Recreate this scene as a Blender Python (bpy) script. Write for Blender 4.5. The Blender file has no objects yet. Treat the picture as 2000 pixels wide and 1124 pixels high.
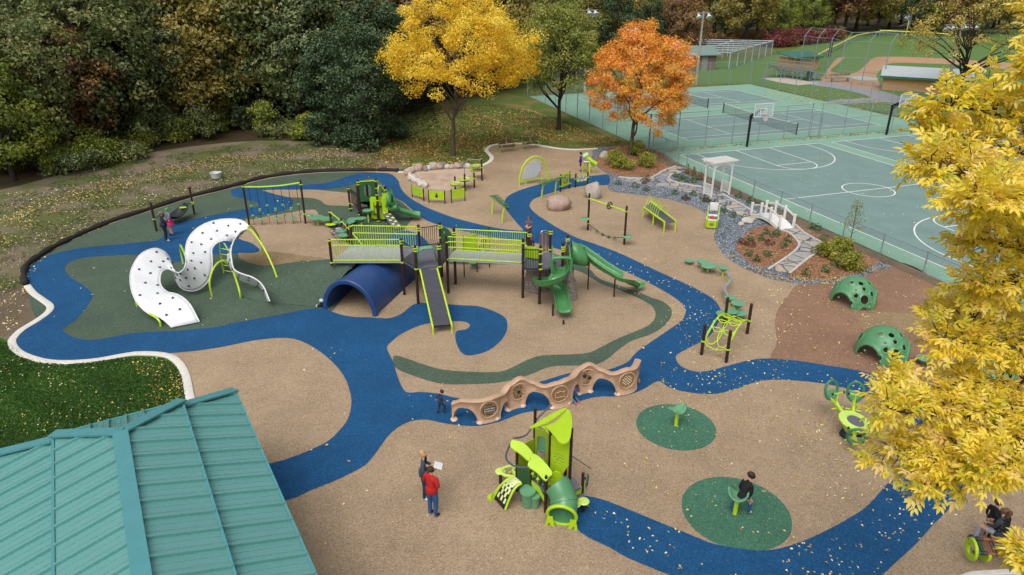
import bpy, bmesh, math, random
import numpy as np
from mathutils import Vector, Matrix, geometry
random.seed(7); rng = np.random.default_rng(11)
scn = bpy.context.scene
col = scn.collection
R = math.radians
PI = math.pi
# ---------------------------------------------------------------- camera and survey of the site
FPX, PITCH, ROLL, CAMH = 1373.1, 0.42279, 0.001756, 14.0
def _dir(px, py):
    x = (px-1000)/FPX; y = -(py-562)/FPX
    c, s = math.cos(ROLL), math.sin(ROLL)
    x, y = c*x-s*y, s*x+c*y
    return x, math.cos(PITCH)+y*math.sin(PITCH), -math.sin(PITCH)+y*math.cos(PITCH)
def G(px, py, z=0.0):
    'survey point: where the sight line of a photo pixel meets the level z'
    d = _dir(px, py); t = (z-CAMH)/d[2]
    return Vector((d[0]*t, d[1]*t, z))
def VP(px, py, Y):
    'survey point: where the sight line meets the upright plane at distance Y'
    d = _dir(px, py); t = Y/d[1]
    return Vector((d[0]*t, Y, CAMH+d[2]*t))
def HT(bx, by, ty):
    return VP(bx, ty, G(bx, by).y).z
def GP(pts, z=0.0): return [G(p[0], p[1], z) for p in pts]
CS = 14.0/15.0577; CA = 0.330633
def Cw(u, v, z=0.0):
    'court frame (metres along the baseline, metres towards the camera) to world'
    ca, sa = math.cos(CA), math.sin(CA)
    return Vector(((15.1439+ca*u+sa*v)*CS, (62.4818+sa*u-ca*v)*CS, z))
cam_d = bpy.data.cameras.new('camera'); cam = bpy.data.objects.new('camera', cam_d); col.objects.link(cam)
cam_d.sensor_width = 36; cam_d.lens = 36*FPX/2000; cam_d.clip_end = 3000; cam_d.clip_start = .1
cam.location = (0, 0, CAMH); cam.rotation_euler = (Matrix.Rotation(PI/2-PITCH, 3, 'X') @ Matrix.Rotation(ROLL, 3, 'Z')).to_euler()
scn.camera = cam
# ---------------------------------------------------------------- light
w = bpy.data.worlds.new('World'); scn.world = w; w.use_nodes = True
wn = w.node_tree; bg = wn.nodes['Background']
sky = wn.nodes.new('ShaderNodeTexSky'); sky.sky_type = 'NISHITA'; sky.sun_disc = False
SUN_EL, SUN_AZ = R(58), R(200)
sky.sun_elevation = SUN_EL; sky.sun_rotation = SUN_AZ; sky.dust_density = 6; sky.air_density = 1.0; sky.ozone_density = .6
hs = wn.nodes.new('ShaderNodeHueSaturation'); hs.inputs['Saturation'].default_value = .38
wn.links.new(sky.outputs[0], hs.inputs['Color']); wn.links.new(hs.outputs[0], bg.inputs[0]); bg.inputs[1].default_value = .1
sl = bpy.data.lights.new('sun', 'SUN'); sl.energy = 0.9; sl.angle = R(50); sl.color = (1, .985, .96)
so = bpy.data.objects.new('sun', sl); col.objects.link(so)
sd = Vector((math.sin(SUN_AZ)*math.cos(SUN_EL), math.cos(SUN_AZ)*math.cos(SUN_EL), math.sin(SUN_EL)))
so.rotation_euler = sd.to_track_quat('Z', 'Y').to_euler(); so.location = sd*60
scn.view_settings.view_transform = 'Standard'; scn.view_settings.look = 'None'
scn.view_settings.exposure = 0.52; scn.view_settings.gamma = 1
scn.render.engine = 'CYCLES'; scn.cycles.max_bounces = 6; scn.cycles.diffuse_bounces = 3; scn.cycles.transparent_max_bounces = 4
# ---------------------------------------------------------------- materials
def lin(c):
    if isinstance(c, str):
        c = [int(c[i:i+2], 16)/255 for i in (0, 2, 4)]
        c = [x/12.92 if x <= .04045 else ((x+.055)/1.055)**2.4 for x in c]
    return tuple(c)
class NT:
    def __init__(s, name):
        s.m = bpy.data.materials.new(name); s.m.use_nodes = True; s.t = s.m.node_tree
        s.b = s.t.nodes['Principled BSDF']; s.out = s.t.nodes['Material Output']
        s.co = s.t.nodes.new('ShaderNodeTexCoord').outputs['Object']
    def n(s, kind, **kw):
        x = s.t.nodes.new('ShaderNode'+kind)
        for k, v in kw.items():
            if k in x.inputs: s.set(x.inputs[k], v)
            else: setattr(x, k, v)
        return x
    def set(s, sock, v):
        if hasattr(v, 'is_linked') or isinstance(v, bpy.types.NodeSocket): s.t.links.new(v, sock)
        else:
            if isinstance(v, tuple) and len(v) == 3 and sock.type == 'RGBA': v = v+(1,)
            sock.default_value = v
    def noise(s, scale, detail=3, rough=.55, co=None, out='Fac'):
        x = s.n('TexNoise', Scale=scale, Detail=detail, Roughness=rough); s.set(x.inputs['Vector'], co or s.co); return x.outputs[out]
    def ramp(s, fac, stops, interp='LINEAR'):
        x = s.n('ValToRGB'); s.set(x.inputs[0], fac); e = x.color_ramp; e.interpolation = interp
        while len(e.elements) < len(stops): e.elements.new(.5)
        for el, (p, c) in zip(e.elements, stops):
            el.position = p; c = lin(c) if not isinstance(c, float) else (c, c, c); el.color = tuple(c)+(1,)
        return x.outputs[0]
    def mix(s, fac, a, b, mode='MIX'):
        x = s.n('Mix', data_type='RGBA', blend_type=mode)
        s.set(x.inputs[0], fac)
        for i, v in ((6, a), (7, b)):
            if isinstance(v, str): v = lin(v)
            s.set(x.inputs[i], v)
        return x.outputs[2]
    def math(s, op, a, b=0.0, c=None):
        x = s.n('Math', operation=op); s.set(x.inputs[0], a); s.set(x.inputs[1], b)
        if c is not None: s.set(x.inputs[2], c)
        return x.outputs[0]
    def bump(s, h, strength=.3, dist=.01):
        x = s.n('Bump', Strength=strength, Distance=dist); s.set(x.inputs['Height'], h); s.set(s.b.inputs['Normal'], x.outputs[0])
    def fin(s, colour, rough=.7, spec=.4, metal=0.0):
        s.set(s.b.inputs['Base Color'], colour); s.set(s.b.inputs['Roughness'], rough)
        s.b.inputs['Specular IOR Level'].default_value = spec; s.b.inputs['Metallic'].default_value = metal
        return s.m
MC = {}
def solid(name, c, rough=.5, var=.12, scale=3.0, metal=0.0, spec=.45, bump=0.0, bscale=60):
    if name in MC: return MC[name]
    t = NT(name); c = lin(c)
    f = t.noise(scale, 5, .65)
    lo = tuple(max(0, x*(1-var)) for x in c); hi = tuple(min(1, x*(1+var)) for x in c)
    colr = t.ramp(f, [(.3, lo), (.7, hi)])
    if bump: t.bump(t.noise(bscale, 3), bump, .01)
    rr = t.ramp(t.noise(scale*2.3, 3), [(.3, float(max(.05, rough-.1))), (.7, float(min(1, rough+.1)))])
    MC[name] = t.fin(colr, rr, spec, metal); return MC[name]
# ---------------------------------------------------------------- mesh building
def wloc(o):
    v = Vector((0, 0, 0))
    while o: v += o.location; o = o.parent
    return v
def tag(o, label=None, cat=None, group=None, kind=None):
    if label: o['label'] = label
    if cat: o['category'] = cat
    if group: o['group'] = group
    if kind: o['kind'] = kind
    return o
def thing(name, loc, label, cat, group=None):
    o = bpy.data.objects.new(name, None); col.objects.link(o); o.location = Vector(loc); o.empty_display_size = .2
    return tag(o, label, cat, group)
class MB:
    def __init__(s): s.v = []; s.f = []; s.fm = []; s.mi = 0
    def add(s, vs, fs):
        o = len(s.v); s.v += [Vector(v) for v in vs]; s.f += [tuple(i+o for i in f) for f in fs]; s.fm += [s.mi]*len(fs); return s
    def box(s, c, d, rz=0.0, M=None):
        c = Vector(c); m = M or Matrix.Rotation(rz, 3, 'Z')
        vs = [c+m @ Vector((x*d[0]/2, y*d[1]/2, z*d[2]/2)) for x in (-1, 1) for y in (-1, 1) for z in (-1, 1)]
        return s.add(vs, [(0, 1, 3, 2), (4, 6, 7, 5), (0, 4, 5, 1), (2, 3, 7, 6), (0, 2, 6, 4), (1, 5, 7, 3)])
    def rbox(s, c, d, b=.02, rz=0.0, M=None):
        'box with chamfered edges'
        c = Vector(c); m = M or Matrix.Rotation(rz, 3, 'Z'); bm = bmesh.new(); bmesh.ops.create_cube(bm, size=1)
        for v in bm.verts: v.co = Vector((v.co.x*d[0], v.co.y*d[1], v.co.z*d[2]))
        bmesh.ops.bevel(bm, geom=bm.edges[:], offset=min(b, min(d)*.45), segments=2, affect='EDGES', profile=.5)
        bm.verts.index_update()
        s.add([c+m @ v.co for v in bm.verts], [[v.index for v in f.verts] for f in bm.faces]); bm.free(); return s
    def beam(s, a, b, wd, h, up=(0, 0, 1)):
        a, b = Vector(a), Vector(b); d = b-a; L = d.length; x = d.normalized(); u = Vector(up); y = u.cross(x)
        if y.length < 1e-5: y = Vector((0, 1, 0))
        y.normalize(); z = x.cross(y); M = Matrix((x, y, z)).transposed()
        return s.box((a+b)/2, (L, wd, h), M=M)
    def tube(s, pts, r, seg=8, cap=True, closed=False):
        P = [Vector(p) for p in pts]; n = len(P); rs = r if isinstance(r, (list, tuple)) else [r]*n
        vs = []; fs = []; ref = None
        for i in range(n):
            if closed: t = P[(i+1) % n]-P[i-1]
            else: t = P[min(i+1, n-1)]-P[max(i-1, 0)]
            if t.length < 1e-9: t = Vector((0, 0, 1))
            t.normalize()
            if ref is None:
                ref = Vector((0, 0, 1)) if abs(t.z) < .9 else Vector((1, 0, 0))
            a = ref-t*ref.dot(t)
            if a.length < 1e-6: a = Vector((1, 0, 0))-t*t.x
            a.normalize(); ref = a; b = t.cross(a)
            for k in range(seg):
                an = 2*PI*k/seg; vs.append(P[i]+(a*math.cos(an)+b*math.sin(an))*rs[i])
        m = n if closed else n-1
        for i in range(m):
            j = (i+1) % n
            for k in range(seg):
                l = (k+1) % seg; fs.append((i*seg+k, i*seg+l, j*seg+l, j*seg+k))
        if cap and not closed:
            fs.append(tuple(range(seg-1, -1, -1))); fs.append(tuple((n-1)*seg+k for k in range(seg)))
        return s.add(vs, fs)
    def cyl(s, a, b, r0, r1=None, seg=12): return s.tube([a, b], [r0, r0 if r1 is None else r1], seg)
    def lathe(s, c, prof, seg=20, axis=None):
        'profile of (radius, height) turned about an upright (or given) axis through c'
        c = Vector(c); vs = []; fs = []; n = len(prof)
        q = Vector((0, 0, 1)).rotation_difference(Vector(axis)).to_matrix() if axis is not None else Matrix.Identity(3)
        for (r, h) in prof:
            for k in range(seg):
                an = 2*PI*k/seg; vs.append(c+q @ Vector((max(r, 1e-4)*math.cos(an), max(r, 1e-4)*math.sin(an), h)))
        for i in range(n-1):
            for k in range(seg):
                l = (k+1) % seg; fs.append((i*seg+k, i*seg+l, (i+1)*seg+l, (i+1)*seg+k))
        fs.append(tuple(range(seg-1, -1, -1))); fs.append(tuple((n-1)*seg+k for k in range(seg)))
        return s.add(vs, fs)
    def ball(s, c, r, seg=12, rings=8, jit=0.0):
        c = Vector(c); r = Vector(r) if hasattr(r, '__len__') else Vector((r, r, r)); vs = [c+Vector((0, 0, r.z))]; fs = []
        for i in range(1, rings):
            th = PI*i/rings
            for k in range(seg):
                an = 2*PI*k/seg; j = 1+random.uniform(-jit, jit)
                vs.append(c+Vector((r.x*math.sin(th)*math.cos(an)*j, r.y*math.sin(th)*math.sin(an)*j, r.z*math.cos(th)*j)))
        vs.append(c-Vector((0, 0, r.z)))
        for k in range(seg): fs.append((0, 1+k, 1+(k+1) % seg))
        for i in range(rings-2):
            for k in range(seg):
                a = 1+i*seg; l = (k+1) % seg; fs.append((a+k, a+seg+k, a+seg+l, a+l))
        a = 1+(rings-2)*seg; e = len(vs)-1
        for k in range(seg): fs.append((a+k, e, a+(k+1) % seg))
        return s.add(vs, fs)
    def prism(s, poly, n, holes=()):
        'flat outline (3D points, optional holes) given thickness along vector n'
        n = Vector(n); loops = [[Vector(p) for p in poly]]+[[Vector(p) for p in h] for h in holes]
        tri = geometry.tessellate_polygon(loops); flat = [p for l in loops for p in l]; N = len(flat)
        fs = []
        for t in tri:
            fs.append(tuple(t)); fs.append(tuple(i+N for i in reversed(t)))
        o = 0
        for l in loops:
            m = len(l)
            for i in range(m): j = (i+1) % m; fs.append((o+i, o+j, o+j+N, o+i+N))
            o += m
        return s.add(flat+[p+n for p in flat], fs)
    def sheet(s, poly, holes=()):
        loops = [[Vector(p) for p in poly]]+[[Vector(p) for p in h] for h in holes]
        tri = geometry.tessellate_polygon(loops); flat = [p for l in loops for p in l]
        return s.add(flat, [tuple(t) for t in tri])
    def grid(s, rows, thick=None):
        'skin over rows of points'
        n, m = len(rows), len(rows[0]); vs = [p for r_ in rows for p in r_]; fs = []
        for i in range(n-1):
            for k in range(m-1): fs.append((i*m+k, i*m+k+1, (i+1)*m+k+1, (i+1)*m+k))
        return s.add(vs, fs)
    def build(s, name, mats, parent=None, loc=None, smooth=True, ang=.7, solidify=0.0, fixn=True, sub=0):
        me = bpy.data.meshes.new(name)
        if parent is not None: L = wloc(parent)
        elif loc is not None: L = Vector(loc)
        elif s.v:
            xs = [v.x for v in s.v]; ys = [v.y for v in s.v]; L = Vector(((min(xs)+max(xs))/2, (min(ys)+max(ys))/2, min(v.z for v in s.v)))
        else: L = Vector((0, 0, 0))
        me.from_pydata([v-L for v in s.v], [], s.f)
        if not isinstance(mats, (list, tuple)): mats = [mats]
        for m in mats: me.materials.append(m)
        if len(mats) > 1: me.polygons.foreach_set('material_index', s.fm)
        if fixn:
            bm = bmesh.new(); bm.from_mesh(me); bmesh.ops.recalc_face_normals(bm, faces=bm.faces); bm.to_mesh(me); bm.free()
        if smooth:
            me.polygons.foreach_set('use_smooth', [True]*len(me.polygons)); me.set_sharp_from_angle(angle=ang)
        me.update()
        o = bpy.data.objects.new(name, me); col.objects.link(o)
        if parent is not None: o.parent = parent
        else: o.location = L
        if solidify:
            md = o.modifiers.new('thickness', 'SOLIDIFY'); md.thickness = solidify; md.offset = 0
        if sub:
            md = o.modifiers.new('smooth', 'SUBSURF'); md.levels = sub; md.render_levels = sub
        return o
def catmull(pts, n=6, closed=False):
    P = [Vector(p) for p in pts]; out = []; m = len(P)
    for i in range(m if closed else m-1):
        if closed: a, b, c, d = P[i-1], P[i], P[(i+1) % m], P[(i+2) % m]
        else: a, b, c, d = P[max(i-1, 0)], P[i], P[i+1], P[min(i+2, m-1)]
        for k in range(n):
            t = k/n; out.append(.5*((2*b)+(c-a)*t+(2*a-5*b+4*c-d)*t*t+(3*b-a-3*c+d)*t**3))
    if not closed: out.append(P[-1])
    return out
def arcpts(c, r, a0, a1, n, u=(1, 0, 0), v=(0, 0, 1)):
    c, u, v = Vector(c), Vector(u), Vector(v)
    return [c+u*(r*math.cos(a0+(a1-a0)*i/n))+v*(r*math.sin(a0+(a1-a0)*i/n)) for i in range(n+1)]
def copy_tree(o, parent=None):
    c = o.copy(); col.objects.link(c)
    if parent is not None: c.parent = parent
    for ch in list(o.children): copy_tree(ch, c)
    return c
def inpoly(x, y, P):
    n = len(P); c = False; j = n-1
    for i in range(n):
        if (P[i][1] > y) != (P[j][1] > y) and x < (P[j][0]-P[i][0])*(y-P[i][1])/(P[j][1]-P[i][1])+P[i][0]: c = not c
        j = i
    return c
# ================================================================ ground materials
def rubber(name, base, speck1, speck2):
    t = NT(name); v = t.n('TexVoronoi', Scale=38.0); t.set(v.inputs['Vector'], t.co)
    sp = t.n('SeparateColor'); t.set(sp.inputs[0], v.outputs['Color'])
    c = t.ramp(sp.outputs[0], [(0.0, speck1), (.3, base), (.72, base), (1.0, speck2)])
    big = t.ramp(t.noise(.45, 6, .68), [(.28, .82), (.72, 1.08)])
    st = t.ramp(t.noise(.16, 7, .72), [(.36, .9), (.5, 1.0), (.66, 1.06)]); big = t.mix(1.0, big, st, 'MULTIPLY')
    mid = t.ramp(t.noise(3.5, 4, .6), [(.3, .95), (.7, 1.04)])
    c = t.mix(1.0, c, big, 'MULTIPLY'); c = t.mix(1.0, c, mid, 'MULTIPLY')
    t.bump(v.outputs['Distance'], .5, .012)
    return t.fin(c, .9, .25)
M_TAN = rubber('tan_rubber', 'a08b71', '826f59', 'b9a48a')
M_TAN2 = rubber('dark_tan_rubber', '8c775a', '6a583f', 'a8926f')
M_BLUE = rubber('blue_rubber', '184d79', '113e63', '2a638f')
M_GREEN = rubber('dark_green_rubber', '4b5d4e', '39493c', '627160')
M_DISC = rubber('green_rubber', '43705a', '335a47', '5f8a72')
M_BROWN = rubber('brown_rubber', '8a6b56', '6e5442', 'a2846d')
def grass_mat(name, stops, dirt, dirt_amt):
    t = NT(name); f = t.noise(7, 8, .75); c = t.ramp(f, stops)
    p = t.noise(.3, 5, .6); d = t.ramp(p, [(dirt_amt-.08, 0.0), (dirt_amt+.1, 1.0)])
    fine = t.ramp(t.noise(45, 4, .7), [(.25, .45), (.75, 1.45)])
    c = t.mix(d, c, t.ramp(t.noise(4, 5, .7), [(.3, dirt[0]), (.7, dirt[1])]))
    c = t.mix(1.0, c, fine, 'MULTIPLY'); t.bump(t.noise(40, 5, .7), .8, .04)
    return t.fin(c, .95, .15)
M_LAWN = grass_mat('lawn_grass', [(.25, '3f5226'), (.5, '55692f'), (.75, '6f7f42')], ('6f6040', '8f7c52'), .55)
M_FIELD = grass_mat('ball_field_grass', [(.25, '4c6838'), (.5, '5d7a45'), (.75, '708a52')], ('6a8a42', '7a9a50'), .8)
M_NEAR = grass_mat('near_lawn_grass', [(.25, '2a4a16'), (.5, '3c6420'), (.75, '527c2e')], ('3a4a20', '50602c'), .75)
M_LITTER = grass_mat('leafy_dirt', [(.25, '4a5230'), (.5, '5f653c'), (.75, '74764c')], ('75685a', '8c7d6c'), .5)
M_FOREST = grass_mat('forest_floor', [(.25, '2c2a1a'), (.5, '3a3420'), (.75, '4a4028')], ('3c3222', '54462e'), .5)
M_BAREDIRT = grass_mat('worn_earth', [(.25, '4c4434'), (.5, '5c5344'), (.75, '706454')], ('6a5c4c', '7c6e5c'), .45)
M_WHITE = solid('white_concrete', 'cfcbc2', .8, .1, 4, bump=.2)
def mulch():
    t = NT('bark_mulch'); v = t.n('TexVoronoi', Scale=17.0); mp = t.n('Mapping'); t.set(mp.inputs[0], t.co); mp.inputs['Scale'].default_value = (1, 2.1, 1)
    t.set(v.inputs['Vector'], mp.outputs[0]); sp = t.n('SeparateColor'); t.set(sp.inputs[0], v.outputs['Color'])
    c = t.ramp(sp.outputs[0], [(0.0, '5a3a28'), (.35, '8a5f45'), (.7, 'a87d5f'), (1.0, 'c9a486')])
    c = t.mix(1.0, c, t.ramp(t.noise(1.2, 4), [(.3, .8), (.7, 1.12)]), 'MULTIPLY')
    t.bump(v.outputs['Distance'], .9, .05); return t.fin(c, .95, .1)
M_MULCH = mulch()
def gravelm():
    t = NT('blue_grey_gravel'); v = t.n('TexVoronoi', Scale=15.0); t.set(v.inputs['Vector'], t.co)
    sp = t.n('SeparateColor'); t.set(sp.inputs[0], v.outputs['Color'])
    c = t.ramp(sp.outputs[0], [(0.0, '4d5763'), (.4, '76808b'), (.75, '97a0a8'), (1.0, 'c6c9cb')])
    c = t.mix(t.ramp(v.outputs['Distance'], [(.32, 0.0), (.75, 1.0)]), c, '3b4048')
    c = t.mix(1.0, c, t.ramp(t.noise(.8, 4), [(.3, .88), (.7, 1.08)]), 'MULTIPLY')
    t.bump(v.outputs['Distance'], -.9, .04); return t.fin(c, .85, .3)
M_GRAVEL = gravelm()
def flag():
    t = NT('flagstone'); v = t.n('TexVoronoi', Scale=1.35, feature='DISTANCE_TO_EDGE'); v2 = t.n('TexVoronoi', Scale=1.35)
    wv = t.noise(3.5, 2, .5, out='Color'); ma = t.n('MixRGB' if False else 'Mix', data_type='RGBA', blend_type='LINEAR_LIGHT')
    ma.inputs[0].default_value = .07; t.set(ma.inputs[6], t.co); t.set(ma.inputs[7], wv)
    for x in (v, v2): t.set(x.inputs['Vector'], ma.outputs[2])
    sp = t.n('SeparateColor'); t.set(sp.inputs[0], v2.outputs['Color'])
    st = t.ramp(sp.outputs[0], [(0.0, '7c828c'), (.4, '9d9a96'), (.7, 'ae9f8e'), (1.0, '8e97a3')])
    st = t.mix(1.0, st, t.ramp(t.noise(5, 5, .7), [(.3, .82), (.7, 1.15)]), 'MULTIPLY')
    j = t.ramp(v.outputs['Distance'], [(.03, 0.0), (.07, 1.0)])
    c = t.mix(j, '4e555e', st); t.bump(j, .6, .03); return t.fin(c, .85, .3)
M_FLAG = flag()
def sandm():
    t = NT('pit_sand'); c = t.ramp(t.noise(9, 8, .8), [(.3, 'a48f7d'), (.7, 'c4b09e')])
    c = t.mix(t.ramp(t.noise(.9, 4), [(.45, 0.0), (.65, .6)]), c, '9a8270'); t.bump(t.noise(14, 6), .5, .04); return t.fin(c, .95, .1)
M_SAND = sandm()
M_INFIELD = grass_mat('infield_clay', [(.25, '9c7a5c'), (.5, 'ab8868'), (.75, 'b89676')], ('a8876a', 'bb9a7c'), .5)
M_ASPH = solid('asphalt_path', '8a8a8e', .9, .12, 2, bump=.3)
def structure(name, poly, z, m, smooth_n=0, holes=()):
    p3 = [Vector((p.x, p.y, z)) for p in poly]
    if smooth_n: p3 = catmull(p3, smooth_n, True)
    hs_ = [catmull([Vector((p.x, p.y, z)) for p in h], 5, True) for h in holes]
    o = MB().sheet(p3, hs_).build(name, m, loc=(0, 0, z), smooth=False); 
    # face up
    me = o.data; bm = bmesh.new(); bm.from_mesh(me)
    for f in bm.faces:
        if f.normal.z < 0: f.normal_flip()
    bm.to_mesh(me); bm.free()
    return tag(o, kind='structure')
def gx(pts): return GP(pts)
# ---------------------------------------------------------------- base ground, out to the horizon
structure('ground', [Vector(p) for p in ((-900, -60, 0), (900, -60, 0), (900, 1800, 0), (-900, 1800, 0))], -.03, M_LAWN)
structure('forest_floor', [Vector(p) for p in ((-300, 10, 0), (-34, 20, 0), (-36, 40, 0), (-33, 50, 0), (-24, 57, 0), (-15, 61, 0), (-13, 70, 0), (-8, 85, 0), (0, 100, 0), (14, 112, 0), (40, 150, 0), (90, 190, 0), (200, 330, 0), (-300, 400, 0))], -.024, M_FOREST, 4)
LIT = gx([(-120, 640), (30, 700), (95, 600), (50, 545), (85, 498), (160, 457), (285, 412), (440, 368), (545, 343), (671, 335), (755, 334), (800, 325), (790, 300), (740, 284), (600, 276), (480, 276), (330, 292), (220, 315), (120, 340), (40, 362), (-60, 385), (-260, 440)])
structure('leaf_litter_ground', LIT, -.018, M_LITTER, 4)
structure('worn_ground', gx([(-60, 560), (50, 566), (90, 585), (100, 600), (70, 630), (30, 655), (-60, 640)]), -.013, M_BAREDIRT, 4)
structure('near_lawn', gx([(-400, 700), (-100, 640), (20, 668), (50, 700), (130, 715), (250, 696), (320, 698), (355, 730), (372, 785), (430, 900), (300, 1300), (-300, 1300), (-700, 900)]), -.009, M_NEAR, 4)
# ---------------------------------------------------------------- rubber play surface
EDGE = [(50, 558), (47, 537), (54, 520), (74, 505), (100, 488), (128, 474), (157, 460), (185, 448), (228, 431), (285, 413), (360, 389), (440, 369), (471, 361), (503, 351.5), (545, 344), (587, 339), (629, 336), (671, 335), (713, 334.5), (755, 334.5), (778, 335.5)]
CURB1 = [(53, 559), (65.5, 574), (85, 588), (98, 599), (94, 611), (71, 628), (43, 645), (26, 662), (24, 673), (31, 684), (48, 695), (85, 706), (128, 709), (185, 705), (242, 695), (270, 691.5), (307, 692.5), (333, 698), (350, 711), (361, 730), (366, 749), (370, 772), (377, 800)]
CURB2 = [(778, 337), (800, 337)]
CURB3 = [(940, 325), (956, 317), (960.6, 309), (956, 302), (950, 294.6), (956, 287), (973, 282.5), (1000, 281), (1032, 282), (1063, 286.5), (1095, 291.5), (1126, 293), (1167, 291)]
outline = list(reversed(CURB1))+EDGE[1:]+[(800, 336), (830, 328), (870, 325), (915, 324)]+CURB3+[(1175, 300), (1205, 345), (1300, 375), (1400, 415), (1480, 480), (1520, 530), (1620, 535), (1700, 518), (1750, 512), (1850, 554), (2010, 612), (2250, 700), (2500, 900), (2400, 1300), (1000, 1500), (300, 1400), (430, 950)]
structure('rubber_surface', gx(outline), 0, M_TAN, 0)
Z1, Z2, Z3, Z4 = .004, .008, .012, .016
GREEN_L = [(52, 545), (56, 522), (75, 507), (101, 490), (129, 476), (158, 462), (186, 450), (229, 433), (286, 415), (361, 391), (441, 371), (472, 363), (504, 353.5), (546, 346), (588, 341), (630, 338), (671, 337), (713, 336.5), (735, 337), (757, 350), (757, 372), (762, 383), (786, 396), (800, 409), (818, 424), (807, 428), (799, 436), (790, 448), (775, 470), (740, 482), (700, 490), (700, 512), (690, 560), (650, 607), (600, 640), (400, 660), (170, 690), (100, 690), (60, 600)]
structure('green_surface', gx(GREEN_L), Z1, M_GREEN)
structure('tan_island', gx([(512, 372.5), (540, 371.3), (566, 371.3), (600, 371), (622, 371.5), (645, 374), (665, 376), (690, 380), (700, 392), (690, 402), (665, 402.3), (645, 402), (634, 399), (627, 393), (615, 388.5), (600, 387), (566, 386), (545, 383), (524, 377)]), Z2+.002, M_TAN, 4)
structure('tan_island', gx([(440, 450), (455, 436), (470, 433), (492, 429), (524, 423), (555, 417.6), (587, 412), (604, 410.5), (615, 410.6), (620, 415), (624, 422), (633, 431), (649, 449), (660, 458), (672, 469), (700, 500), (690, 520), (660, 512), (640, 506.5), (629, 508), (609, 509.5), (587, 511), (565, 514.5), (545, 517), (525, 518.6), (509, 518.5), (494, 516), (482, 512), (471, 506.5), (466, 501), (466, 497), (460, 480), (445, 465)]), Z2, M_TAN, 4)
structure('dark_tan_patch', gx([(467, 497.8), (484, 494), (503, 492.5), (525, 492), (545, 493.5), (566, 496), (587, 499), (612, 503), (637, 506.3), (609, 509), (587, 510.6), (565, 514), (545, 516.5), (525, 518), (509, 518), (494, 515.5), (482, 511.5), (471, 506)]), Z2+.003, M_TAN2, 3)
BLUE = [(53, 545), (57, 524), (76, 509), (92, 501), (114, 494), (157, 485.5), (199, 481), (256, 475.5), (295, 472), (310, 469.5), (318, 463), (325, 454), (342, 438.5), (384, 427), (420, 420), (440, 416.3), (482, 408), (500, 405.5), (506, 402), (505, 398), (492.5, 394), (471.5, 388), (455, 383), (451, 377), (453, 371.5), (471, 367), (513, 363.2), (566, 362), (612, 360.5), (639, 357), (662, 351), (681, 344), (704, 338.8), (734, 338), (755, 339), (767.6, 343), (778, 353.6), (782, 366), (793, 381), (807, 391), (832, 405), (874, 421.7), (916, 434), (969, 446), (1000, 450), (1021, 451), (1017, 444), (1011, 438), (996, 419.6), (987, 407), (985, 397), (990, 386), (1003, 377.5), (1032, 366.5), (1063, 358.5), (1095, 352), (1137, 346), (1168, 343), (1188, 342), (1189, 361), (1158, 362), (1126, 365), (1095, 372), (1063, 381), (1042, 390), (1035, 399), (1036, 407), (1049, 420), (1070, 434), (1095, 449), (1126, 465), (1158, 476), (1200, 491), (1224, 501.5), (1288, 532), (1352, 561), (1391, 583.5), (1406, 602), (1408, 614), (1404, 628), (1386, 657), (1348, 679), (1324, 692), (1320, 701), (1330, 716), (1356, 726), (1382, 725.5), (1423, 714.7), (1468, 703.5), (1505, 701), (1561, 706), (1617, 714.7), (1674, 724), (1730, 739), (1793, 761), (1860, 800), (1905, 850), (1905, 910), (1866, 980), (1824, 1024), (1790, 1062), (1753, 1096), (1700, 1140), (1600, 1175), (1500, 1180), (1400, 1158), (1310, 1125), (1249, 1100), (1223, 1089), (1186, 1068), (1148, 1050), (1122, 1030), (1100, 1005), (1110, 980), (1127, 971), (1145, 969.6), (1178, 977), (1223, 994), (1298, 1025), (1338, 1041), (1394, 1063), (1451, 1073), (1496, 1076), (1545, 1066), (1602, 1043), (1658, 1013), (1696, 987), (1734, 945), (1765, 920), (1800, 870), (1790, 825), (1725, 781), (1660, 761), (1610, 750), (1561, 744.6), (1517, 742), (1479, 746), (1442, 759), (1404, 769), (1367, 769.6), (1330, 764), (1305, 756), (1285, 745), (1260, 759), (1234, 770), (1204, 775), (1167, 775.5), (1130, 785), (1092, 798), (1055, 802.6), (1018, 808), (976, 824), (935, 832.5), (894, 831), (861, 826), (831, 820), (801, 824), (775, 837), (756, 855), (737, 881), (719, 904), (700, 917), (660, 937), (603, 960), (558, 978), (400, 1010), (400, 940), (524, 907), (558, 898), (603, 881), (641, 862), (664, 840), (679, 820), (686, 794), (684, 768), (671, 734), (641, 700), (600, 672), (560, 660.5), (500, 665), (440, 677), (380, 686), (320, 691), (270, 689), (242, 693), (185, 703), (128, 707), (85, 703), (48, 692), (32, 682), (27, 672), (45, 648), (73, 630), (98, 612), (102, 598), (88, 586), (68, 572), (55, 558)]
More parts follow.
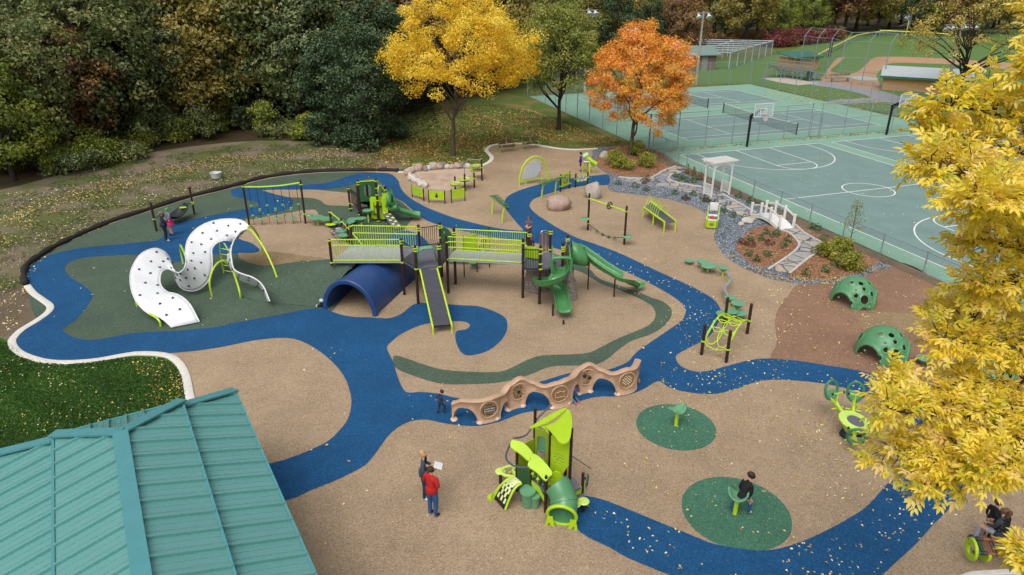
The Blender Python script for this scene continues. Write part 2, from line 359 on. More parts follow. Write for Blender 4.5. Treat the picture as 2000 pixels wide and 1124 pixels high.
BHOLE1 = [(148, 507), (162, 504.5), (176, 502.5), (215, 500), (256, 498), (290, 501), (320, 508), (342, 512), (359, 511), (390, 502), (413, 498), (440, 496), (470, 495), (490, 495), (503, 493), (507, 489), (502, 483), (490, 475), (471, 469), (455, 461), (450, 452), (452, 444), (465, 431), (492, 423.3), (534, 416.6), (557, 410.3), (570, 402), (573, 395), (566, 387), (545, 382), (524, 376), (512, 371.8), (540, 370.8), (566, 370.6), (600, 370.6), (622, 371), (645, 369.5), (675, 364.5), (697, 358), (711, 351.5), (723, 348.3), (735, 350), (744, 357), (752, 368), (762, 382), (786, 394.5), (800, 406), (822, 424.5), (840, 434), (871, 444), (905, 452), (960, 463), (1000, 469), (1049, 476), (1090, 487), (1130, 501), (1160, 511), (1195, 520.5), (1223, 531.5), (1260, 549), (1288, 564), (1320, 583.5), (1335, 598), (1339, 611), (1330, 628), (1300, 649), (1265, 673), (1242, 690), (1225, 708), (1190, 722), (1150, 727), (1118, 728.5), (1092, 735), (1060, 745), (1020, 758), (984, 768), (950, 778), (920, 781), (887, 777), (857, 769.7), (823, 766.5), (797, 767.5), (786, 758), (775, 732), (769, 710), (757, 685), (757, 676), (766, 667), (784, 653), (821, 636), (859, 629), (896, 628), (912, 630.5), (918, 637), (910, 644), (893, 647), (889, 655), (892, 673), (902, 690), (918, 695), (948, 688), (971, 673), (986, 655), (991, 637), (986, 621), (963, 608), (934, 599), (900, 597), (873, 595), (831, 592.6), (812, 594), (801, 600), (785, 613), (768, 620.5), (751, 622.6), (722, 620.5), (694, 620), (669, 616), (650, 610), (631, 603), (597, 605), (560, 613), (500, 624), (450, 633), (420, 640), (379, 643.5), (336, 647.5), (296, 649), (256, 652), (213, 660.5), (176, 665), (148, 660.5), (131, 653), (124, 647), (125, 642), (148, 625), (168, 602), (181, 579), (179, 572), (162, 558), (137, 542), (128, 531), (127, 522.5), (134, 514)]
HOLE2 = None
structure('blue_path', catmull(gx(BLUE), 3, True), Z3, M_BLUE, 0, [gx(BHOLE1)])
structure('blue_patch', gx([(735, 500), (742, 484), (755, 468), (772, 456), (790, 451), (810, 455), (823, 462), (838, 478), (846, 500), (835, 530), (790, 540), (750, 525)]), Z3+.002, M_BLUE, 4)
RIB = [(878, 511.5), (920, 512), (970, 512), (1020, 512.5), (1070, 513), (1114, 515.5), (1130, 516.6), (1144, 521), (1155, 529.5), (1165, 540), (1178, 548), (1204, 556.5), (1241, 569.5), (1268, 580), (1295, 590), (1309, 601), (1312, 612), (1307, 626), (1290, 643), (1265, 656), (1235, 666), (1210, 682), (1186, 702), (1160, 713), (1111, 714.5), (1074, 717), (1036, 732), (999, 743.5), (961, 749), (917, 751), (861, 750), (812, 736), (773, 719), (769, 695.7), (793, 700.5), (831, 713.6), (868, 723), (924, 727), (973, 727), (999, 719), (1029, 704), (1059, 695), (1111, 693), (1148, 690), (1171, 680), (1200, 665), (1235, 650), (1265, 637), (1279, 622), (1279, 608), (1272, 597), (1258, 588.5), (1232, 576), (1204, 565), (1176, 556), (1157, 544.5), (1139, 533.5), (1118, 527), (1090, 522), (1020, 517.5), (970, 517), (920, 517), (878, 516.5)]
structure('green_ribbon', gx(RIB), Z2, M_GREEN, 3)
BROWN = [(1561, 556), (1539, 578), (1520, 604), (1513, 627), (1516, 653), (1516, 675), (1506, 700), (1561, 707), (1617, 716), (1674, 726), (1730, 742), (1793, 764), (1870, 800), (1960, 830), (2100, 830), (2200, 740), (2010, 614), (1850, 556), (1765, 514), (1700, 530), (1620, 552)]
structure('brown_surface', catmull(gx(BROWN), 3, True), Z1, M_BROWN)
structure('tan_disc', gx([(1677, 630), (1690, 617), (1715, 611), (1745, 610.5), (1780, 614), (1802, 625), (1800, 638), (1780, 648), (1737, 651), (1695, 647)]), Z2, M_TAN2, 5)
for (cx, cy, lx, rx_) in ((1320, 833, 1243, 1396), (1437, 1000, 1332, 1539)):
    c = G(cx, cy); r = (G(rx_, cy)-G(lx, cy)).length/2
    structure('green_disc', [c+Vector((r*math.cos(k*PI/24), r*math.sin(k*PI/24), 0)) for k in range(48)], Z2, M_DISC)
structure('sand_pit', gx([(802, 342), (808, 334), (830, 329), (870, 326), (920, 325), (945, 332), (938, 345), (925, 354), (900, 363), (880, 373), (850, 371), (832, 367), (815, 355)]), Z1, M_SAND, 5)
# ---------------------------------------------------------------- edging
def ribbon(name, pts, wd, h, m, label, cat, n=5):
    P = catmull(gx(pts), n); mb = MB(); rows = []
    for i, p in enumerate(P):
        t = P[min(i+1, len(P)-1)]-P[max(i-1, 0)]; t.normalize(); s_ = Vector((-t.y, t.x, 0))*wd/2
        rows.append([p-s_+Vector((0, 0, -.02)), p-s_+Vector((0, 0, h-.015)), p-s_*.8+Vector((0, 0, h)), p+s_*.8+Vector((0, 0, h)), p+s_+Vector((0, 0, h-.015)), p+s_+Vector((0, 0, -.02))])
    return tag(mb.grid(rows).build(name, m, loc=P[0]), label, cat)
ribbon('concrete_curb', CURB1, .3, .05, M_WHITE, 'white concrete curb winding between the near lawn and the blue path', 'curb')
ribbon('concrete_curb', CURB2, .3, .05, M_WHITE, 'short white curb piece beside the stone-ringed sand pit', 'curb')
ribbon('concrete_curb', CURB3, .32, .06, M_WHITE, 'curving pale concrete curb behind the two benches', 'curb')
ribbon('concrete_curb', [(1850, 1150), (1890, 1126), (1940, 1120), (2010, 1119), (2080, 1130)], .16, .05, M_WHITE, 'pale curb below the striped roller bench in the near right corner', 'curb')
P = catmull(gx(EDGE), 6); mb = MB(); seg = []
M_BLK = solid('black_fabric', '26211f', .85, .3, 9, bump=.6, bscale=14)
for i in range(len(P)): P[i] = P[i]+Vector((0, 0, .1))
mb.tube(P, [.135+.03*math.sin(i*.9)+.03*random.random()-(.06 if i % 37 == 0 else 0) for i in range(len(P))], 10)
tag(mb.build('edging_roll', M_BLK, loc=P[0]), 'black filled fabric roll edging the play surface along the woods', 'edging')
# ---------------------------------------------------------------- garden sheets
GRAV = [(1166, 290), (1156, 302), (1159, 318), (1176, 334), (1187, 342), (1189, 371), (1224, 378.5), (1288, 386.5), (1336, 398), (1368, 410.5), (1390, 430), (1397, 448), (1395, 466), (1410, 494), (1442, 519), (1480, 535.5), (1512, 547), (1560, 554.7), (1617, 554), (1673, 546.5), (1711, 531.5), (1743, 518.5), (1692, 490), (1600, 446), (1551, 422), (1490, 393), (1439, 370), (1380, 345), (1340, 329), (1300, 303), (1262, 289), (1215, 284)]
structure('gravel_bed', catmull(gx(GRAV), 3, True), .006, M_GRAVEL)
BED1 = [(1163, 314.5), (1172, 329), (1190, 338), (1208, 343), (1240, 345.5), (1272, 344), (1298, 331), (1318, 325), (1305, 308), (1275, 294), (1240, 285), (1200, 286), (1175, 300)]
BED2 = [(1436, 481), (1453, 462), (1470, 447.5), (1502, 440), (1532, 447), (1554, 466), (1558, 480), (1539, 500), (1494, 523), (1461, 511), (1442, 493)]
BED3 = [(1539, 537), (1575, 505), (1607, 478), (1585, 458), (1563, 446), (1551, 438), (1558, 427), (1600, 448), (1692, 492), (1738, 513), (1718, 512), (1674, 533), (1618, 546.5), (1562, 543)]
structure('mulch_bed', gx(BED1), .011, M_MULCH, 4)
structure('mulch_bed', gx(BED2), .011, M_MULCH, 4)
structure('mulch_bed', catmull(gx(BED3), 3, True), .011, M_MULCH)
structure('fence_dirt_strip', [Cw(-3.2, -2.6), Cw(-1.85, -2.6), Cw(-1.85, 33), Cw(-2.5, 33)], .013, M_BAREDIRT)
FLAG1 = [(1217, 346), (1245, 349), (1272, 347.5), (1298, 334), (1322, 326), (1345, 331), (1330, 336), (1312, 342), (1306, 349), (1316, 356), (1340, 361), (1372, 366), (1405, 378), (1440, 397), (1482, 420), (1474, 432), (1438, 416), (1398, 396), (1372, 384), (1338, 375), (1298, 368), (1262, 362), (1217, 353)]
FLAG2 = [(1514, 446), (1552, 440), (1573, 457), (1608, 478), (1605, 487), (1575, 508), (1541, 536), (1500, 528), (1540, 501), (1559, 484), (1558, 473), (1542, 456)]
structure('stone_path', catmull(gx(FLAG1), 3, True), .017, M_FLAG)
structure('stone_path', gx(FLAG2), .017, M_FLAG)
M_EDGE = solid('pale_edging_stone', 'b9b4ab', .85, .2, 6, bump=.3)
def edging(pts, label): ribbon('path_edging', pts, .13, .07, M_EDGE, label, 'edging', 4)
edging([(1208, 347), (1245, 349.5), (1272, 347.5), (1296, 334), (1320, 325.5)], 'pale stone edging along the mulch bed under the orange maple')
edging([(1330, 337), (1312, 342), (1306, 349), (1316, 356), (1340, 361), (1372, 366)], 'pale curved stone edging around the gravel bed beside the white arbor')
edging([(1392, 397), (1440, 417), (1472, 432)], 'pale stone edging on the gravel side between arbor and footbridge')
edging([(1410, 379), (1440, 396), (1478, 418)], 'pale stone edging on the fence side between arbor and footbridge')
edging([(1514, 447), (1541, 456), (1558, 473), (1559, 484), (1540, 501), (1499, 528)], 'pale curved stone edging round the separate mulch bed past the footbridge')
edging([(1553, 440), (1573, 457), (1608, 478), (1604, 488), (1575, 508), (1541, 536)], 'pale stone edging between flagstone path and shrub bed')
# ---------------------------------------------------------------- sports ground sheets
M_PAD = solid('court_green', '7a9f8b', .85, .09, .7, bump=.1)
M_CRT = solid('court_blue_grey', '6f8883', .85, .09, .6, bump=.1)
M_LINE = solid('court_line_white', 'd9dcd8', .8, .06, 5)
def crect(u0, u1, v0, v1, z): return [Cw(u0, v0, z), Cw(u1, v0, z), Cw(u1, v1, z), Cw(u0, v1, z)]
structure('court_pad', crect(-1.7, 60, -2.6, 40, 0), .004, M_PAD)
structure('tennis_pad', crect(-1.7, 32.8, -35, -2.7, 0), .004, M_PAD)
for u0, u1 in ((0, 15.24), (16.7, 31.94), (33.5, 48.7)): structure('court_area', crect(u0, u1, 0, 28.3, 0), .008, M_CRT)
for v0 in (-15.6, -31.5): structure('court_area', crect(3.9, 27.5, v0, v0+10.7, 0), .008, M_CRT)
ln = MB()
zc = [.013]
def cl(a, b, wd=.09):
    zc[0] += .0004
    a, b = Cw(*a, zc[0]), Cw(*b, zc[0]); d = (b-a).normalized(); s_ = Vector((-d.y, d.x, 0))*wd/2
    ln.add([a-s_, b-s_, b+s_, a+s_], [(0, 1, 2, 3)])
def cpoly(pts, wd=.09):
    zc[0] += .0004
    P = [Cw(p[0], p[1], zc[0]) for p in pts]; rows = []
    for i, p in enumerate(P):
        t = P[min(i+1, len(P)-1)]-P[max(i-1, 0)]; t.normalize(); s_ = Vector((-t.y, t.x, 0))*wd/2; rows.append([p-s_, p+s_])
    ln.grid(rows)
for u0 in (0, 16.7, 33.5):
    L = 28.3; W = 15.24; c = u0+W/2
    cpoly([(u0, 0), (u0, L)]); cpoly([(u0+W, 0), (u0+W, L)]); cl((u0-.045, 0), (u0+W+.045, 0)); cl((u0, L), (u0+W, L)); cl((u0, L/2), (u0+W, L/2))
    cpoly([(c+1.83*math.cos(k*PI/24), L/2+1.83*math.sin(k*PI/24)) for k in range(49)])
    for s_, b in ((1, 0), (-1, L)):
        for x in (-1.83, 1.83): cl((c+x, b), (c+x, b+s_*5.79))
        cl((c-1.83, b+s_*5.79), (c+1.83, b+s_*5.79))
        cpoly([(c+1.83*math.cos(k*PI/16), b+s_*(5.79+1.83*math.sin(k*PI/16))) for k in range(17)])
        cpoly([(c+6.02, b), (c+6.02, b+s_*1.6)]+[(c+6.02*math.cos(k*PI/28), b+s_*(1.6+6.02*math.sin(k*PI/28))) for k in range(29)]+[(c-6.02, b)])
for v0 in (-15.6, -31.5):
    W = 10.7; u0, u1 = 3.9, 27.5; m = 15.7; s1, s2 = v0+1.33, v0+W-1.33
    for v in (v0, s1, s2, v0+W): cl((u0, v), (u1, v))
    for u in (u0, u1): cl((u, v0), (u, v0+W))
    for u in (m-6.24, m+6.24): cl((u, s1), (u, s2))
    cl((m-6.24, v0+W/2), (m+6.24, v0+W/2))
o = ln.build('court_lines', M_LINE, loc=(0, 0, .0), smooth=False, fixn=False); tag(o, kind='structure')
for p in o.data.polygons: pass
# ================================================================ foliage
def leaf_mat(name, stops, trans=.35, rough=.55):
    t = NT(name); at = t.n('Attribute', attribute_name='tone')
    c = t.ramp(at.outputs['Fac'], stops)
    d = t.n('BsdfDiffuse'); t.set(d.inputs[0], c); tr = t.n('BsdfTranslucent'); t.set(tr.inputs[0], c)
    gl = t.n('BsdfGlossy'); gl.inputs[1].default_value = rough; gl.inputs[0].default_value = (1, 1, 1, 1)
    m1 = t.n('MixShader'); m1.inputs[0].default_value = trans; t.set(m1.inputs[1], d.outputs[0]); t.set(m1.inputs[2], tr.outputs[0])
    m2 = t.n('MixShader'); m2.inputs[0].default_value = .035; t.set(m2.inputs[1], m1.outputs[0]); t.set(m2.inputs[2], gl.outputs[0])
    t.set(t.out.inputs[0], m2.outputs[0]); return t.m
def barkm(name, a, b):
    t = NT(name); mp = t.n('Mapping'); t.set(mp.inputs[0], t.co); mp.inputs['Scale'].default_value = (1, 1, .18)
    f = t.noise(9, 6, .7, mp.outputs[0]); t.bump(f, .8, .05); return t.fin(t.ramp(f, [(.3, a), (.7, b)]), .9, .2)
BARK = barkm('grey_brown_bark', '3d342c', '6b6055'); BARKD = barkm('dark_bark', '221d19', '453c34'); BARKY = barkm('twig_bark', '3a3026', '6a5a48')
L_YEL = leaf_mat('yellow_leaves', [(0, 'd8b020'), (.3, 'f6d430'), (.65, 'fde44a'), (1, 'feec80')], .5)
L_NEAR = leaf_mat('bright_yellow_leaves', [(0, 'b8bc3a'), (.2, 'eede3c'), (.5, 'fce34c'), (.8, 'feef84'), (1, 'fbd890')], .5)
L_ORG = leaf_mat('orange_leaves', [(0, 'b8b03a'), (.25, 'e8b03a'), (.5, 'f6b040'), (.75, 'faac54'), (1, 'fac098')], .45)
L_GRN = leaf_mat('olive_green_leaves', [(0, '687830'), (.4, '8e9840'), (.75, 'b0ae50'), (1, 'c8b85c')], .45)
L_OAK = leaf_mat('dark_oak_leaves', [(0, '4a5a2a'), (.4, '697840'), (.75, '8e9452'), (1, 'b0a05e')], .4)
L_OAK2 = leaf_mat('bluish_oak_leaves', [(0, '465632'), (.4, '647448'), (.75, '88945e'), (1, 'a8ac74')], .35)
L_OAK3 = leaf_mat('golden_oak_leaves', [(0, '747034'), (.4, '9c9042'), (.75, 'c0aa56'), (1, 'd8c470')], .42)
L_BRN = leaf_mat('bronze_oak_leaves', [(0, '564024'), (.4, '7c5c36'), (.75, 'a07c48'), (1, 'b89058')], .35)
L_LIM = leaf_mat('lime_green_leaves', [(0, '5a6a22'), (.4, '7e8e30'), (.75, 'a0a83e'), (1, 'c0bc54')], .4)
L_DRK = leaf_mat('evergreen_leaves', [(0, '2a3c22'), (.5, '425a34'), (1, '667c50')], .25)
L_RED = leaf_mat('red_shrub_leaves', [(0, '4c2024'), (.5, '7c3438'), (1, 'a05c50')], .3)
L_SHR = leaf_mat('shrub_yellow_green_leaves', [(0, '5d6a1c'), (.5, '93982c'), (1, 'c4bd52')], .35)
def leafmesh(name, P, N, size, tone, mat, parent, origin=None, aspect=.62):
    'many small bent leaf faces: P points, N facing, one mesh'
    n = len(P); N = N/np.linalg.norm(N, axis=1, keepdims=True)
    a = rng.normal(size=(n, 3)); a -= N*(a*N).sum(1, keepdims=True); a /= np.linalg.norm(a, axis=1, keepdims=True); b = np.cross(N, a)
    s = (size*(.65+.7*rng.random(n)))[:, None]
    fold = .16*s
    V = np.empty((n, 6, 3)); w = aspect*.5
    V[:, 0] = P-a*s*.5; V[:, 1] = P-a*s*.05+b*s*w+N*fold; V[:, 2] = P+a*s*.5-N*fold*.6; V[:, 3] = P-a*s*.05-b*s*w+N*fold
    V[:, 4] = P-a*s*.5; V[:, 5] = P+a*s*.5-N*fold*.6
    V = V[:, :4]
    me = bpy.data.meshes.new(name); L = np.array(wloc(parent) if parent is not None else (origin or (0, 0, 0)))
    me.vertices.add(n*4); me.vertices.foreach_set('co', (V-L).reshape(-1).astype(np.float32))
    # two triangles sharing the midrib
    idx = np.arange(n)[:, None]*4; tri = np.concatenate([idx+np.array([[0, 1, 2]]), idx+np.array([[0, 2, 3]])], 1).reshape(-1)
    me.loops.add(n*6); me.loops.foreach_set('vertex_index', tri.astype(np.int32))
    me.polygons.add(n*2); me.polygons.foreach_set('loop_start', (np.arange(n*2)*3).astype(np.int32))
    at = me.attributes.new('tone', 'FLOAT', 'POINT'); at.data.foreach_set('value', np.repeat(np.clip(tone, 0, 1), 4).astype(np.float32))
    me.materials.append(mat); me.update(calc_edges=True); me.validate()
    o = bpy.data.objects.new(name, me); col.objects.link(o)
    if parent is not None: o.parent = parent
    else: o.location = L
    return o
def cloud(C, r, per, up=.5, flat=.75, tonev=.16, tones=None):
    'leaf positions, facings and tones around cluster centres'
    n = len(C); k = np.repeat(np.arange(n), per); m = len(k)
    d = rng.normal(size=(m, 3)); d /= np.linalg.norm(d, axis=1, keepdims=True); rad = rng.random(m)**.45
    rr = r[k][:, None] if hasattr(r, '__len__') else r
    off = d*rad[:, None]*rr; off[:, 2] *= flat
    P = C[k]+off; N = d*.7+rng.normal(size=(m, 3))*.65; N[:, 2] += up
    tn = (tones[k] if tones is not None else .5)+rng.normal(size=m)*tonev
    return P, N, tn
def crown_points(c, rad, n, seed, inner=.35, low=-.75, lob=.22, power=1.0):
    g = np.random.default_rng(seed); D = g.normal(size=(n*3, 3)); D /= np.linalg.norm(D, axis=1, keepdims=True); D = D[D[:, 2] > low][:n]
    ph = g.random((6, 3))*6; K = g.normal(size=(6, 3))*2.4
    bump = sum(np.cos(D @ K[i]+ph[i, 0]) for i in range(6))/6
    u = inner+(1-inner)*g.random(len(D))**.5
    rr = u*(1+lob*bump*2)
    return np.array(c)+D*np.array(rad)*rr[:, None], u
def skeleton(base, top, tr, C, seed, nl=16, first=.25, mat=None, parent=None, droop=.12, sub=40, twr=.012):
    g = random.Random(seed); mb = MB(); base = Vector(base); top = Vector(top); Hh = (top-base).length
    tp = []
    for i in range(9):
        t = i/8; tp.append(base.lerp(top, t)+Vector((g.uniform(-1, 1), g.uniform(-1, 1), 0))*(.018*Hh*t*(1 if i else 0)))
    rs = [tr*(1.35 if i == 0 else 1)*(1-.86*(i/8)) for i in range(9)]; mb.tube([tp[0]+Vector((0, 0, -.1))]+tp[1:], rs, 9)
    def on(t):
        f = t*8; i = min(7, int(f)); return tp[i].lerp(tp[i+1], f-i), rs[i]*(1-(f-i))+rs[i+1]*(f-i)
    idx = list(range(len(C))); g.shuffle(idx); ends = []
    for j in idx[:nl]:
        e = Vector(C[j]); dz = (e.z-base.z)/Hh; t = min(.93, max(first, dz*.62-.05+g.uniform(-.06, .06)))
        p0, r0 = on(t); mid = p0.lerp(e, .5)+Vector((0, 0, Hh*droop*g.uniform(-.1, .5)))
        path = catmull([p0, p0.lerp(mid, .5)+Vector((g.uniform(-.2, .2), g.uniform(-.2, .2), 0)), mid, mid.lerp(e, .6)+Vector((g.uniform(-.25, .25), g.uniform(-.25, .25), .1)), e], 3)
        r = r0*.62; mb.tube(path, [max(twr, r*(1-.9*i/(len(path)-1))) for i in range(len(path))], 6)
        ends += path[4:]
    for j in idx[nl:nl+sub]:
        e = Vector(C[j]); q = min(ends, key=lambda p: (p-e).length+max(0, p.z-e.z)*.6)
        mid = q.lerp(e, .5)+Vector((g.uniform(-.15, .15), g.uniform(-.15, .15), g.uniform(0, .2)))
        mb.tube([q, mid, e], [max(twr, tr*.11), max(twr, tr*.07), twr], 5, cap=False)
    return mb.build('trunk', mat, parent, fixn=False)
def make_tree(name, base, H, tr, cc, rad, ncl, per, csz, lsz, lmat, bark, label, group=None, seed=1, first=.25, tonebias=0.0, low=-.75, lob=.22, inner=.35, nl=16, sub=40, topf=.9, up=.5, extra=None, tz=.1, tonev=.15):
    base = Vector(base); t = thing(name, base, label, 'tree', group)
    C, u = crown_points(np.array(base)+np.array(cc), rad, ncl, seed, inner, low, lob)
    if extra is not None: C = np.concatenate([C, extra])
    C = C[C[:, 2] > base.z+.12*H]
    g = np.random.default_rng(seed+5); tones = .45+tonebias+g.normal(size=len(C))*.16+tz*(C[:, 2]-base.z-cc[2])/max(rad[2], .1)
    top = base+Vector((cc[0]*.8, cc[1]*.8, H*topf))
    skeleton(base, top, tr, C, seed, nl, first, bark, t, sub=sub)
    r = csz*(.7+.6*g.random(len(C)))
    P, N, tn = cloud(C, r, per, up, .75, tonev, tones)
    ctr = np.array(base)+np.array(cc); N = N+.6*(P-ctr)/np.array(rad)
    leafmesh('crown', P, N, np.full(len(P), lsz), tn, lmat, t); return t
# ---------------------------------------------------------------- the three park trees
b = G(885, 303)
make_tree('yellow_maple', b, 13.2, .17, (.8, 0, 8.1), (5.9, 5.2, 5.0), 280, 140, .75, .165, L_YEL, BARK, 'tall bright yellow tree with forked grey trunk standing behind the sand pit', seed=4, first=.18, lob=.2, nl=22, low=-.62, inner=.4, topf=.85)
b = G(1091, 254)
make_tree('green_maple', b, 12.2, .2, (.2, 0, 7.4), (4.0, 3.8, 4.9), 200, 110, .75, .18, L_GRN, BARKD, 'rounded olive green tree between the yellow tree and the orange maple', seed=9, first=.16, lob=.14, nl=20, inner=.35)
b = G(1230, 303)
make_tree('orange_maple', b, 10.6, .17, (.75, 0, 6.1), (4.1, 3.7, 4.5), 280, 125, .62, .16, L_ORG, BARK, 'orange maple with egg-shaped crown growing in the round mulch bed', seed=13, first=.12, lob=.14, nl=20, inner=.4, low=-.8)
# ---------------------------------------------------------------- sparse tree by the tan dugout
b = G(1868, 205)
make_tree('sparse_yellow_tree', b, 12.5, .3, (-.3, 0, 7.6), (7.4, 5.5, 5.2), 120, 42, .8, .22, leaf_mat('pale_yellow_leaves', [(0, '8f7a2c'), (.5, 'c2a84a'), (1, 'dfca74')], .35), BARKD, 'thin-leaved pale yellow tree with wide dark limbs beside the tan dugout', seed=21, first=.14, lob=.25, nl=34, sub=80, inner=.5, low=-.4, topf=.7)
# ---------------------------------------------------------------- woods
def proto(name, H, tr, rad, zc, lmat, seed, ncl=150, per=70, csz=1.2, lsz=.36, bark=BARKD, low=-.9, lob=.3, first=.2):
    return make_tree(name, (0, 0, 0), H, tr, (0, 0, zc), rad, ncl, per, csz, lsz, lmat, bark, 'x', None, seed, first=first, lob=lob, low=low, nl=14, sub=24, inner=.45)
PR = {'oak': proto('oak_tree', 15, .32, (4.8, 4.8, 6.6), 8.0, L_OAK, 31), 'oak2': proto('oak_tree', 16, .34, (4.5, 4.5, 7.2), 8.5, L_OAK2, 32), 'gold': proto('oak_tree', 15, .3, (4.6, 4.4, 6.3), 8.3, L_OAK3, 33), 'bronze': proto('oak_tree', 14, .3, (4.4, 4.4, 6.0), 7.6, L_BRN, 34), 'lime': proto('ash_tree', 10, .2, (3.2, 3.2, 4.4), 5.2, L_LIM, 35, 110, 75, .95, .28, low=-.95),
      'dark': proto('cedar_tree', 14, .28, (3.6, 3.6, 6.3), 6.9, L_DRK, 36, 150, 70, 1.0, .28, low=-1, lob=.15), 'yellow': proto('yellow_tree', 13, .25, (3.9, 3.9, 5.2), 7.6, L_OAK3, 37)}
used = set()
def plant(kind, p, s, rz, label, group, sz=1.0):
    root = PR[kind]
    if kind in used: root = copy_tree(root)
    used.add(kind)
    root.location = Vector((p[0], p[1], -.05)); root.rotation_euler = (0, 0, rz); root.scale = (s, s, s*sz)
    return tag(root, label, 'tree', group)
rw = random.Random(3)
# named edge trees: photo foot point, kind, scale, height stretch, label
EDGE_T = [((28, 352), 'lime', .95, 1.0, 'bright yellow-green tree at the far left end of the wood edge'), ((80, 326), 'oak', .8, 1.0, 'dull green oak with two dark trunks near the left end of the wood edge'),
 ((150, 306), 'bronze', .8, 1.0, 'bronze-tinted oak set back at the left of the wood edge'), ((215, 292), 'oak', .95, 1.0, 'broad dark green oak left of the lighter oak at the wood edge'), ((300, 272), 'oak2', .9, 1.0, 'bluish green oak overhanging the worn slope'),
 ((365, 262), 'gold', .78, .95, 'lighter yellow-green oak with bare trunk above the white bucket'), ((430, 236), 'oak', 1.0, 1.0, 'tall green oak with dark trunk just right of the yellow-green oak'), ((462, 244), 'oak2', .75, 1.0, 'oak with straight bare trunk in the middle of the wood edge'),
 ((540, 240), 'gold', 1.1, 1.0, 'big golden oak over the middle of the wood edge'), ((600, 252), 'oak2', .85, 1.0, 'bluish dark oak right of the golden oak'), ((655, 268), 'dark', .8, .9, 'dark evergreen low to the ground at the right of the wood edge'),
 ((715, 285), 'dark', .85, .95, 'dark round evergreen beside the yellow tree'), ((640, 225), 'gold', .7, 1.0, 'small golden oak peeping over the dark evergreens'), ((755, 245), 'dark', .9, 1.0, 'tall dark evergreen behind the left of the yellow tree'), ((800, 205), 'oak2', .9, 1.0, 'dark oak half hidden behind the yellow crown'), ((-60, 330), 'oak', 1.0, 1.0, 'oak leaning in from beyond the left edge')]
for (px, py), k, s, sz, lab in EDGE_T: plant(k, G(px, py), s, rw.uniform(0, 6), lab, 'trees along the edge of the wood', sz)
for row, (off, n) in enumerate(((7, 12), (14, 13), (22, 13))):
    for i in range(n):
        x = -62+i*(66/n)+rw.uniform(-1.5, 1.5); ln_ = [(-62, 50), (-36, 57), (-24, 64), (-14, 68), (-4, 84), (8, 100)]
        for (xa, ya), (xb, yb) in zip(ln_, ln_[1:]):
            if xa <= x <= xb: y = ya+(yb-ya)*(x-xa)/(xb-xa)
        k = rw.choice(['oak', 'oak2', 'oak', 'gold', 'bronze', 'oak2', 'dark'])
        plant(k, (x, y+off+rw.uniform(-1.5, 1.5)), rw.uniform(.95, 1.25), rw.uniform(0, 6), {'oak': 'dark green oak standing deep in the wood at left', 'oak2': 'bluish green oak standing deep in the wood at left', 'gold': 'golden brown oak standing deep in the wood at left', 'bronze': 'bronze oak standing deep in the wood at left', 'dark': 'dark evergreen standing deep in the wood at left'}[k], 'trees deep in the wood')
FARN = {'oak': 'dark green tree in the far row behind the courts', 'oak2': 'bluish green tree in the far row behind the courts', 'gold': 'golden tree in the far row behind the courts', 'bronze': 'bronze tree in the far row behind the courts', 'dark': 'dark evergreen in the far row behind the courts', 'yellow': 'yellow tree in the far row behind the courts', 'lime': 'yellow-green tree in the far row behind the courts'}
for i in range(54):
    t = i/53; row = i % 3; px = 840+t*1000
    far_ = px > 1300; d = ((182 if px > 1470 else 160)+row*16+rw.uniform(-6, 6)) if far_ else 114+row*12+t*16+rw.uniform(-5, 5); x = (px-1000)/FPX*d*1.06
    k = rw.choice(['oak', 'gold', 'oak2', 'dark', 'lime', 'gold', 'bronze', 'yellow', 'oak', 'lime'])
    if 1160 < px < 1260 and row == 0: k = 'dark'
    plant(k, (x, d), rw.uniform(.75, 1.1)*(1.35 if far_ else 1), rw.uniform(0, 6), FARN[k], 'trees behind the courts')
for i in range(16):
    px = 1780+i*26; d = 190+rw.uniform(-15, 25); k = rw.choice(['gold', 'yellow', 'oak', 'bronze'])
    plant(k, ((px-1000)/FPX*d*1.06, d), rw.uniform(.8, 1.1), rw.uniform(0, 6), FARN[k].replace('courts', 'ball field'), 'trees behind the ball field')
for k in PR:
    if k not in used: bpy.data.objects.remove(PR[k])
# ---------------------------------------------------------------- undergrowth and shrubs
def shrub(name, p, r, h, lmat, label, group=None, n=26, per=40, lsz=.12, csz=.3, flat=.7):
    t = thing(name, p, label, 'shrub', group); p = Vector(p); sd_ = rw.randint(0, 9999)
    C, u = crown_points((p.x, p.y, h*.5), (r, r, h*.5), n, sd_, .3, -.9, .25); C[:, 2] = np.maximum(C[:, 2], .08)
    mb = MB()
    for j in range(0, len(C), 2): mb.tube([p+Vector((rw.uniform(-.06, .06), rw.uniform(-.06, .06), -.03)), p.lerp(Vector(C[j]), .5)+Vector((0, 0, .06)), C[j]], [.02, .013, .006], 5, cap=False)
    mb.build('stem', BARKY, t, fixn=False)
    P, N, tn = cloud(C, np.full(len(C), csz*r), per, .6, flat, .17, .5+.15*rng.normal(size=len(C)))
    P[:, 2] = np.maximum(P[:, 2], .02)
    leafmesh('foliage', P, N, np.full(len(P), lsz), tn, lmat, t); return t
UND = [(20, 350), (60, 346), (110, 348), (150, 338), (190, 330), (230, 318), (270, 303), (310, 292), (350, 283), (390, 277), (430, 272), (470, 268), (510, 270), (550, 276), (590, 285), (630, 292), (670, 298), (710, 300), (745, 292), (772, 280)]
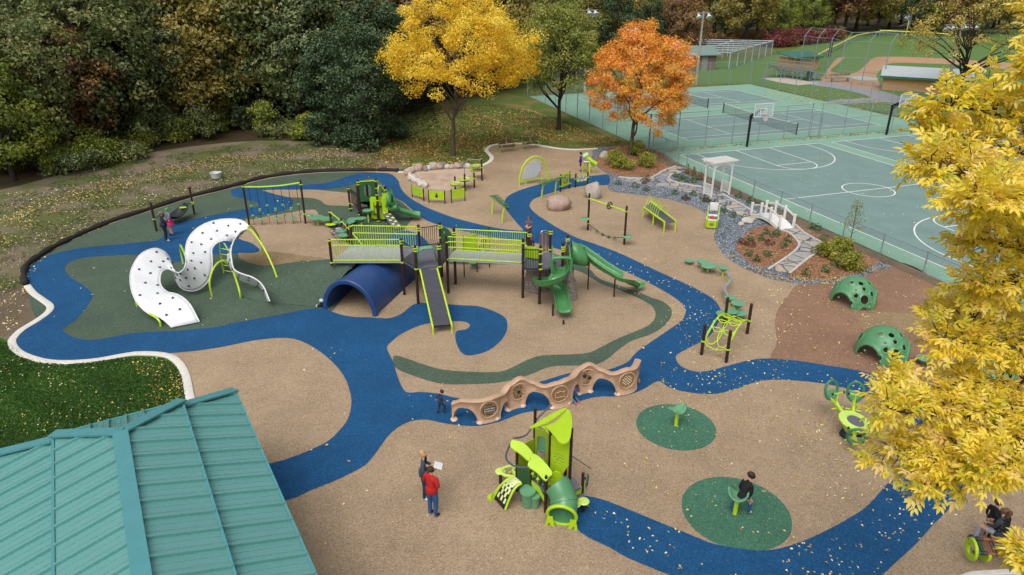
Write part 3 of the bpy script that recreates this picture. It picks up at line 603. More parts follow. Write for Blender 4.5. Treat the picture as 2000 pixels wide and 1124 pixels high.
for i, (x, y) in enumerate(UND):
    lm, nm = ((L_LIM, 'yellow-green'), (L_OAK, 'dark green'), (L_LIM, 'yellow-green'), (L_OAK2, 'bluish green'))[i % 4]
    if x > 600: lm, nm = L_DRK, 'dark evergreen'
    p = G(x+rw.uniform(-12, 12), y-8+rw.uniform(-9, 5)); shrub('undergrowth_shrub', p, rw.uniform(.9, 2.1), rw.uniform(1.0, 3.4), lm, nm+' undergrowth shrub at the foot of the wood', 'undergrowth along the wood', 40, 70, .2, .42)
for i in range(9):
    p = G(1512+i*15, 92-i*1.6); shrub('red_shrub', (p.x, p.y, 0), rw.uniform(2, 3), rw.uniform(2.2, 3.6), (L_RED, L_RED, L_BRN)[i % 3], 'dark red autumn shrub behind the batting cage and backstop' if i % 3 < 2 else 'brown autumn shrub among the red ones behind the backstop', 'red shrubs behind the ball field', 30, 55, .34, .45)
for i in range(7):
    p = G(1350+i*22, 92-i*1.5); shrub('brown_brush', (p.x, p.y, 0), 2.2, rw.uniform(1.6, 2.6), L_BRN, 'low brown brush behind the batting cage', 'brown brush behind the batting cage', 26, 50, .32, .45)
for (x, y, r, h, lab) in ((1202, 324, .85, 1.3, 'tall yellow-green shrub left of the orange maple trunk'), (1217, 330, .8, .9, 'low yellow-green shrub in front of the orange maple trunk'), (1243, 303, .75, 1.2, 'yellow-green shrub behind the orange maple trunk'), (1264, 327, .75, 1.15, 'rounded yellow-green shrub right of the orange maple trunk'),
    (1616, 503, .55, .85, 'yellow-green shrub nearest the flagstone path'), (1644, 491, .55, .9, 'yellow-green shrub beside the young sapling'), (1659, 527, .66, .95, 'biggest yellow-green shrub in the bed by the brown surface')):
    shrub('garden_shrub', G(x, y), r, h, L_SHR, lab, 'yellow-green garden shrubs', 34, 46, .12, .4)
# sapling
p = G(1656, 490); t = thing('sapling', p, 'thin young tree with sparse leaves beside the low court fence', 'tree'); mb = MB(); tz_ = HT(1656, 490, 398); Cs = []
mb.tube([p, p+Vector((.03, 0, tz_*.5)), p+Vector((0, .02, tz_))], [.03, .02, .008], 6)
for k in range(16):
    z = tz_*(.35+.6*k/16); a = k*2.4; e = p+Vector((math.cos(a)*.4*(1.1-k/20), math.sin(a)*.4*(1.1-k/20), z+.35)); mb.tube([p+Vector((0, 0, z)), e], [.012, .005], 5); Cs.append(e)
mb.build('trunk', BARKY, t, fixn=False); P, N, tn = cloud(np.array([list(c) for c in Cs]), np.full(len(Cs), .22), 16, .5); leafmesh('crown', P, N, np.full(len(P), .09), tn, L_LIM, t)
# small planted tufts
L_TUF = leaf_mat('perennial_leaves', [(0, '24401f'), (.5, '3f6033'), (1, '6a8a4a')], .2); L_TUFB = leaf_mat('dry_grass_blades', [(0, '6a5436'), (.5, '94784e'), (1, 'b89a6e')], .3); L_TUFR = leaf_mat('dark_red_perennial_leaves', [(0, '3a1f1c'), (.5, '5c332c'), (1, '7d4a3e')], .2)
def tuft(x, y, r, h, m, label, grass=False):
    p = G(x, y); n = 60 if not grass else 90; pts = np.zeros((n, 3)); a = rng.random(n)*2*PI; q = rng.random(n)**.6
    pts[:, 0] = p.x+np.cos(a)*q*r*(.5 if grass else 1); pts[:, 1] = p.y+np.sin(a)*q*r*(.5 if grass else 1); pts[:, 2] = .03+h*rng.random(n)*(1.1-q*.6)
    N = np.stack([np.cos(a), np.sin(a), np.full(n, .15 if grass else .9)], 1)+rng.normal(size=(n, 3))*.3
    o = leafmesh('garden_plant', pts, N, np.full(n, .17 if grass else .12), .5+.2*rng.normal(size=n), m, None, p, .25 if grass else .6)
    tag(o, label, 'plant', 'small perennials in the garden beds')
for x, y in ((1206, 361), (1241, 366), (1262, 373), (1317, 380), (1354, 382), (1338, 388), (1376, 390), (1378, 394)): tuft(x, y, .3, .35, L_TUF, 'small green perennial in the gravel left of the white arbor')
for x, y in ((1320, 346), (1332, 350), (1341, 355), (1354, 357), (1327, 352), (1357, 352)): tuft(x, y, .28, .35, L_TUF, 'small green perennial inside the curved gravel bed by the arbor')
for x, y in ((1342, 340), (1354, 344), (1368, 352), (1264, 356), (1258, 360)): tuft(x, y, .35, .8, L_TUFB, 'clump of tall dry grass in the gravel garden', True)
for x, y in ((1464, 398), (1477, 402), (1442, 386), (1430, 424), (1452, 430), (1413, 414), (1396, 402)): tuft(x, y, .26, .5, L_TUF, 'dark green perennial beside the path near the footbridge')
for x, y in ((1466, 470), (1486, 470), (1496, 458), (1513, 463), (1517, 459), (1538, 473), (1531, 483), (1498, 500), (1478, 512), (1462, 500)): tuft(x, y, .24, .42, L_TUF, 'green perennial in the separate bark mulch bed')
for x, y in ((1448, 476), (1466, 481), (1503, 478)): tuft(x, y, .3, .3, L_TUFR, 'dark red perennial in the separate bark mulch bed')
for x, y in ((1340, 388), (1380, 391)): tuft(x, y+3, .3, .3, L_TUFR, 'dark red perennial in the gravel left of the arbor')
for x, y in ((1595, 450), (1608, 470), (1586, 447), (1612, 531), (1574, 539), (1631, 519)): tuft(x, y, .25, .4, L_TUF, 'green perennial in the shrub bed along the fence')
# ---------------------------------------------------------------- yellow ash reaching in from the right
nt_base = Vector((9.6, 8.6, -.05))
nt = thing('yellow_ash', nt_base, 'big bright yellow ash reaching in from the right in the foreground', 'tree')
def PD(px, py, Y): return VP(px, py, Y)
BOUGHS = [  # points from trunk side to tip: (px, py, distance), then spread
 ([(2230, 330, 8.8), (2080, 200, 8.6), (1990, 90, 8.3), (1935, 30, 8.0)], .85), ([(2250, 300, 8.4), (2100, 140, 7.8), (2010, 40, 7.2)], .8), ([(2200, 300, 8.2), (2080, 190, 7.6), (1990, 150, 7.2), (1925, 140, 7.0)], .6),
 ([(2230, 420, 8.6), (2060, 280, 7.8), (1920, 230, 7.4), (1800, 205, 7.2)], .62), ([(2230, 430, 8.4), (2060, 320, 7.6), (1920, 300, 7.3), (1790, 285, 7.1)], .6), ([(2230, 440, 8.0), (2050, 370, 7.0), (1920, 355, 6.7), (1775, 330, 6.6)], .55), ([(2240, 440, 7.6), (2070, 410, 6.4), (1950, 410, 6.1), (1850, 395, 6.0)], .5),
 ([(2230, 560, 8.4), (2060, 500, 7.5), (1950, 490, 7.2), (1870, 470, 7.0)], .55), ([(2230, 580, 8.0), (2080, 560, 7.0), (1970, 555, 6.7), (1870, 560, 6.5)], .5),
 ([(2240, 650, 8.4), (2080, 640, 7.6), (1930, 640, 7.2), (1800, 610, 7.0)], .5), ([(2240, 700, 7.8), (2080, 690, 7.0), (1950, 680, 6.6), (1800, 665, 6.4)], .48),
 ([(2240, 740, 8.0), (2060, 740, 7.0), (1900, 750, 6.6), (1730, 770, 6.3)], .5), ([(2240, 800, 7.6), (2060, 810, 6.6), (1900, 815, 6.2), (1720, 805, 5.9)], .5), ([(2240, 850, 7.8), (2060, 870, 6.8), (1880, 880, 6.4), (1710, 880, 6.1)], .5),
 ([(2240, 900, 7.4), (2060, 920, 6.4), (1920, 940, 6.0), (1800, 945, 5.8)], .45), ([(2240, 910, 7.2), (2080, 950, 6.2), (1940, 985, 5.8), (1790, 1000, 5.6)], .34), ([(2240, 880, 7.0), (2090, 900, 6.0), (1980, 960, 5.6), (1890, 1010, 5.4)], .36), ([(2260, 1150, 6.6), (2120, 1130, 5.6), (2030, 1110, 5.2), (1985, 1095, 5.0)], .22)]
mb = MB(); tr_top = nt_base+Vector((0, 0, 17)); mb.tube([nt_base, nt_base+Vector((.1, .05, 4)), nt_base+Vector((0, -.1, 9)), nt_base+Vector((.05, 0, 13)), tr_top], [.34, .27, .2, .13, .04], 10)
LP = []; LD = []; gt = random.Random(5)
def spray(p, d):
    LP.append(tuple(p)); LD.append(tuple(d))
for pts, spread in BOUGHS:
    top_ = pts[-1][1] < 180; pts = [(q[0]+(105 if top_ else 45 if q[1] < 700 else 22)*(q[0] < 2100), q[1]-((85 if q[0] > 1850 else 45) if q[1] > 890 and q[1] < 1050 else 0), q[2]) for q in pts]; spread *= .6 if top_ else .8; W = [PD(*q) for q in pts]; j = W[0].copy(); j = Vector((nt_base.x, nt_base.y, max(3.5, W[0].z-1.2)))
    path = catmull([j]+W, 6); n = len(path)
    mb.tube(path, [max(.006, .065*(1-i/n)**1.2) for i in range(n)], 6, cap=False)
    for i in range(3, n):
        t = i/n; dirn = (path[i]-path[i-1]).normalized()
        for k in range(5):
            a = gt.uniform(0, 2*PI); s1 = Vector((0, 0, 1)).cross(dirn).normalized(); s2 = dirn.cross(s1)
            sd_ = (s1*math.cos(a)+s2*math.sin(a)*.75).normalized(); L = spread*(1.15-.75*t)*gt.uniform(.6, 1.25)
            e = path[i]+(dirn*.55+sd_*.85).normalized()*L+Vector((0, 0, gt.uniform(-.05, .12)))
            m = path[i].lerp(e, .5)+Vector((gt.uniform(-.04, .04), gt.uniform(-.04, .04), .03))
            mb.tube([path[i], m, e], [.011, .007, .003], 5, cap=False)
            td = (e-path[i]).normalized()
            for q in range(3):
                f = .4+.6*q/2; pp = path[i].lerp(m, f*2) if f < .5 else m.lerp(e, f*2-1)
                for u in range(2):
                    rd = (td*.6+Vector((gt.uniform(-1, 1), gt.uniform(-1, 1), gt.uniform(-.35, .6)))).normalized(); spray(pp, rd)
    for u in range(5): spray(path[-1], (dirn+Vector((gt.uniform(-.6, .6), gt.uniform(-.6, .6), gt.uniform(-.3, .5)))).normalized())
for k in range(9):   # boughs on the far side of the trunk
    an = R(-75+25*k); z0 = 6.5+(k*37 % 9); L_ = 4.2-.12*z0; j = Vector((nt_base.x, nt_base.y, z0)); path = catmull([j, j+Vector((math.cos(an)*L_*.5, math.sin(an)*L_*.5, .7)), j+Vector((math.cos(an)*L_, math.sin(an)*L_, 1.1))], 7); n = len(path); mb.tube(path, [max(.008, .06*(1-i/n)) for i in range(n)], 6, cap=False)
    for i in range(4, n):
        for u in range(5):
            e = path[i]+Vector((gt.uniform(-.7, .7), gt.uniform(-.7, .7), gt.uniform(-.3, .5))); mb.tube([path[i], e], [.01, .003], 5, cap=False)
            for q in range(4): spray(path[i].lerp(e, .4+.2*q), Vector((gt.uniform(-1, 1), gt.uniform(-1, 1), gt.uniform(-.3, .6))).normalized())
mb.build('trunk', BARKY, nt, fixn=False)
# pinnate leaves: five or seven narrow leaflets on one stalk
def pinnate(P, D, mat, parent):
    P = np.array(P); D = np.array(D); n = len(P); upv = np.array([0, 0, 1.0])+rng.normal(size=(n, 3))*.35
    S = np.cross(upv, D); S /= np.linalg.norm(S, axis=1, keepdims=True); U = np.cross(D, S)
    sc = .46+.4*rng.random(n); base_t = .5+rng.normal(size=n)*.25
    spec = [(.10, 1), (.10, -1), (.17, 1), (.17, -1), (.235, 1), (.235, -1), (.25, 0)]
    V = []; T = []
    for (f, sgn) in spec:
        ld = D*(.75 if sgn else 1)+S*sgn*.75+U*rng.normal(size=(n, 1))*.22-np.array([0, 0, .16]); ld /= np.linalg.norm(ld, axis=1, keepdims=True)
        ls = np.cross(U, ld); ls /= np.linalg.norm(ls, axis=1, keepdims=True); nn = np.cross(ld, ls)
        o = P+D*(f*sc)[:, None]; L = ((.105 if sgn else .12)*sc*(.85+.3*rng.random(n)))[:, None]; wd = L*.19
        curl = nn*L*(.10+.15*rng.random((n, 1)))
        q = np.stack([o, o+ld*L*.33+ls*wd+nn*wd*.5, o+ld*L*.66+ls*wd*.85+nn*wd*.4-curl*.3, o+ld*L-curl, o+ld*L*.66-ls*wd*.85+nn*wd*.4-curl*.3, o+ld*L*.33-ls*wd+nn*wd*.5], 1)
        V.append(q); T.append(base_t+rng.normal(size=n)*.1)
    V = np.concatenate(V); T = np.concatenate(T); N = len(V)
    me = bpy.data.meshes.new('crown'); me.vertices.add(N*6); me.vertices.foreach_set('co', (V-np.array(wloc(parent))).reshape(-1).astype(np.float32))
    idx = np.arange(N)[:, None]*6; quads = np.concatenate([idx+np.array([[0, 1, 2, 3]]), idx+np.array([[0, 3, 4, 5]])], 1).reshape(-1)
    me.loops.add(N*8); me.loops.foreach_set('vertex_index', quads.astype(np.int32)); me.polygons.add(N*2); me.polygons.foreach_set('loop_start', (np.arange(N*2)*4).astype(np.int32))
    at = me.attributes.new('tone', 'FLOAT', 'POINT'); at.data.foreach_set('value', np.repeat(np.clip(T, 0, 1), 6).astype(np.float32))
    me.materials.append(mat); me.update(calc_edges=True)
    o = bpy.data.objects.new('crown', me); col.objects.link(o); o.parent = parent; return o
pinnate(LP, LD, L_NEAR, nt)
# ================================================================ courts and ball field
M_GALV = solid('galvanised_steel', '87939a', .5, .1, 4, metal=.15)
M_BLACKM = solid('black_steel', '17181a', .4, .2, 4)
M_WHT = solid('white_paint', 'dcdcd8', .5, .05, 5)
M_POLE = barkm('weathered_pole', '8a857c', 'b0aaa0')
M_ALU = solid('aluminium', 'b4b9bb', .35, .08, 4, metal=.7)
M_TANW = solid('tan_block_wall', 'b08a5c', .85, .1, 3, bump=.2)
M_GRNR = solid('green_roof_metal', '2f6652', .45, .1, 3)
M_GREYR = solid('pale_roof', 'aab2b4', .5, .08, 3)
def linkm(nm='chain_link', cov=.055):
    t = NT(nm); uv = t.n('UVMap'); sp = t.n('SeparateXYZ'); t.set(sp.inputs[0], uv.outputs[0])
    def stripes(sign):
        a = t.math('ADD' if sign > 0 else 'SUBTRACT', sp.outputs[0], sp.outputs[1]); f = t.math('FRACT', t.math('MULTIPLY', a, 11.0))
        return t.math('LESS_THAN', f, cov)
    k = t.math('MAXIMUM', stripes(1), stripes(-1)); tp = t.n('BsdfTransparent'); mx = t.n('MixShader')
    t.set(t.b.inputs['Base Color'], lin('8f9aa0')); t.b.inputs['Metallic'].default_value = .3; t.b.inputs['Roughness'].default_value = .5
    t.set(mx.inputs[0], k); t.set(mx.inputs[1], tp.outputs[0]); t.set(mx.inputs[2], t.b.outputs[0]); t.set(t.out.inputs[0], mx.outputs[0]); return t.m
M_LINK = linkm()
def fabric(name, quads, parent, mat=M_LINK):
    'woven wire panels: each quad a, b (foot) and heights'
    me = bpy.data.meshes.new(name); vs = []; fs = []; uvs = []; L = wloc(parent); u = 0
    for (a, b, h0, h1) in quads:
        a, b = Vector(a), Vector(b); o = len(vs); d = (b-a).length
        vs += [a+Vector((0, 0, h0))-L, b+Vector((0, 0, h0))-L, b+Vector((0, 0, h1))-L, a+Vector((0, 0, h1))-L]; fs.append((o, o+1, o+2, o+3))
        uvs += [(u, h0), (u+d, h0), (u+d, h1), (u, h1)]; u += d
    me.from_pydata(vs, [], fs); ul = me.uv_layers.new(name='UVMap')
    for i, l in enumerate(me.loops): ul.data[i].uv = uvs[l.vertex_index]
    me.materials.append(mat); o = bpy.data.objects.new(name, me); col.objects.link(o); o.parent = parent; return o
def fence(pts, h, label, step=3.0, mid=False, pr=.04, mat=None, rr=.025, skip=()):
    mat = mat or M_GALV; P = [Vector(p) for p in pts]; t = thing('chain_link_fence', P[0], label, 'fence'); q = []; rl = MB()
    for si, (a, b) in enumerate(zip(P, P[1:])):
        n = max(1, round((b-a).length/step)); top = Vector((0, 0, h))
        for k in range(n+(1 if si == len(P)-2 else 0)):
            c = a.lerp(b, k/n); m = MB(); m.cyl(c, c+Vector((0, 0, h+.05)), pr, seg=7); m.ball(c+Vector((0, 0, h+.06)), pr*1.3, 7, 4); m.build('post', mat, t)
        rl.cyl(a+top, b+top, rr, seg=6)
        if mid: rl.cyl(a+top*.5, b+top*.5, rr*.8, seg=6)
        q.append((a, b, .03, h))
    rl.build('top_rail', mat, t); fabric('wire_mesh', q, t); return t
fence([Cw(-1.82, -1.9), Cw(-1.82, 2.6)], 1.55, 'low chain-link fence panel between the orange maple bed and the basketball court', 2.2)
fence([Cw(-1.82, 3.9), Cw(-1.82, 40)], 1.15, 'long low chain-link fence between garden and basketball courts', 2.9)
fence([Cw(-1.9, -2.55), Cw(-1.9, -35)], 3.0, 'tall chain-link fence along the left side of the tennis courts', 3.0)
fence([Cw(-1.8, -2.6), Cw(16.1, -2.6)], 3.0, 'tall chain-link fence between the tennis court and the near basketball hoop', 3.0, True)
fence([Cw(17.3, -2.6), Cw(32.8, -2.6)], 3.0, 'tall chain-link fence right of the tennis gate, behind the second hoop', 3.0, True)
fence([Cw(32.9, -2.7), Cw(32.9, -35.1)], 3.0, 'tall chain-link fence between tennis courts and bleachers', 3.0)
fence([Cw(32.8, -35.2), Cw(-1.8, -35.2)], 3.0, 'tall chain-link fence along the far end of the tennis courts', 3.2)
t = thing('chain_link_gate', Cw(16.2, -2.55), 'narrow chain-link gate in the fence between tennis and basketball courts', 'gate'); mb = MB()
a, b = Cw(16.2, -2.5), Cw(17.2, -2.3)
for c in (a, b): mb.cyl(c, c+Vector((0, 0, 2.1)), .035, seg=7)
for z in (.1, 1.1, 2.1): mb.cyl(a+Vector((0, 0, z)), b+Vector((0, 0, z)), .03, seg=6)
mb.build('gate_frame', M_GALV, t); fabric('wire_mesh', [(a, b, .1, 2.1)], t)
# leaf-filled foot of the separating fence
L_LEAFG = leaf_mat('fallen_leaves', [(0, '7a5228'), (.35, 'a87838'), (.65, 'd0a848'), (1, 'e8d4a0')], .15)
def net_(u, v0, v1, label):
    t = thing('tennis_net', Cw(u, v0), label, 'tennis net'); q = []
    for v in (v0, v1):
        m = MB(); c = Cw(u, v); m.cyl(c, c+Vector((0, 0, 1.08)), .06, seg=8); m.build('net_post', M_BLACKM, t)
    n = 12; P = [Cw(u, v0+(v1-v0)*i/n, 1.02-.12*math.sin(PI*i/n)) for i in range(n+1)]; m = MB()
    for a, b in zip(P, P[1:]): m.beam(a, b, .02, .07)
    m.build('net_tape', M_WHT, t); fabric('net_mesh', [(Vector((a.x, a.y, 0)), Vector((b.x, b.y, 0)), .05, min(a.z, b.z)) for a, b in zip(P, P[1:])], t, M_NET)
def netm():
    t = NT('dark_net'); uv = t.n('UVMap'); sp = t.n('SeparateXYZ'); t.set(sp.inputs[0], uv.outputs[0])
    k = t.math('MAXIMUM', *[t.math('LESS_THAN', t.math('FRACT', t.math('MULTIPLY', sp.outputs[i], 20.0)), .16) for i in (0, 1)])
    tp = t.n('BsdfTransparent'); mx = t.n('MixShader'); t.set(t.b.inputs['Base Color'], lin('2a3033')); t.set(mx.inputs[0], k); t.set(mx.inputs[1], tp.outputs[0]); t.set(mx.inputs[2], t.b.outputs[0]); t.set(t.out.inputs[0], mx.outputs[0]); return t.m
M_NET = netm()
net_(15.7, -16.6, -3.9, 'dark tennis net on the nearer tennis court'); net_(15.7, -32.5, -19.8, 'dark tennis net on the farther tennis court')
M_GLASS = NT('clear_acrylic'); M_GLASS.b.inputs['Alpha'].default_value = .3; M_GLASS = M_GLASS.fin(lin('c4d2d6'), .1, .5)
M_RIM = solid('orange_red_rim', 'b5382a', .4, .1)
def hoop(u, label):
    base = Cw(u, -1.0); t = thing('basketball_hoop', base, label, 'basketball hoop'); d = (Cw(u, 1)-base).normalized(); s_ = Vector((-d.y, d.x, 0)); Z = Vector((0, 0, 1))
    m = MB(); m.tube([base, base+Z*2.55, base+Z*2.75], [.11, .11, .09], 10); m.build('post', M_BLACKM, t)
    m = MB(); e = base+d*1.45+Z*3.5; m.beam(base+Z*2.6-d*.1, e, .15, .17); m.beam(base+Z*2.35, base+d*.8+Z*3.0, .07, .07); m.build('arm', M_BLACKM, t)
    bc = base+d*1.55+Z*3.42; M = Matrix((s_, d, Z)).transposed()
    bd = MB().box(bc, (1.8, .02, 1.05), M=M).build('backboard', M_GLASS, t, smooth=False)
    m = MB()
    for (x0, z0, x1, z1) in ((-.92, -.53, .92, -.53), (-.92, .53, .92, .53), (-.92, -.53, -.92, .53), (.92, -.53, .92, .53), (-.3, -.32, .3, -.32), (-.3, .13, .3, .13), (-.3, -.32, -.3, .13), (.3, -.32, .3, .13)):
        m.beam(bc+s_*x0+Z*z0+d*.014, bc+s_*x1+Z*z1+d*.014, .05, .05)
    m.build('board_frame', M_WHT, bd)
    m = MB(); rc = bc+d*.39-Z*.4; m.tube([rc+s_*(.23*math.cos(k*PI/10))+d*(.23*math.sin(k*PI/10)) for k in range(20)], .017, 6, closed=True); m.beam(bc-Z*.4, rc-d*.2, .1, .05); m.build('rim', M_RIM, t)
    m = MB()
    for k in range(12):
        a = k*PI/6; p = [rc+(s_*math.cos(a+j*.26)+d*math.sin(a+j*.26))*(.22-.1*j/3)-Z*(.42*j/3) for j in range(4)]; m.tube(p, .008, 4)
        p = [rc+(s_*math.cos(a-j*.26)+d*math.sin(a-j*.26))*(.22-.1*j/3)-Z*(.42*j/3) for j in range(4)]; m.tube(p, .008, 4)
    m.build('hoop_net', M_WHT, t)
hoop(7.72, 'black-post basketball hoop at the far end of the nearer court'); hoop(24.4, 'black-post basketball hoop on the second court, partly behind yellow leaves')
# ---------------------------------------------------------------- floodlight poles
M_LAMP = solid('floodlight_housing', 'c9ccca', .35, .08, 4)
def lamp_pole(base, h, heads, adir, label, bell=.42):
    t = thing('floodlight_pole', base, label, 'floodlight'); base = Vector(base); Z = Vector((0, 0, h)); m = MB(); m.tube([base, base+Z], [.19, .12], 10); m.build('pole', M_POLE, t)
    a = Vector(adir).normalized(); ex = max(abs(x) for x in heads)+.3; m = MB(); m.beam(base+Z-a*ex-Vector((0, 0, .25)), base+Z+a*ex-Vector((0, 0, .25)), .1, .12); m.build('crossarm', M_GALV, t)
    f = Vector((-a.y, a.x, 0)); f = f if f.y < 0 else -f
    for x in heads:
        m = MB(); c = base+Z+a*x-Vector((0, 0, .32)); ax = (f*.5-Vector((0, 0, .85))).normalized()
        m.lathe(c, [(.08, -.02), (.12, .12), (bell*.6, .3), (bell, .52), (bell*.93, .53), (bell*.55, .34)], 14, axis=ax); m.build('lamp_head', M_LAMP, t)
ad = Cw(1, 0)-Cw(0, 0); av = Cw(0, 1)-Cw(0, 0)
b = G(1359, 167); lamp_pole(b, HT(1359, 167, 22), (-.75, .75), ad, 'grey floodlight pole with two lamp heads at the far side of the tennis courts')
b = G(1846, 186); lamp_pole(b, HT(1846, 186, 44), (-2.6, -1.5, .3, 1.9), ad, 'leaning-looking grey floodlight pole with four lamp heads in front of the sparse tree', .5)
b = Cw(-2.4, -19); h = VP(1232, 48, b.y); lamp_pole(Vector((h.x, b.y, 0)), h.z, (-.3, .5), ad, 'floodlight pole showing white lamp heads above the orange crown', .6)
b = Cw(-2.4, -37); h = VP(1149, 16, b.y); lamp_pole(Vector((h.x, b.y, 0)), h.z, (.1, .9), ad, 'floodlight pole just showing over the olive green crown', .5)
# ---------------------------------------------------------------- ball field sheets
structure('ball_field', gx([(1340, 160), (1335, 125), (1520, 108), (1600, 75), (1720, 58), (1900, 60), (2300, 80), (2600, 240), (1900, 240), (1770, 226), (1620, 200), (1475, 166)]), -.018, M_FIELD, 3)
structure('infield', gx([(1604, 160), (1612, 143), (1626, 124), (1636, 114), (1650, 112), (1640, 122), (1622, 138), (1640, 143), (1668, 143), (1688, 130), (1704, 115), (1725, 111), (1790, 112), (1860, 116), (1960, 122), (2060, 135), (2000, 140), (1900, 128), (1800, 124), (1740, 124), (1722, 135), (1712, 147), (1716, 160), (1720, 175), (1690, 176), (1640, 168)]), -.012, M_INFIELD, 4)
structure('asphalt_path', gx([(1580, 158), (1612, 160), (1660, 168), (1720, 178), (1770, 192), (1800, 205), (1770, 206), (1735, 200), (1690, 201), (1640, 204), (1620, 202), (1625, 196), (1670, 193), (1700, 190), (1660, 178), (1620, 171), (1585, 166)]), -.006, M_ASPH, 4)
structure('bleacher_pad', gx([(1486, 153), (1540, 152), (1600, 163), (1560, 167), (1520, 161)]), -.002, solid('pad_concrete', 'b3a99c', .85, .08))
structure('home_plate_dirt', gx([(1648, 153), (1660, 149), (1690, 149), (1716, 153), (1712, 157), (1680, 157)]), -.008, solid('pale_infield_dirt', '9aa49e', .9, .1))
# ---------------------------------------------------------------- dugouts, cage, bleachers, backstop
def dugout(foot, w2, h, dp, label, wallm, roofm, rise=.5, over=.4, fasc=None):
    'foot: near left and near right ground points'
    a, b = Vector(foot[0]), Vector(foot[1]); t = thing('dugout', a, label, 'dugout'); x = (b-a).normalized(); y = Vector((-x.y, x.x, 0)); Z = Vector((0, 0, 1)); L = (b-a).length
    m = MB(); m.beam(a+y*.1+Z*h/2, b+y*.1+Z*h/2, .2, h); m.beam(a+x*.1+y*.205+Z*h/2, a+x*.1+y*dp+Z*h/2, .2, h); m.beam(b-x*.1+y*.205+Z*h/2, b-x*.1+y*dp+Z*h/2, .2, h); m.build('wall', wallm, t, smooth=False)
    m = MB(); p0, p1 = a-x*over-y*over+Z*(h+.02), b+x*over-y*over+Z*(h+.02); q0, q1 = a-x*over+y*(dp+over)+Z*(h+rise), b+x*over+y*(dp+over)+Z*(h+rise)
    m.prism([p0, p1, q1, q0], Z*.1); rf = m.build('roof', roofm, t, smooth=False)
    m = MB(); m.beam(p0+Z*.0-y*.03, p1-y*.03, .04, .28); m.build('fascia', fasc or M_GRNR, rf, smooth=False)
    m = MB(); m.box(a+x*L/2+y*dp*.55+Z*.25, (L-.6, .4, .08), M=Matrix((x, y, Z)).transposed()); m.build('bench', M_POLE, t, smooth=False)
dugout((G(1547, 139), G(1596, 136)), 0, HT(1547, 139, 114), 3.2, 'small tan dugout with dark green roof beyond the bleachers', M_TANW, M_GRNR, .5)
dugout((G(1721, 176), G(1888, 187)), 0, HT(1721, 176, 150), 3.0, 'long tan dugout with pale sloping roof behind the second hoop', M_TANW, M_GREYR, .95)
# block building
a, b = G(1340, 139), G(1397, 137); t = thing('storage_building', a, 'dark brick storage building with grey-green roof left of the batting cage', 'building'); hh = HT(1397, 137, 108); x = (b-a).normalized(); y = Vector((-x.y, x.x, 0)); Z = Vector((0, 0, 1))
M_BRK = solid('dark_block', '75655a', .9, .15, 8, bump=.3)
m = MB(); m.box((a+b)/2+y*2.5+Z*hh/2-x*1.5, ((b-a).length+3, 5, hh), M=Matrix((x, y, Z)).transposed()); m.build('wall', M_BRK, t, smooth=False)
m = MB(); c = (a+b)/2-x*1.5; W = (b-a).length/2+2.0
for s_ in (0, 1):
    y0, y1 = (-.5, 2.5) if s_ == 0 else (5.5, 2.5); m.prism([c-x*W+y*y0+Z*hh, c+x*W+y*y0+Z*hh, c+x*W+y*y1+Z*(hh+1.1), c-x*W+y*y1+Z*(hh+1.1)], Z*.12)
m.build('roof', solid('grey_green_shingle', '6f8580', .8, .1, 5, bump=.3), t, smooth=False)
m = MB(); m.box((a+b)/2+x*.5-y*.02+Z*1.05, (1.0, .06, 2.1), M=Matrix((x, y, Z)).transposed()); m.build('door', solid('door_grey', '8a8a86', .5), t, smooth=False)
# batting cage
M_CAGE = linkm('cage_netting', .15)
M_CPIPE = solid('cage_pipe', 'aab2b6', .5, .1, 4)
t = thing('batting_cage', G(1423, 134), 'big pipe-framed batting cage of grey netting beside the storage building', 'batting cage'); A = G(1423, 135); B = G(1506, 108); hc = HT(1423, 135, 103); C_ = B+Vector((-13.5, 3, 0)); D = A+Vector((-9.5, 1.5, 0)); m = MB()
Zc = Vector((0, 0, hc))
for a, b in ((A, B), (D, C_), (A.lerp(D, .5), B.lerp(C_, .5))):
    n = 6; m.cyl(a+Zc, b+Zc, .09, seg=6)
    for k in range(n+1): p = a.lerp(b, k/n); m.cyl(p, p+Zc, .09, seg=6)
for k in range(7): m.cyl(A.lerp(B, k/6)+Zc, D.lerp(C_, k/6)+Zc, .08, seg=6)
m.build('pipe_frame', M_CPIPE, t); fabric('netting', [(A, B, 0, hc), (B, C_, 0, hc), (D, C_, 0, hc), (A.lerp(D, .5), B.lerp(C_, .5), 0, hc)], t, M_CAGE)
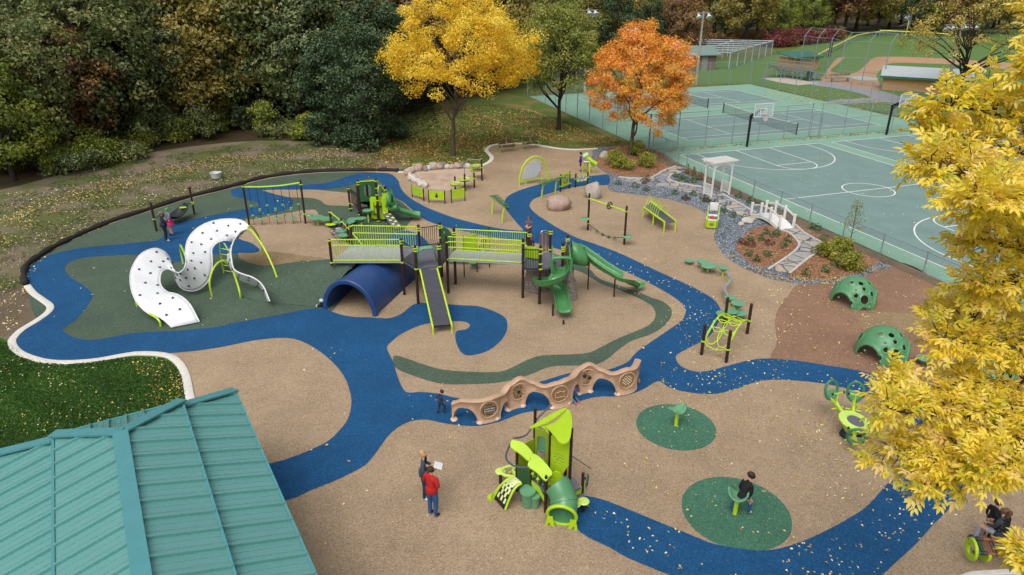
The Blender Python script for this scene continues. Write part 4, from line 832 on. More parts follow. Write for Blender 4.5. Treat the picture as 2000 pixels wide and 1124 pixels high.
# bleachers
P0 = G(1500, 150); P1 = G(1580, 160); x = (P1-P0).normalized(); y = Vector((-x.y, x.x, 0)); Ls = (P1-P0).length
t = thing('bleachers', P0, 'aluminium bleachers with tall back rail facing the ball field', 'bleachers'); M3 = Matrix((x, y, Vector((0, 0, 1)))).transposed(); hb = HT(1494, 152, 110)-1.0
m = MB(); m2 = MB(); m3 = MB(); nr = 5
for k in range(nr):
    zz = .42+(nr-1-k)*(hb-.42)/(nr-1); c = P0+x*Ls/2+y*(.3+k*.75)+Vector((0, 0, zz)); m.box(c, (Ls, .28, .05), M=M3)
    m2.box(c-y*.36-Vector((0, 0, .2)), (Ls, .4, .04), M=M3)
m.build('seat_plank', M_ALU, t, smooth=False); m2.build('foot_plank', M_ALU, t, smooth=False)
for k in range(6):
    p = P0+x*(Ls*k/5); q = p+y*(nr-1)*.75+y*.3
    m3.cyl(p, p+Vector((0, 0, hb+1)), .035, seg=6); m3.beam(p+Vector((0, 0, hb-.05)), q+Vector((0, 0, .36)), .06, .06); m3.cyl(q, q+Vector((0, 0, .4)), .035, seg=6); m3.cyl(p+y*1.5, p+y*1.5+Vector((0, 0, hb*.55)), .03, seg=6); m3.beam(p+Vector((0, 0, .15)), p+y*1.5+Vector((0, 0, hb*.5)), .04, .04)
for z in (.5, 1.0): m3.cyl(P0+Vector((0, 0, hb+z)), P0+x*Ls+Vector((0, 0, hb+z)), .03, seg=6)
m3.build('understructure', M_GALV, t)
fence([G(1486, 168), G(1494, 153), G(1566, 148)], 1.1, 'low chain-link fence beside the bleachers', 3)
# backstop
t = thing('backstop', G(1561, 139), 'tall chain-link backstop with bent overhang behind home plate', 'backstop'); PB = [(1561, 139, 70), (1586, 146, 74), (1612, 154, 75), (1636, 162, 82), (1682, 167, 82), (1722, 172, 85)]; q = []; m = MB(); tops = []
for (bx, by, ty) in PB:
    g = G(bx, by); z = HT(bx, by, ty); m.cyl(g, g+Vector((0, 0, z)), .06, seg=7); tops.append((g, z)); fo = Vector((1.2, 1.0, 1.1)); m.cyl(g+Vector((0, 0, z)), g+Vector((0, 0, z))+fo, .04, seg=6)
for (a, z0), (b, z1) in zip(tops, tops[1:]):
    for f in (1, .62, .3): m.cyl(a+Vector((0, 0, z0*f)), b+Vector((0, 0, z1*f)), .03, seg=6)
    m.cyl(a+Vector((1.2, 1.0, z0+1.1)), b+Vector((1.2, 1.0, z1+1.1)), .035, seg=6); q.append((a, b, 0, min(z0, z1)))
m.build('pipe_frame', M_GALV, t); fabric('wire_mesh', q, t)
# outfield fence
t = thing('outfield_fence', G(1597, 118), 'grey outfield fence topped with a yellow guard curving up the ball field', 'fence'); PF = [(1590, 122, 110), (1615, 108, 97), (1645, 92, 82), (1672, 80, 69), (1695, 74, 65), (1718, 71, 62), (1740, 69, 60)]; m = MB(); my = MB(); q = []
GF = [(G(bx, by), HT(bx, by, ty)) for bx, by, ty in PF]
for (a, za), (b, zb) in zip(GF, GF[1:]):
    my.tube([a+Vector((0, 0, za)), b+Vector((0, 0, zb))], .13, 7); n = 3
    for k in range(n): p = a.lerp(b, k/n); m.cyl(p, p+Vector((0, 0, za+(zb-za)*k/n)), .05, seg=6)
    q.append((a, b, 0, min(za, zb)))
my.build('yellow_guard', solid('yellow_guard_plastic', 'd9cf6a', .5), t); m.build('posts_frame', M_GALV, t); fabric('wire_mesh', q, t); fabric('windscreen', [(a, b, .05, min(za, zb)*.95) for a, b, za, zb in q and [(a, b, za, zb) for (a, za), (b, zb) in zip([(g+Vector((.08, .08, 0)), z) for g, z in GF], [(g+Vector((.08, .08, 0)), z) for g, z in GF][1:])]], t)
PF2 = [(1716, 73, 60), (1760, 75, 62), (1800, 77, 64), (1850, 80, 67)]; t = thing('outfield_fence', G(1716, 73), 'far outfield fence with yellow guard below the street', 'fence'); my = MB(); m = MB(); q = []
GF = [(G(bx, by), HT(bx, by, ty)) for bx, by, ty in PF2]
for (a, za), (b, zb) in zip(GF, GF[1:]): my.tube([a+Vector((0, 0, za)), b+Vector((0, 0, zb))], .13, 7); m.cyl(a, a+Vector((0, 0, za)), .05, seg=6); q.append((a, b, 0, min(za, zb)))
my.build('yellow_guard', solid('yellow_guard_plastic', 'd9cf6a', .5), t); m.build('posts_frame', M_GALV, t); fabric('wire_mesh', q, t)
g = G(1768, 74); t = thing('foul_pole', g, 'thin yellow foul pole at the far outfield fence', 'foul pole'); m = MB(); m.cyl(g, g+Vector((0, 0, HT(1768, 74, 40))), .09, seg=8); m.build('pole', solid('yellow_guard_plastic', 'd9cf6a', .5), t); m = MB(); m.beam(g+Vector((.35, 0, 2)), g+Vector((.35, 0, 5)), .5, .03); m.build('wing', M_GALV, t)
# trash bin, bench, scoreboard pad
g = G(1579, 158); t = thing('trash_bin', g, 'dark green trash bin at the end of the bleachers', 'trash bin'); m = MB(); m.lathe(g, [(.32, 0), (.36, .05), (.38, .95), (.36, 1.0)], 16); m.build('bin_body', solid('bin_green', '1f4a35', .5), t); m = MB(); m.lathe(g+Vector((0, 0, 1.001)), [(.4, 0), (.4, .06), (.3, .22), (.12, .3)], 16); m.build('lid', solid('bin_green_lid', '173a2a', .5), t)
g = G(1640, 160); t = thing('wooden_bench', g, 'weathered wooden bench behind the backstop', 'bench'); m = MB(); m.rbox(g+Vector((0, 0, .5)), (3.2, .4, .07), .01, .2); m.build('seat', solid('weathered_wood', '8a7560', .8, .2, 8), t)
for s_ in (-1.2, 1.2): m = MB(); m.rbox(g+Vector((s_*math.cos(.2), s_*math.sin(.2), .23)), (.12, .36, .46), .01, .2); m.build('leg', solid('weathered_wood', '8a7560', .8, .2, 8), t)
m = MB(); m.rbox(g+Vector((-.04, .22, .95)), (3.2, .06, .3), .01, .2); m.build('backrest', solid('weathered_wood', '8a7560', .8, .2, 8), t)
# sign board on the left dugout fence
g = G(1617, 126); t = thing('equipment_board', g, 'dark board on posts at the edge of the infield', 'board'); m = MB(); m.rbox(g+Vector((0, 0, 2.4)), (1.3, .12, 2.4), .02, .9); m.build('board_panel', solid('dark_board', '2c3a38', .6), t)
for s_ in (-.5, .5): m = MB(); m.cyl(g+Vector((s_*.62, s_*.78, 0)), g+Vector((s_*.62, s_*.78, 1.4)), .06, seg=7); m.build('post', M_GALV, t)
# street, house and cars at the top right
structure('street', gx([(1755, 52), (1790, 46), (1830, 48), (1900, 52), (1900, 44), (1830, 41), (1780, 40)]), -.01, M_ASPH)
g = G(1800, 36); t = thing('house', g, 'pale house with grey roof half hidden by trees at the top right', 'house'); m = MB(); m.box(g+Vector((0, 4, 1.7)), (16, 8, 3.4)); m.build('wall', solid('house_siding', 'b9bbb8', .7, .05), t, smooth=False)
m = MB()
for s_ in (0, 1):
    y0, y1 = (-.6, 4) if not s_ else (8.6, 4); m.prism([g+Vector((-8.6, y0, 3.4)), g+Vector((8.6, y0, 3.4)), g+Vector((8.6, y1, 6.2)), g+Vector((-8.6, y1, 6.2))], (0, 0, .18))
m.build('roof', solid('house_shingle', '868b90', .85, .1, 3), t, smooth=False)
for x_ in (-4.5, 0, 4.5):
    m = MB(); m.box(g+Vector((x_, -.03, 1.8)), (1.5, .08, 1.3)); w_ = m.build('window', M_WHT, t, smooth=False); m = MB(); m.box(g+Vector((x_, -.05, 1.8)), (1.25, .1, 1.05)); m.build('pane', solid('dark_pane', '2c3338', .15), w_, smooth=False)
def car(px, py, c, rz, label):
    g = G(px, py); t = thing('parked_car', g, label, 'car'); M = Matrix.Rotation(rz, 3, 'Z'); prof = [(-2.2, .35), (2.2, .35), (2.25, .75), (1.3, .9), (.7, 1.42), (-1.0, 1.45), (-1.8, .98), (-2.25, .9)]
    m = MB(); m.prism([g+M @ Vector((x, -.85, z)) for x, z in prof], M @ Vector((0, 1.7, 0))); m.build('body', c, t, ang=.5)
    for s_ in (-1, 1):
        m = MB(); m.prism([g+M @ Vector((x, s_*.86, z)) for x, z in ((-1.5, .98), (1.0, .95), (.6, 1.35), (-.95, 1.37))], M @ Vector((0, .02*s_, 0))); m.build('side_window', solid('dark_pane', '2c3338', .15), t, smooth=False)
        for x in (-1.4, 1.4): m = MB(); p = g+M @ Vector((x, s_*.8, .34)); m.cyl(p-M @ Vector((0, .1, 0)), p+M @ Vector((0, .1, 0)), .34, seg=14); m.build('wheel', M_BLACKM, t)
car(1782, 44, solid('car_white', 'c4c8cc', .3), .15, 'white car parked on the street at the top right'); car(1815, 45, solid('car_dark', '3a4250', .3), .1, 'dark car parked beside the white one on the far street')
# ================================================================ play equipment
def plast(name, c, rough=.35, var=.06): return solid(name, c, rough, var, 2.5)
LIME = plast('lime_plastic', 'a9cc22'); LIMEM = plast('lime_painted_steel', 'b4d433', .3); GRN = plast('green_plastic', '4a8650', .3, .1); GRN2 = plast('soft_green_plastic', '669a76', .35, .08); DGRN = plast('dark_green_plastic', '2f5f38', .4)
POST = solid('dark_brown_post', '33211b', .4, .15, 4); DECK = solid('grey_deck', '62636d', .6, .1, 6, bump=.15); DARKM = solid('charcoal_steel', '26272b', .45, .15, 5); BLUEP = plast('blue_tunnel_plastic', '264578', .38, .14); WHITEP = plast('white_panel', 'd6d8da', .35, .05); GREYH = solid('dark_grey_grip', '34373c', .5, .2)
TANP = solid('tan_plastic', 'b6967b', .5, .1, 2, bump=.1); TAND = solid('tan_plastic_panel', '8d7150', .5, .1, 2); COPPER = solid('copper_pipe', '9a6a52', .35, .1, 4, .4); ROLLER = solid('roller_grey', '55555f', .4, .15, 20); DECKL = solid('light_deck', '9fa0a8', .6, .08, 5)
Z = Vector((0, 0, 1))
def post(t, base, h, clamps=(), r=.062, mat=None, z0=-.05):
    b = Vector(base); m = MB(); m.lathe(b, [(r, z0), (r, h-.05), (r*.9, h-.02), (r*.5, h), (.0, h+.005)], 12); p = m.build('post', mat or POST, t)
    for z in clamps:
        m = MB(); m.lathe(b+Z*(z-.03), [(r+.002, 0), (r+.022, .005), (r+.022, .055), (r+.002, .06)], 12); m.tube([b+Z*z+Vector((r, -.02, 0)), b+Z*z+Vector((r+.05, -.03, 0))], .02, 5); m.build('clamp', LIMEM, p)
    return p
def railing(t, a, b, z0, z1, gap, mat, name='railing', br=.012, rr=.028, mids=(), inner=.0):
    a, b = Vector(a), Vector(b); m = MB(); L = (b-a).length; n = max(2, int(L/gap)); d = (b-a)/n
    for z in (z0, z1)+tuple(mids): m.tube([a+Z*z, b+Z*z], rr, 7)
    for k in range(1, n): m.cyl(a+d*k+Z*z0, a+d*k+Z*z1, br, seg=5)
    return m.build(name, mat, t)
# ---------------------------------------------------------------- the mound under the far end of the main bridge
T0 = (G(633, 602)+G(738, 617))/2; TR = (G(738, 617)-G(633, 602)); TW = TR.length/2; TR.normalize(); TAX = Vector((-TR.y, TR.x, 0)); TLEN = 5.0; TH = 1.6
def tunnel_h(x, y, k=1.0):
    d = Vector((x, y, 0))-T0; s_ = d.dot(TAX); u = d.dot(TR)
    if s_ < -.05 or s_ > TLEN or abs(u) >= TW*k: return 0
    return TH*k*math.sqrt(max(0, 1-(u/(TW*k))**2))
HC = Vector((-7.75, 31.55, 0)); HTOP = 1.6
def hill(x, y):
    dx, dy = x-HC.x, y-HC.y
    ex = -dx/6.0 if dx < 0 else dx/1.7
    ey = max(0, abs(dy)-.75)/(2.1 if dy < 0 else 3.2)
    r = math.sqrt(max(0, ex)**2+ey**2)
    if r >= 1: return -1
    return HTOP*(.5+.5*math.cos(PI*r))-.02
def to_px(P):
    d = P-Vector((0, 0, CAMH)); zc = d.y*math.cos(PITCH)-d.z*math.sin(PITCH); yc = d.y*math.sin(PITCH)+d.z*math.cos(PITCH)
    return 1000+FPX*d.x/zc, 562-FPX*yc/zc
TCPX = [(400, 440), (455, 436), (492, 429), (555, 417), (604, 410), (622, 418), (649, 449), (672, 469), (720, 500), (690, 520), (640, 507), (609, 509.5), (587, 511), (545, 517), (509, 518.5), (482, 512), (466, 499)]
LENS = [(467, 497.8), (503, 492.5), (545, 493.5), (587, 499), (637, 506.3), (587, 510.6), (545, 516.5), (509, 518), (482, 511.5)]
m = MB(); st_ = .075; X0, Y0 = -14.0, 28.6; NX, NY = 110, 92; idx = {}
for i in range(NX):
    for j in range(NY):
        x, y = X0+i*st_, Y0+j*st_; idx[i, j] = len(m.v); m.v.append(Vector((x, y, hill(x, y)+.0)))
for i in range(NX-1):
    for j in range(NY-1):
        q = [idx[i, j], idx[i+1, j], idx[i+1, j+1], idx[i, j+1]]; c = sum((m.v[k] for k in q), Vector())/4
        if max(m.v[k].z for k in q) < -.9: continue
        dt = (Vector((c.x, c.y, 0))-T0)
        if tunnel_h(c.x, c.y) > c.z-.02: continue
        px, py = to_px(c); mi = 0
        if inpoly(px, py, LENS): mi = 2
        elif inpoly(px, py, TCPX): mi = 1
        m.f.append(tuple(q)); m.fm.append(mi)
for v in m.v: v.z = max(v.z, -.05)
tag(m.build('mound', [M_GREEN, M_TAN, M_TAN2], loc=(0, 0, 0)), kind='structure')
# ---------------------------------------------------------------- blue half tunnel
t = thing('crawl_tunnel', T0, 'big dark blue half-pipe tunnel under the main bridge', 'tunnel')
def arch(s_, a, h, n=28): return [T0+TAX*s_+TR*(a*math.cos(PI-PI*k/n))+Z*(h*math.sin(PI*k/n)) for k in range(n+1)]
m = MB(); rows = [arch(s_, TW-.09, TH-.09) for s_ in (0.0, 2.05, 2.06, 2.1, 2.11, TLEN)]
for i in (2, 3): rows[i] = arch((2.06, 2.1)[i-2], TW-.12, TH-.12)
inn = [arch(s_, TW-.19, TH-.19) for s_ in (TLEN, 0.0)]; m.grid(rows+inn); m.build('shell', BLUEP, t, ang=.5)
for s0, s1 in ((-.12, .14), (TLEN-.1, TLEN+.12)):
    m = MB(); m.grid([arch(s0, TW-.2, TH-.2), arch(s0-.01, TW-.16, TH-.16), arch(s0-.01, TW-.03, TH-.03), arch(s0+.02, TW, TH), arch(s1-.03, TW, TH), arch(s1, TW-.05, TH-.05), arch(s1, TW-.2, TH-.2), arch(s0, TW-.2, TH-.2)]); m.build('end_flange', BLUEP, t, ang=.5)
# ---------------------------------------------------------------- main structure
P3, P5, P7, P8, P9, P10, P11, P12, P13 = [G(*q) for q in ((790, 576), (817, 594), (863.5, 540.7), (876, 573), (890, 555.4), (1021, 582), (1032, 564), (1053.5, 594), (1072.6, 558.6))]
def gz(px, py, z): p = G(px, py, z); return Vector((p.x, p.y, 0))
P6 = gz(856.5, 475.6, 2.87); P4 = gz(817, 440, 2.87); P1 = gz(643, 469, 2.77); P2 = gz(684, 441, 2.77); P14 = gz(1108.7, 460, 2.92); P15 = gz(1100, 473.5, 2.92)
DZ = 1.78
t = MAIN = thing('climbing_structure', (P8+P5)/2, 'long lime-railed bridge structure on dark brown posts with two decks, the largest piece of equipment', 'play structure')
for p, h, cz in ((P3, 2.84, (2.6, 2.72, 1.66)), (P5, 2.9, (2.62, 2.74, 1.75)), (P6, 2.9, (2.62, 2.74, 1.75)), (P4, 2.9, (2.6, 2.72, 1.7)), (P7, 2.9, (2.6, 2.72, 2.1, 1.7)), (P8, 2.95, (2.6, 1.75)), (P9, 2.95, (2.6, 2.7, 1.75)), (P10, 2.96, (2.75, 1.9)), (P11, 2.95, (2.7, 2.8, 1.85)), (P12, 2.9, (2.5, 2.72, 2.0, 1.75)), (P13, 2.95, (2.7, 2.82, 1.9)), (P14, 2.95, (2.75, 2.65)), (P15, 2.95, (2.7, 2.6, 2.5))):
    post(t, p, h, cz, .066)
for p in (P1, P2): post(t, p, 2.8, (2.74, 1.66), .066, z0=1.5)
def deck(poly, z, th, mat, name='deck'):
    m = MB(); m.prism([Vector((p.x, p.y, z-th)) for p in poly], (0, 0, th)); return m.build(name, mat, t, smooth=False)
deck([P3, P5, P6, P8, P9, P7, P4], DZ, .1, DECK)
nb = (P3-P1).normalized(); deck([P1, P3-nb*.02, P4-nb*.02, P2], DZ-.04, .12, DECKL, 'bridge_floor')
inb = .06; nw = (P11-P10); 
deck([P8+nb*.02, P10, P11, P9+nb*.02], DZ+.01, .13, DECKL, 'bridge_floor')
oct_ = [P10, P10+Vector((-.02, -.35, 0)), P10.lerp(P12, .3)+Vector((-.2, -.42, 0)), P10.lerp(P12, .65)+Vector((-.1, -.3, 0)), P12, P15, P14, P13, P11]
deck(oct_, DZ, .1, DECK)
# railings
def off(p, q, e=.08): d = (q-p).normalized(); return p+d*e, q-d*e
a, b = off(P1, P3); railing(t, a, b, DZ-.02, 2.78, .11, LIMEM, mids=(2.5,)); a, b = off(P2, P4); railing(t, a, b, DZ-.02, 2.78, .11, LIMEM, mids=(2.4,))
a, b = off(P8, P10); railing(t, a, b, DZ, 2.86, .1, LIMEM, mids=(2.62, 2.35)); a, b = off(P9, P11); railing(t, a, b, DZ, 2.86, .1, LIMEM, mids=(2.2,))
for a, b in ((P3, P5), (P4, P7), (P6, P8)): a, b = off(a, b); railing(t, a, b, DZ+.02, 2.72, .095, DARKM, br=.014, rr=.022)
# curved balcony
cv = catmull([P10+Vector((-.06, -.05, 0)), P10+Vector((-.02, -.36, 0)), P10.lerp(P12, .3)+Vector((-.2, -.43, 0)), P10.lerp(P12, .65)+Vector((-.1, -.31, 0)), P12+Vector((-.05, -.05, 0))], 5); m = MB()
for z in (DZ+.0, 2.7): m.tube([p+Z*z for p in cv], .03, 7)
for p in cv[::1]: m.cyl(p+Z*DZ, p+Z*2.7, .013, seg=5)
m.build('balcony_railing', DARKM, t)
# lime leaf panels on the decks
def leaf_panel(a, b, z0, z1, mat, name='leaf_panel', thick=.035, holes=True):
    a, b = Vector(a), Vector(b); d = b-a; nrm = d.cross(Z).normalized()*thick; out = []
    for (u, v) in ((0.04, .1), (.04, .55), (.12, .85), (.35, 1), (.7, .93), (.95, .7), (.97, .3), (.85, .05), (.4, 0)): out.append(a+d*u+Z*(z0+(z1-z0)*v))
    out = catmull(out, 3, True); hl = []
    if holes:
        for (u, v, r) in ((.3, .7, .07), (.55, .5, .09), (.4, .3, .06), (.75, .6, .06), (.7, .3, .05)): c = a+d*u+Z*(z0+(z1-z0)*v); hl.append([c+d.normalized()*(r*math.cos(k*PI/5))+Z*(r*math.sin(k*PI/5)) for k in range(10)])
    m = MB(); m.prism(out, nrm, hl); return m.build(name, mat, t, ang=.4)
leaf_panel(*off(P7, P9), DZ+.05, 2.75, DGRN); 
a, b = P10.lerp(P11, .1), P11.lerp(P13, .6); leaf_panel(P12+Vector((-.75, 1.2, 0)), P12+Vector((.1, .8, 0)), DZ+.1, 2.45, LIME, holes=False)
def pipes(a, b, z0, z1, n, mats):
    for k in range(n): p = a.lerp(b, k/(n-1)); m = MB(); m.tube([p+Z*z0, p+Z*z1], .035, 8); m.build('pipe', mats[k % len(mats)], t)
    m = MB(); m.tube([a+Z*z0, a+Z*(z1+.04), a.lerp(b, .2)+Z*(z1+.1), a.lerp(b, .8)+Z*(z1+.1), b+Z*(z1+.04), b+Z*z0], .02, 6); m.build('pipe_frame', M_ALU, t)
pipes(P11+Vector((.55, .25, 0)), P13+Vector((-.12, .05, 0)), DZ+.02, 2.75, 5, (COPPER, M_ALU)); pipes(P14+Vector((.05, -.08, 0)), P15+Vector((.12, .12, 0)), DZ, 2.65, 3, (COPPER, COPPER))
# roller slide
A0, A1 = G(820.5, 528, 1.76), G(854, 525.5, 1.76); B0, B1 = G(844.6, 637.5, .34), G(881.5, 634, .34); m = MB(); n = 46
for k in range(n):
    f = (k+.5)/n; m.cyl(A0.lerp(B0, f).lerp(A1.lerp(B1, f), .06), A1.lerp(B1, f).lerp(A0.lerp(B0, f), .06), .028, seg=7)
m.build('roller_bed', ROLLER, t)
m = MB(); m.prism([A0-Z*.09, A1-Z*.09, B1-Z*.09, B0-Z*.09], Z*.03); m.build('slide_underside', DARKM, t, smooth=False)
for a, b in ((A0, B0), (A1, B1)):
    m = MB(); fo = Vector((b.x-a.x, b.y-a.y, 0)).normalized(); m.tube([a+Z*.03, b+Z*.05, b+fo*.12+Z*.0, Vector((b.x, b.y, -.03))+fo*.14], .04, 8); m.beam(a-Z*.03, b-Z*.03, .03, .14); m.build('slide_rail', LIMEM, t)
# green hood over the slide mouth
m = MB(); dv = (P6-P5).normalized(); nv = Vector((dv.y, -dv.x, 0)); W2 = (P6-P5).length-.16; c0 = P5+dv*.08; rows = []
for dep, top in ((-.02, 0), (.0, .02), (.12, .04), (.3, .03), (.46, -.05), (.47, -.08)):
    rows.append([c0+dv*(W2*f)-nv*dep+Z*(DZ+.2+(.68+top)*min(1, (1-abs(2*f-1)**3.2)*1.15)**.5) for f in [k/16 for k in range(17)]])
m.grid(rows); m.build('slide_hood', GRN2, t, ang=.6, solidify=.03)
# ---- spiral slide
R_ = .46; E = G(1096, 537, 1.62); CC = Vector((E.x-R_, E.y, 0)); path = []
top0 = G(1091, 515, DZ)
for f in (0, .5): path.append(Vector((E.x, E.y+1.05*(1-f), DZ-.02-.05*f)))
for k in range(25):
    a = -2*PI*k/24*1.0; path.append(CC+Vector((R_*math.cos(a), R_*math.sin(a), 0))+Z*(1.64-1.13*k/24))
last = path[-1]
for k in range(1, 5): path.append(last+Vector((.03*k, -.27*k, [0, -.1, -.18, -.22, -.23][k])))
def trough(path, w0, wall, mat, name, bank=0.0, taper=None, th=.03):
    rows = []
    for i, p in enumerate(path):
        tg = path[min(i+1, len(path)-1)]-path[max(i-1, 0)]; tg.z = 0; tg.normalize(); s_ = Vector((-tg.y, tg.x, 0)); wv = wall*(taper[i] if taper else 1); r = []
        for (u, z) in ((-1.12, 1.0), (-1.06, 1.04), (-1.0, .98), (-.93, .45), (-.75, .12), (-.4, 0), (0, -.02), (.4, 0), (.75, .12), (.93, .45), (1.0, .98), (1.06, 1.04), (1.12, 1.0)): r.append(p+s_*(u*w0)+Z*(z*wv))
        rows.append(r)
    m = MB(); m.grid(rows); return m.build(name, mat, t, ang=.9, solidify=th)
tp = [1.2, 1.2]+[1.15]*8+[1.1]*17+[.95, .75, .55, .4]
trough(path, .31, .3, GRN, 'spiral_slide', taper=tp)
# rounded lip closing the exit
e = path[-1]; m = MB(); rows = []
for k in range(9):
    a = PI+PI*k/8; d = Vector((math.cos(a), math.sin(a)*.9, 0)); rows.append([e+d*.02+Z*(-.0), e+d*.2, e+d*.28+Z*.05, e+d*.32+Z*.12, e+d*.35+Z*.125])
m.grid(rows); m.build('slide_lip', GRN, t, ang=.9, solidify=.03)
for sx in (-1, 1):
    m = MB(); x = E.x+sx*.36; y0, y1 = E.y+1.0, E.y+.0; pts = [(y0, DZ), (y0, 2.62), (y0-.1, 2.68), (y1+.05, 2.55), (y1-.12, 2.4), (y1-.17, 2.0), (y1-.1, 1.72), (y1+.3, DZ)]
    hl = [[Vector((x, y0-.14-.1*k, z)) for (z) in ()] for k in ()]
    slots = [[Vector((x, y0-.16-.13*k, 1.95)), Vector((x, y0-.2-.13*k, 1.95)), Vector((x, y0-.2-.13*k, 2.5)), Vector((x, y0-.16-.13*k, 2.5))] for k in range(5)]
    m.prism([Vector((x, y, z)) for y, z in pts], (.05*sx, 0, 0), slots); m.build('entry_panel', GRN, t, ang=.4)
m = MB(); m.tube(catmull([Vector((E.x-.4, E.y-.1, 1.75)), Vector((E.x-.42, E.y-.12, 2.3)), Vector((E.x-.3, E.y-.13, 2.47)), Vector((E.x+.3, E.y-.13, 2.47)), Vector((E.x+.42, E.y-.12, 2.3)), Vector((E.x+.4, E.y-.1, 1.75))], 4), .075, 9); m.build('entry_bar', GRN, t)
for (px, py) in ((1079.5, 617), (1100.5, 634)):
    g = G(px, py); m = MB(); m.cyl(g-Z*.05, g+Z*(.55 if px < 1090 else .2), .045, seg=9); m.build('slide_leg', POST, t)
# ---- long wave slide
g1, g2 = G(1148, 566), G(1199, 580); q1, q2 = VP(1152, 508, g1.y), VP(1200, 539, g2.y)
wp = [Vector((P14.x+.1, P14.y-.1, DZ)), Vector((P14.x+.5, P14.y-.15, DZ-.02)), VP(1130, 493, g1.y+.15), q1, VP(1176, 525, (g1.y+g2.y)/2), q2, VP(1221, 551, g2.y-.25), G(1240, 560, .24), G(1251, 563.5, .2)]
wp = catmull(wp, 4); trough(wp, .3, .24, GRN, 'wave_slide', taper=[1.7-.9*min(1, i/(len(wp)-1)*1.2) for i in range(len(wp))])
for g, q in ((g1, q1), (g2, q2)): m = MB(); m.cyl(g-Z*.05, Vector((g.x, g.y, q.z)), .035, seg=8); m.build('slide_leg', POST, t)
m = MB(); rows = []   # hood at the mouth of the wave slide
for f, s_ in ((0, 1), (.3, 1.0), (.6, .93), (.85, .8), (1, .6)):
    c = Vector((P14.x-.12, P14.y-.1, 0)).lerp(Vector((P14.x+.95, P14.y-.18, 0)), f); zb = DZ-.25*f; rows.append([c+Vector((0, .48*s_*math.cos(PI*k/10), zb+.05+(.95*s_-.15*f)*math.sin(PI*k/10)**.6)) for k in range(11)])
m.grid(rows[1:]); m.build('slide_hood', GRN, t, ang=.9, solidify=.04)
# ---- moulded rock climbers
def rockm():
    k = NT('faux_rock'); v = k.n('TexVoronoi', Scale=5.5); mp = k.n('Mapping'); k.set(mp.inputs[0], k.co); mp.inputs['Scale'].default_value = (1, 1, 1.9); k.set(v.inputs['Vector'], mp.outputs[0])
    e = k.n('TexVoronoi', Scale=5.5, feature='DISTANCE_TO_EDGE'); k.set(e.inputs['Vector'], mp.outputs[0]); j = k.ramp(e.outputs['Distance'], [(.0, .35), (.1, 1.0)]); c = k.ramp(k.noise(6, 5, .7), [(.3, '7e766e'), (.7, 'aca49b')]); c = k.mix(1.0, c, j, 'MULTIPLY'); k.bump(e.outputs['Distance'], .9, .08); return k.fin(c, .9, .2)
FROCK = rockm()
def rock_tower(c, rx, ry, h, lean, label):
    m = MB(); rows = []
    for i in range(9):
        f = i/8; rows.append([Vector((c.x+lean[0]*f, c.y+lean[1]*f, h*f-.03))+Vector((math.cos(a)*rx, math.sin(a)*ry, 0))*(1.12-.28*f+.13*math.sin(a*3+i*1.7)+.07*math.sin(a*7-i)) for a in [2*PI*k/20 for k in range(21)]])
    m.grid(rows); m.add([rows[-1][k]+Vector((0, 0, -.01)) for k in range(20)], [tuple(range(20))]); o = m.build('rock_climber', FROCK, t, ang=1.2); o['label'] = label
rock_tower((P11+P12)/2+Vector((.15, .75, 0)), .55, .4, 1.55, (0, 0), 'wide grey rock-like block under the right deck'); rock_tower(G(1113, 583), .3, .33, 1.45, (-.12, .35), 'slim grey rock-like tower beside the spiral slide')
# ---------------------------------------------------------------- climber panels behind the bridge
PA, PB_ = G(907, 542), G(932, 532)
t = thing('panel_climber', PA, 'lime activity panels on thin dark posts behind the main bridge', 'play panel')
for q in (PA, PB_, PB_+(PB_-PA)): post(t, q, 2.2, (), .03)
d = (PB_-PA); m = MB(); hl = [[PA+d*(u+.05*math.cos(k))+Z*(v+.06*math.sin(k)) for k in (0, 1.2, 2.5, 3.8, 5)] for u in (.25, .5, .75) for v in (1.1, 1.5, 1.8)]
m.prism([PA+d*.02+Z*.85, PA+d*.98+Z*.85, PA+d*.98+Z*2.1, PA+d*.02+Z*2.1], d.cross(Z).normalized()*.03, hl); m.build('panel', LIME, t, smooth=False)
for k in range(3):
    c = PB_+d*(.25+.28*k)+Z*(1.15+.3*(k % 2)); m = MB(); m.tube([c+d.normalized()*(.2*math.cos(a*PI/8))+Z*(.2*math.sin(a*PI/8)) for a in range(16)], .025, 6, closed=True); m.tube([c-Z*.2, c+Z*.2], .018, 5); m.tube([c-d.normalized()*.2, c+d.normalized()*.2], .018, 5); m.build('spinning_wheel', DARKM, t)
def pod(x, y, r, h, label, group='green stepping pods', ty=None, stem=None):
    g = G(x, y); t = thing('stepping_pod', g, label, 'stepping pod', group); m = MB(); m.lathe(g, [(.0, h-.26*r/.25), (r*.35, h-.2*r/.25), (r*.9, h-.05), (r, h-.03), (r, h-.01), (r*.9, h), (r*.4, h-.012), (0, h-.012)], 18); m.build('pod_top', GRN2, t); m = MB(); m.cyl(g-Z*.05, g+Z*(h-.15), .05, seg=9); m.build('stem', stem or LIMEM, t); return t
pod(926, 524, .28, .35, 'green stepping pod on the tan surface under the main bridge')
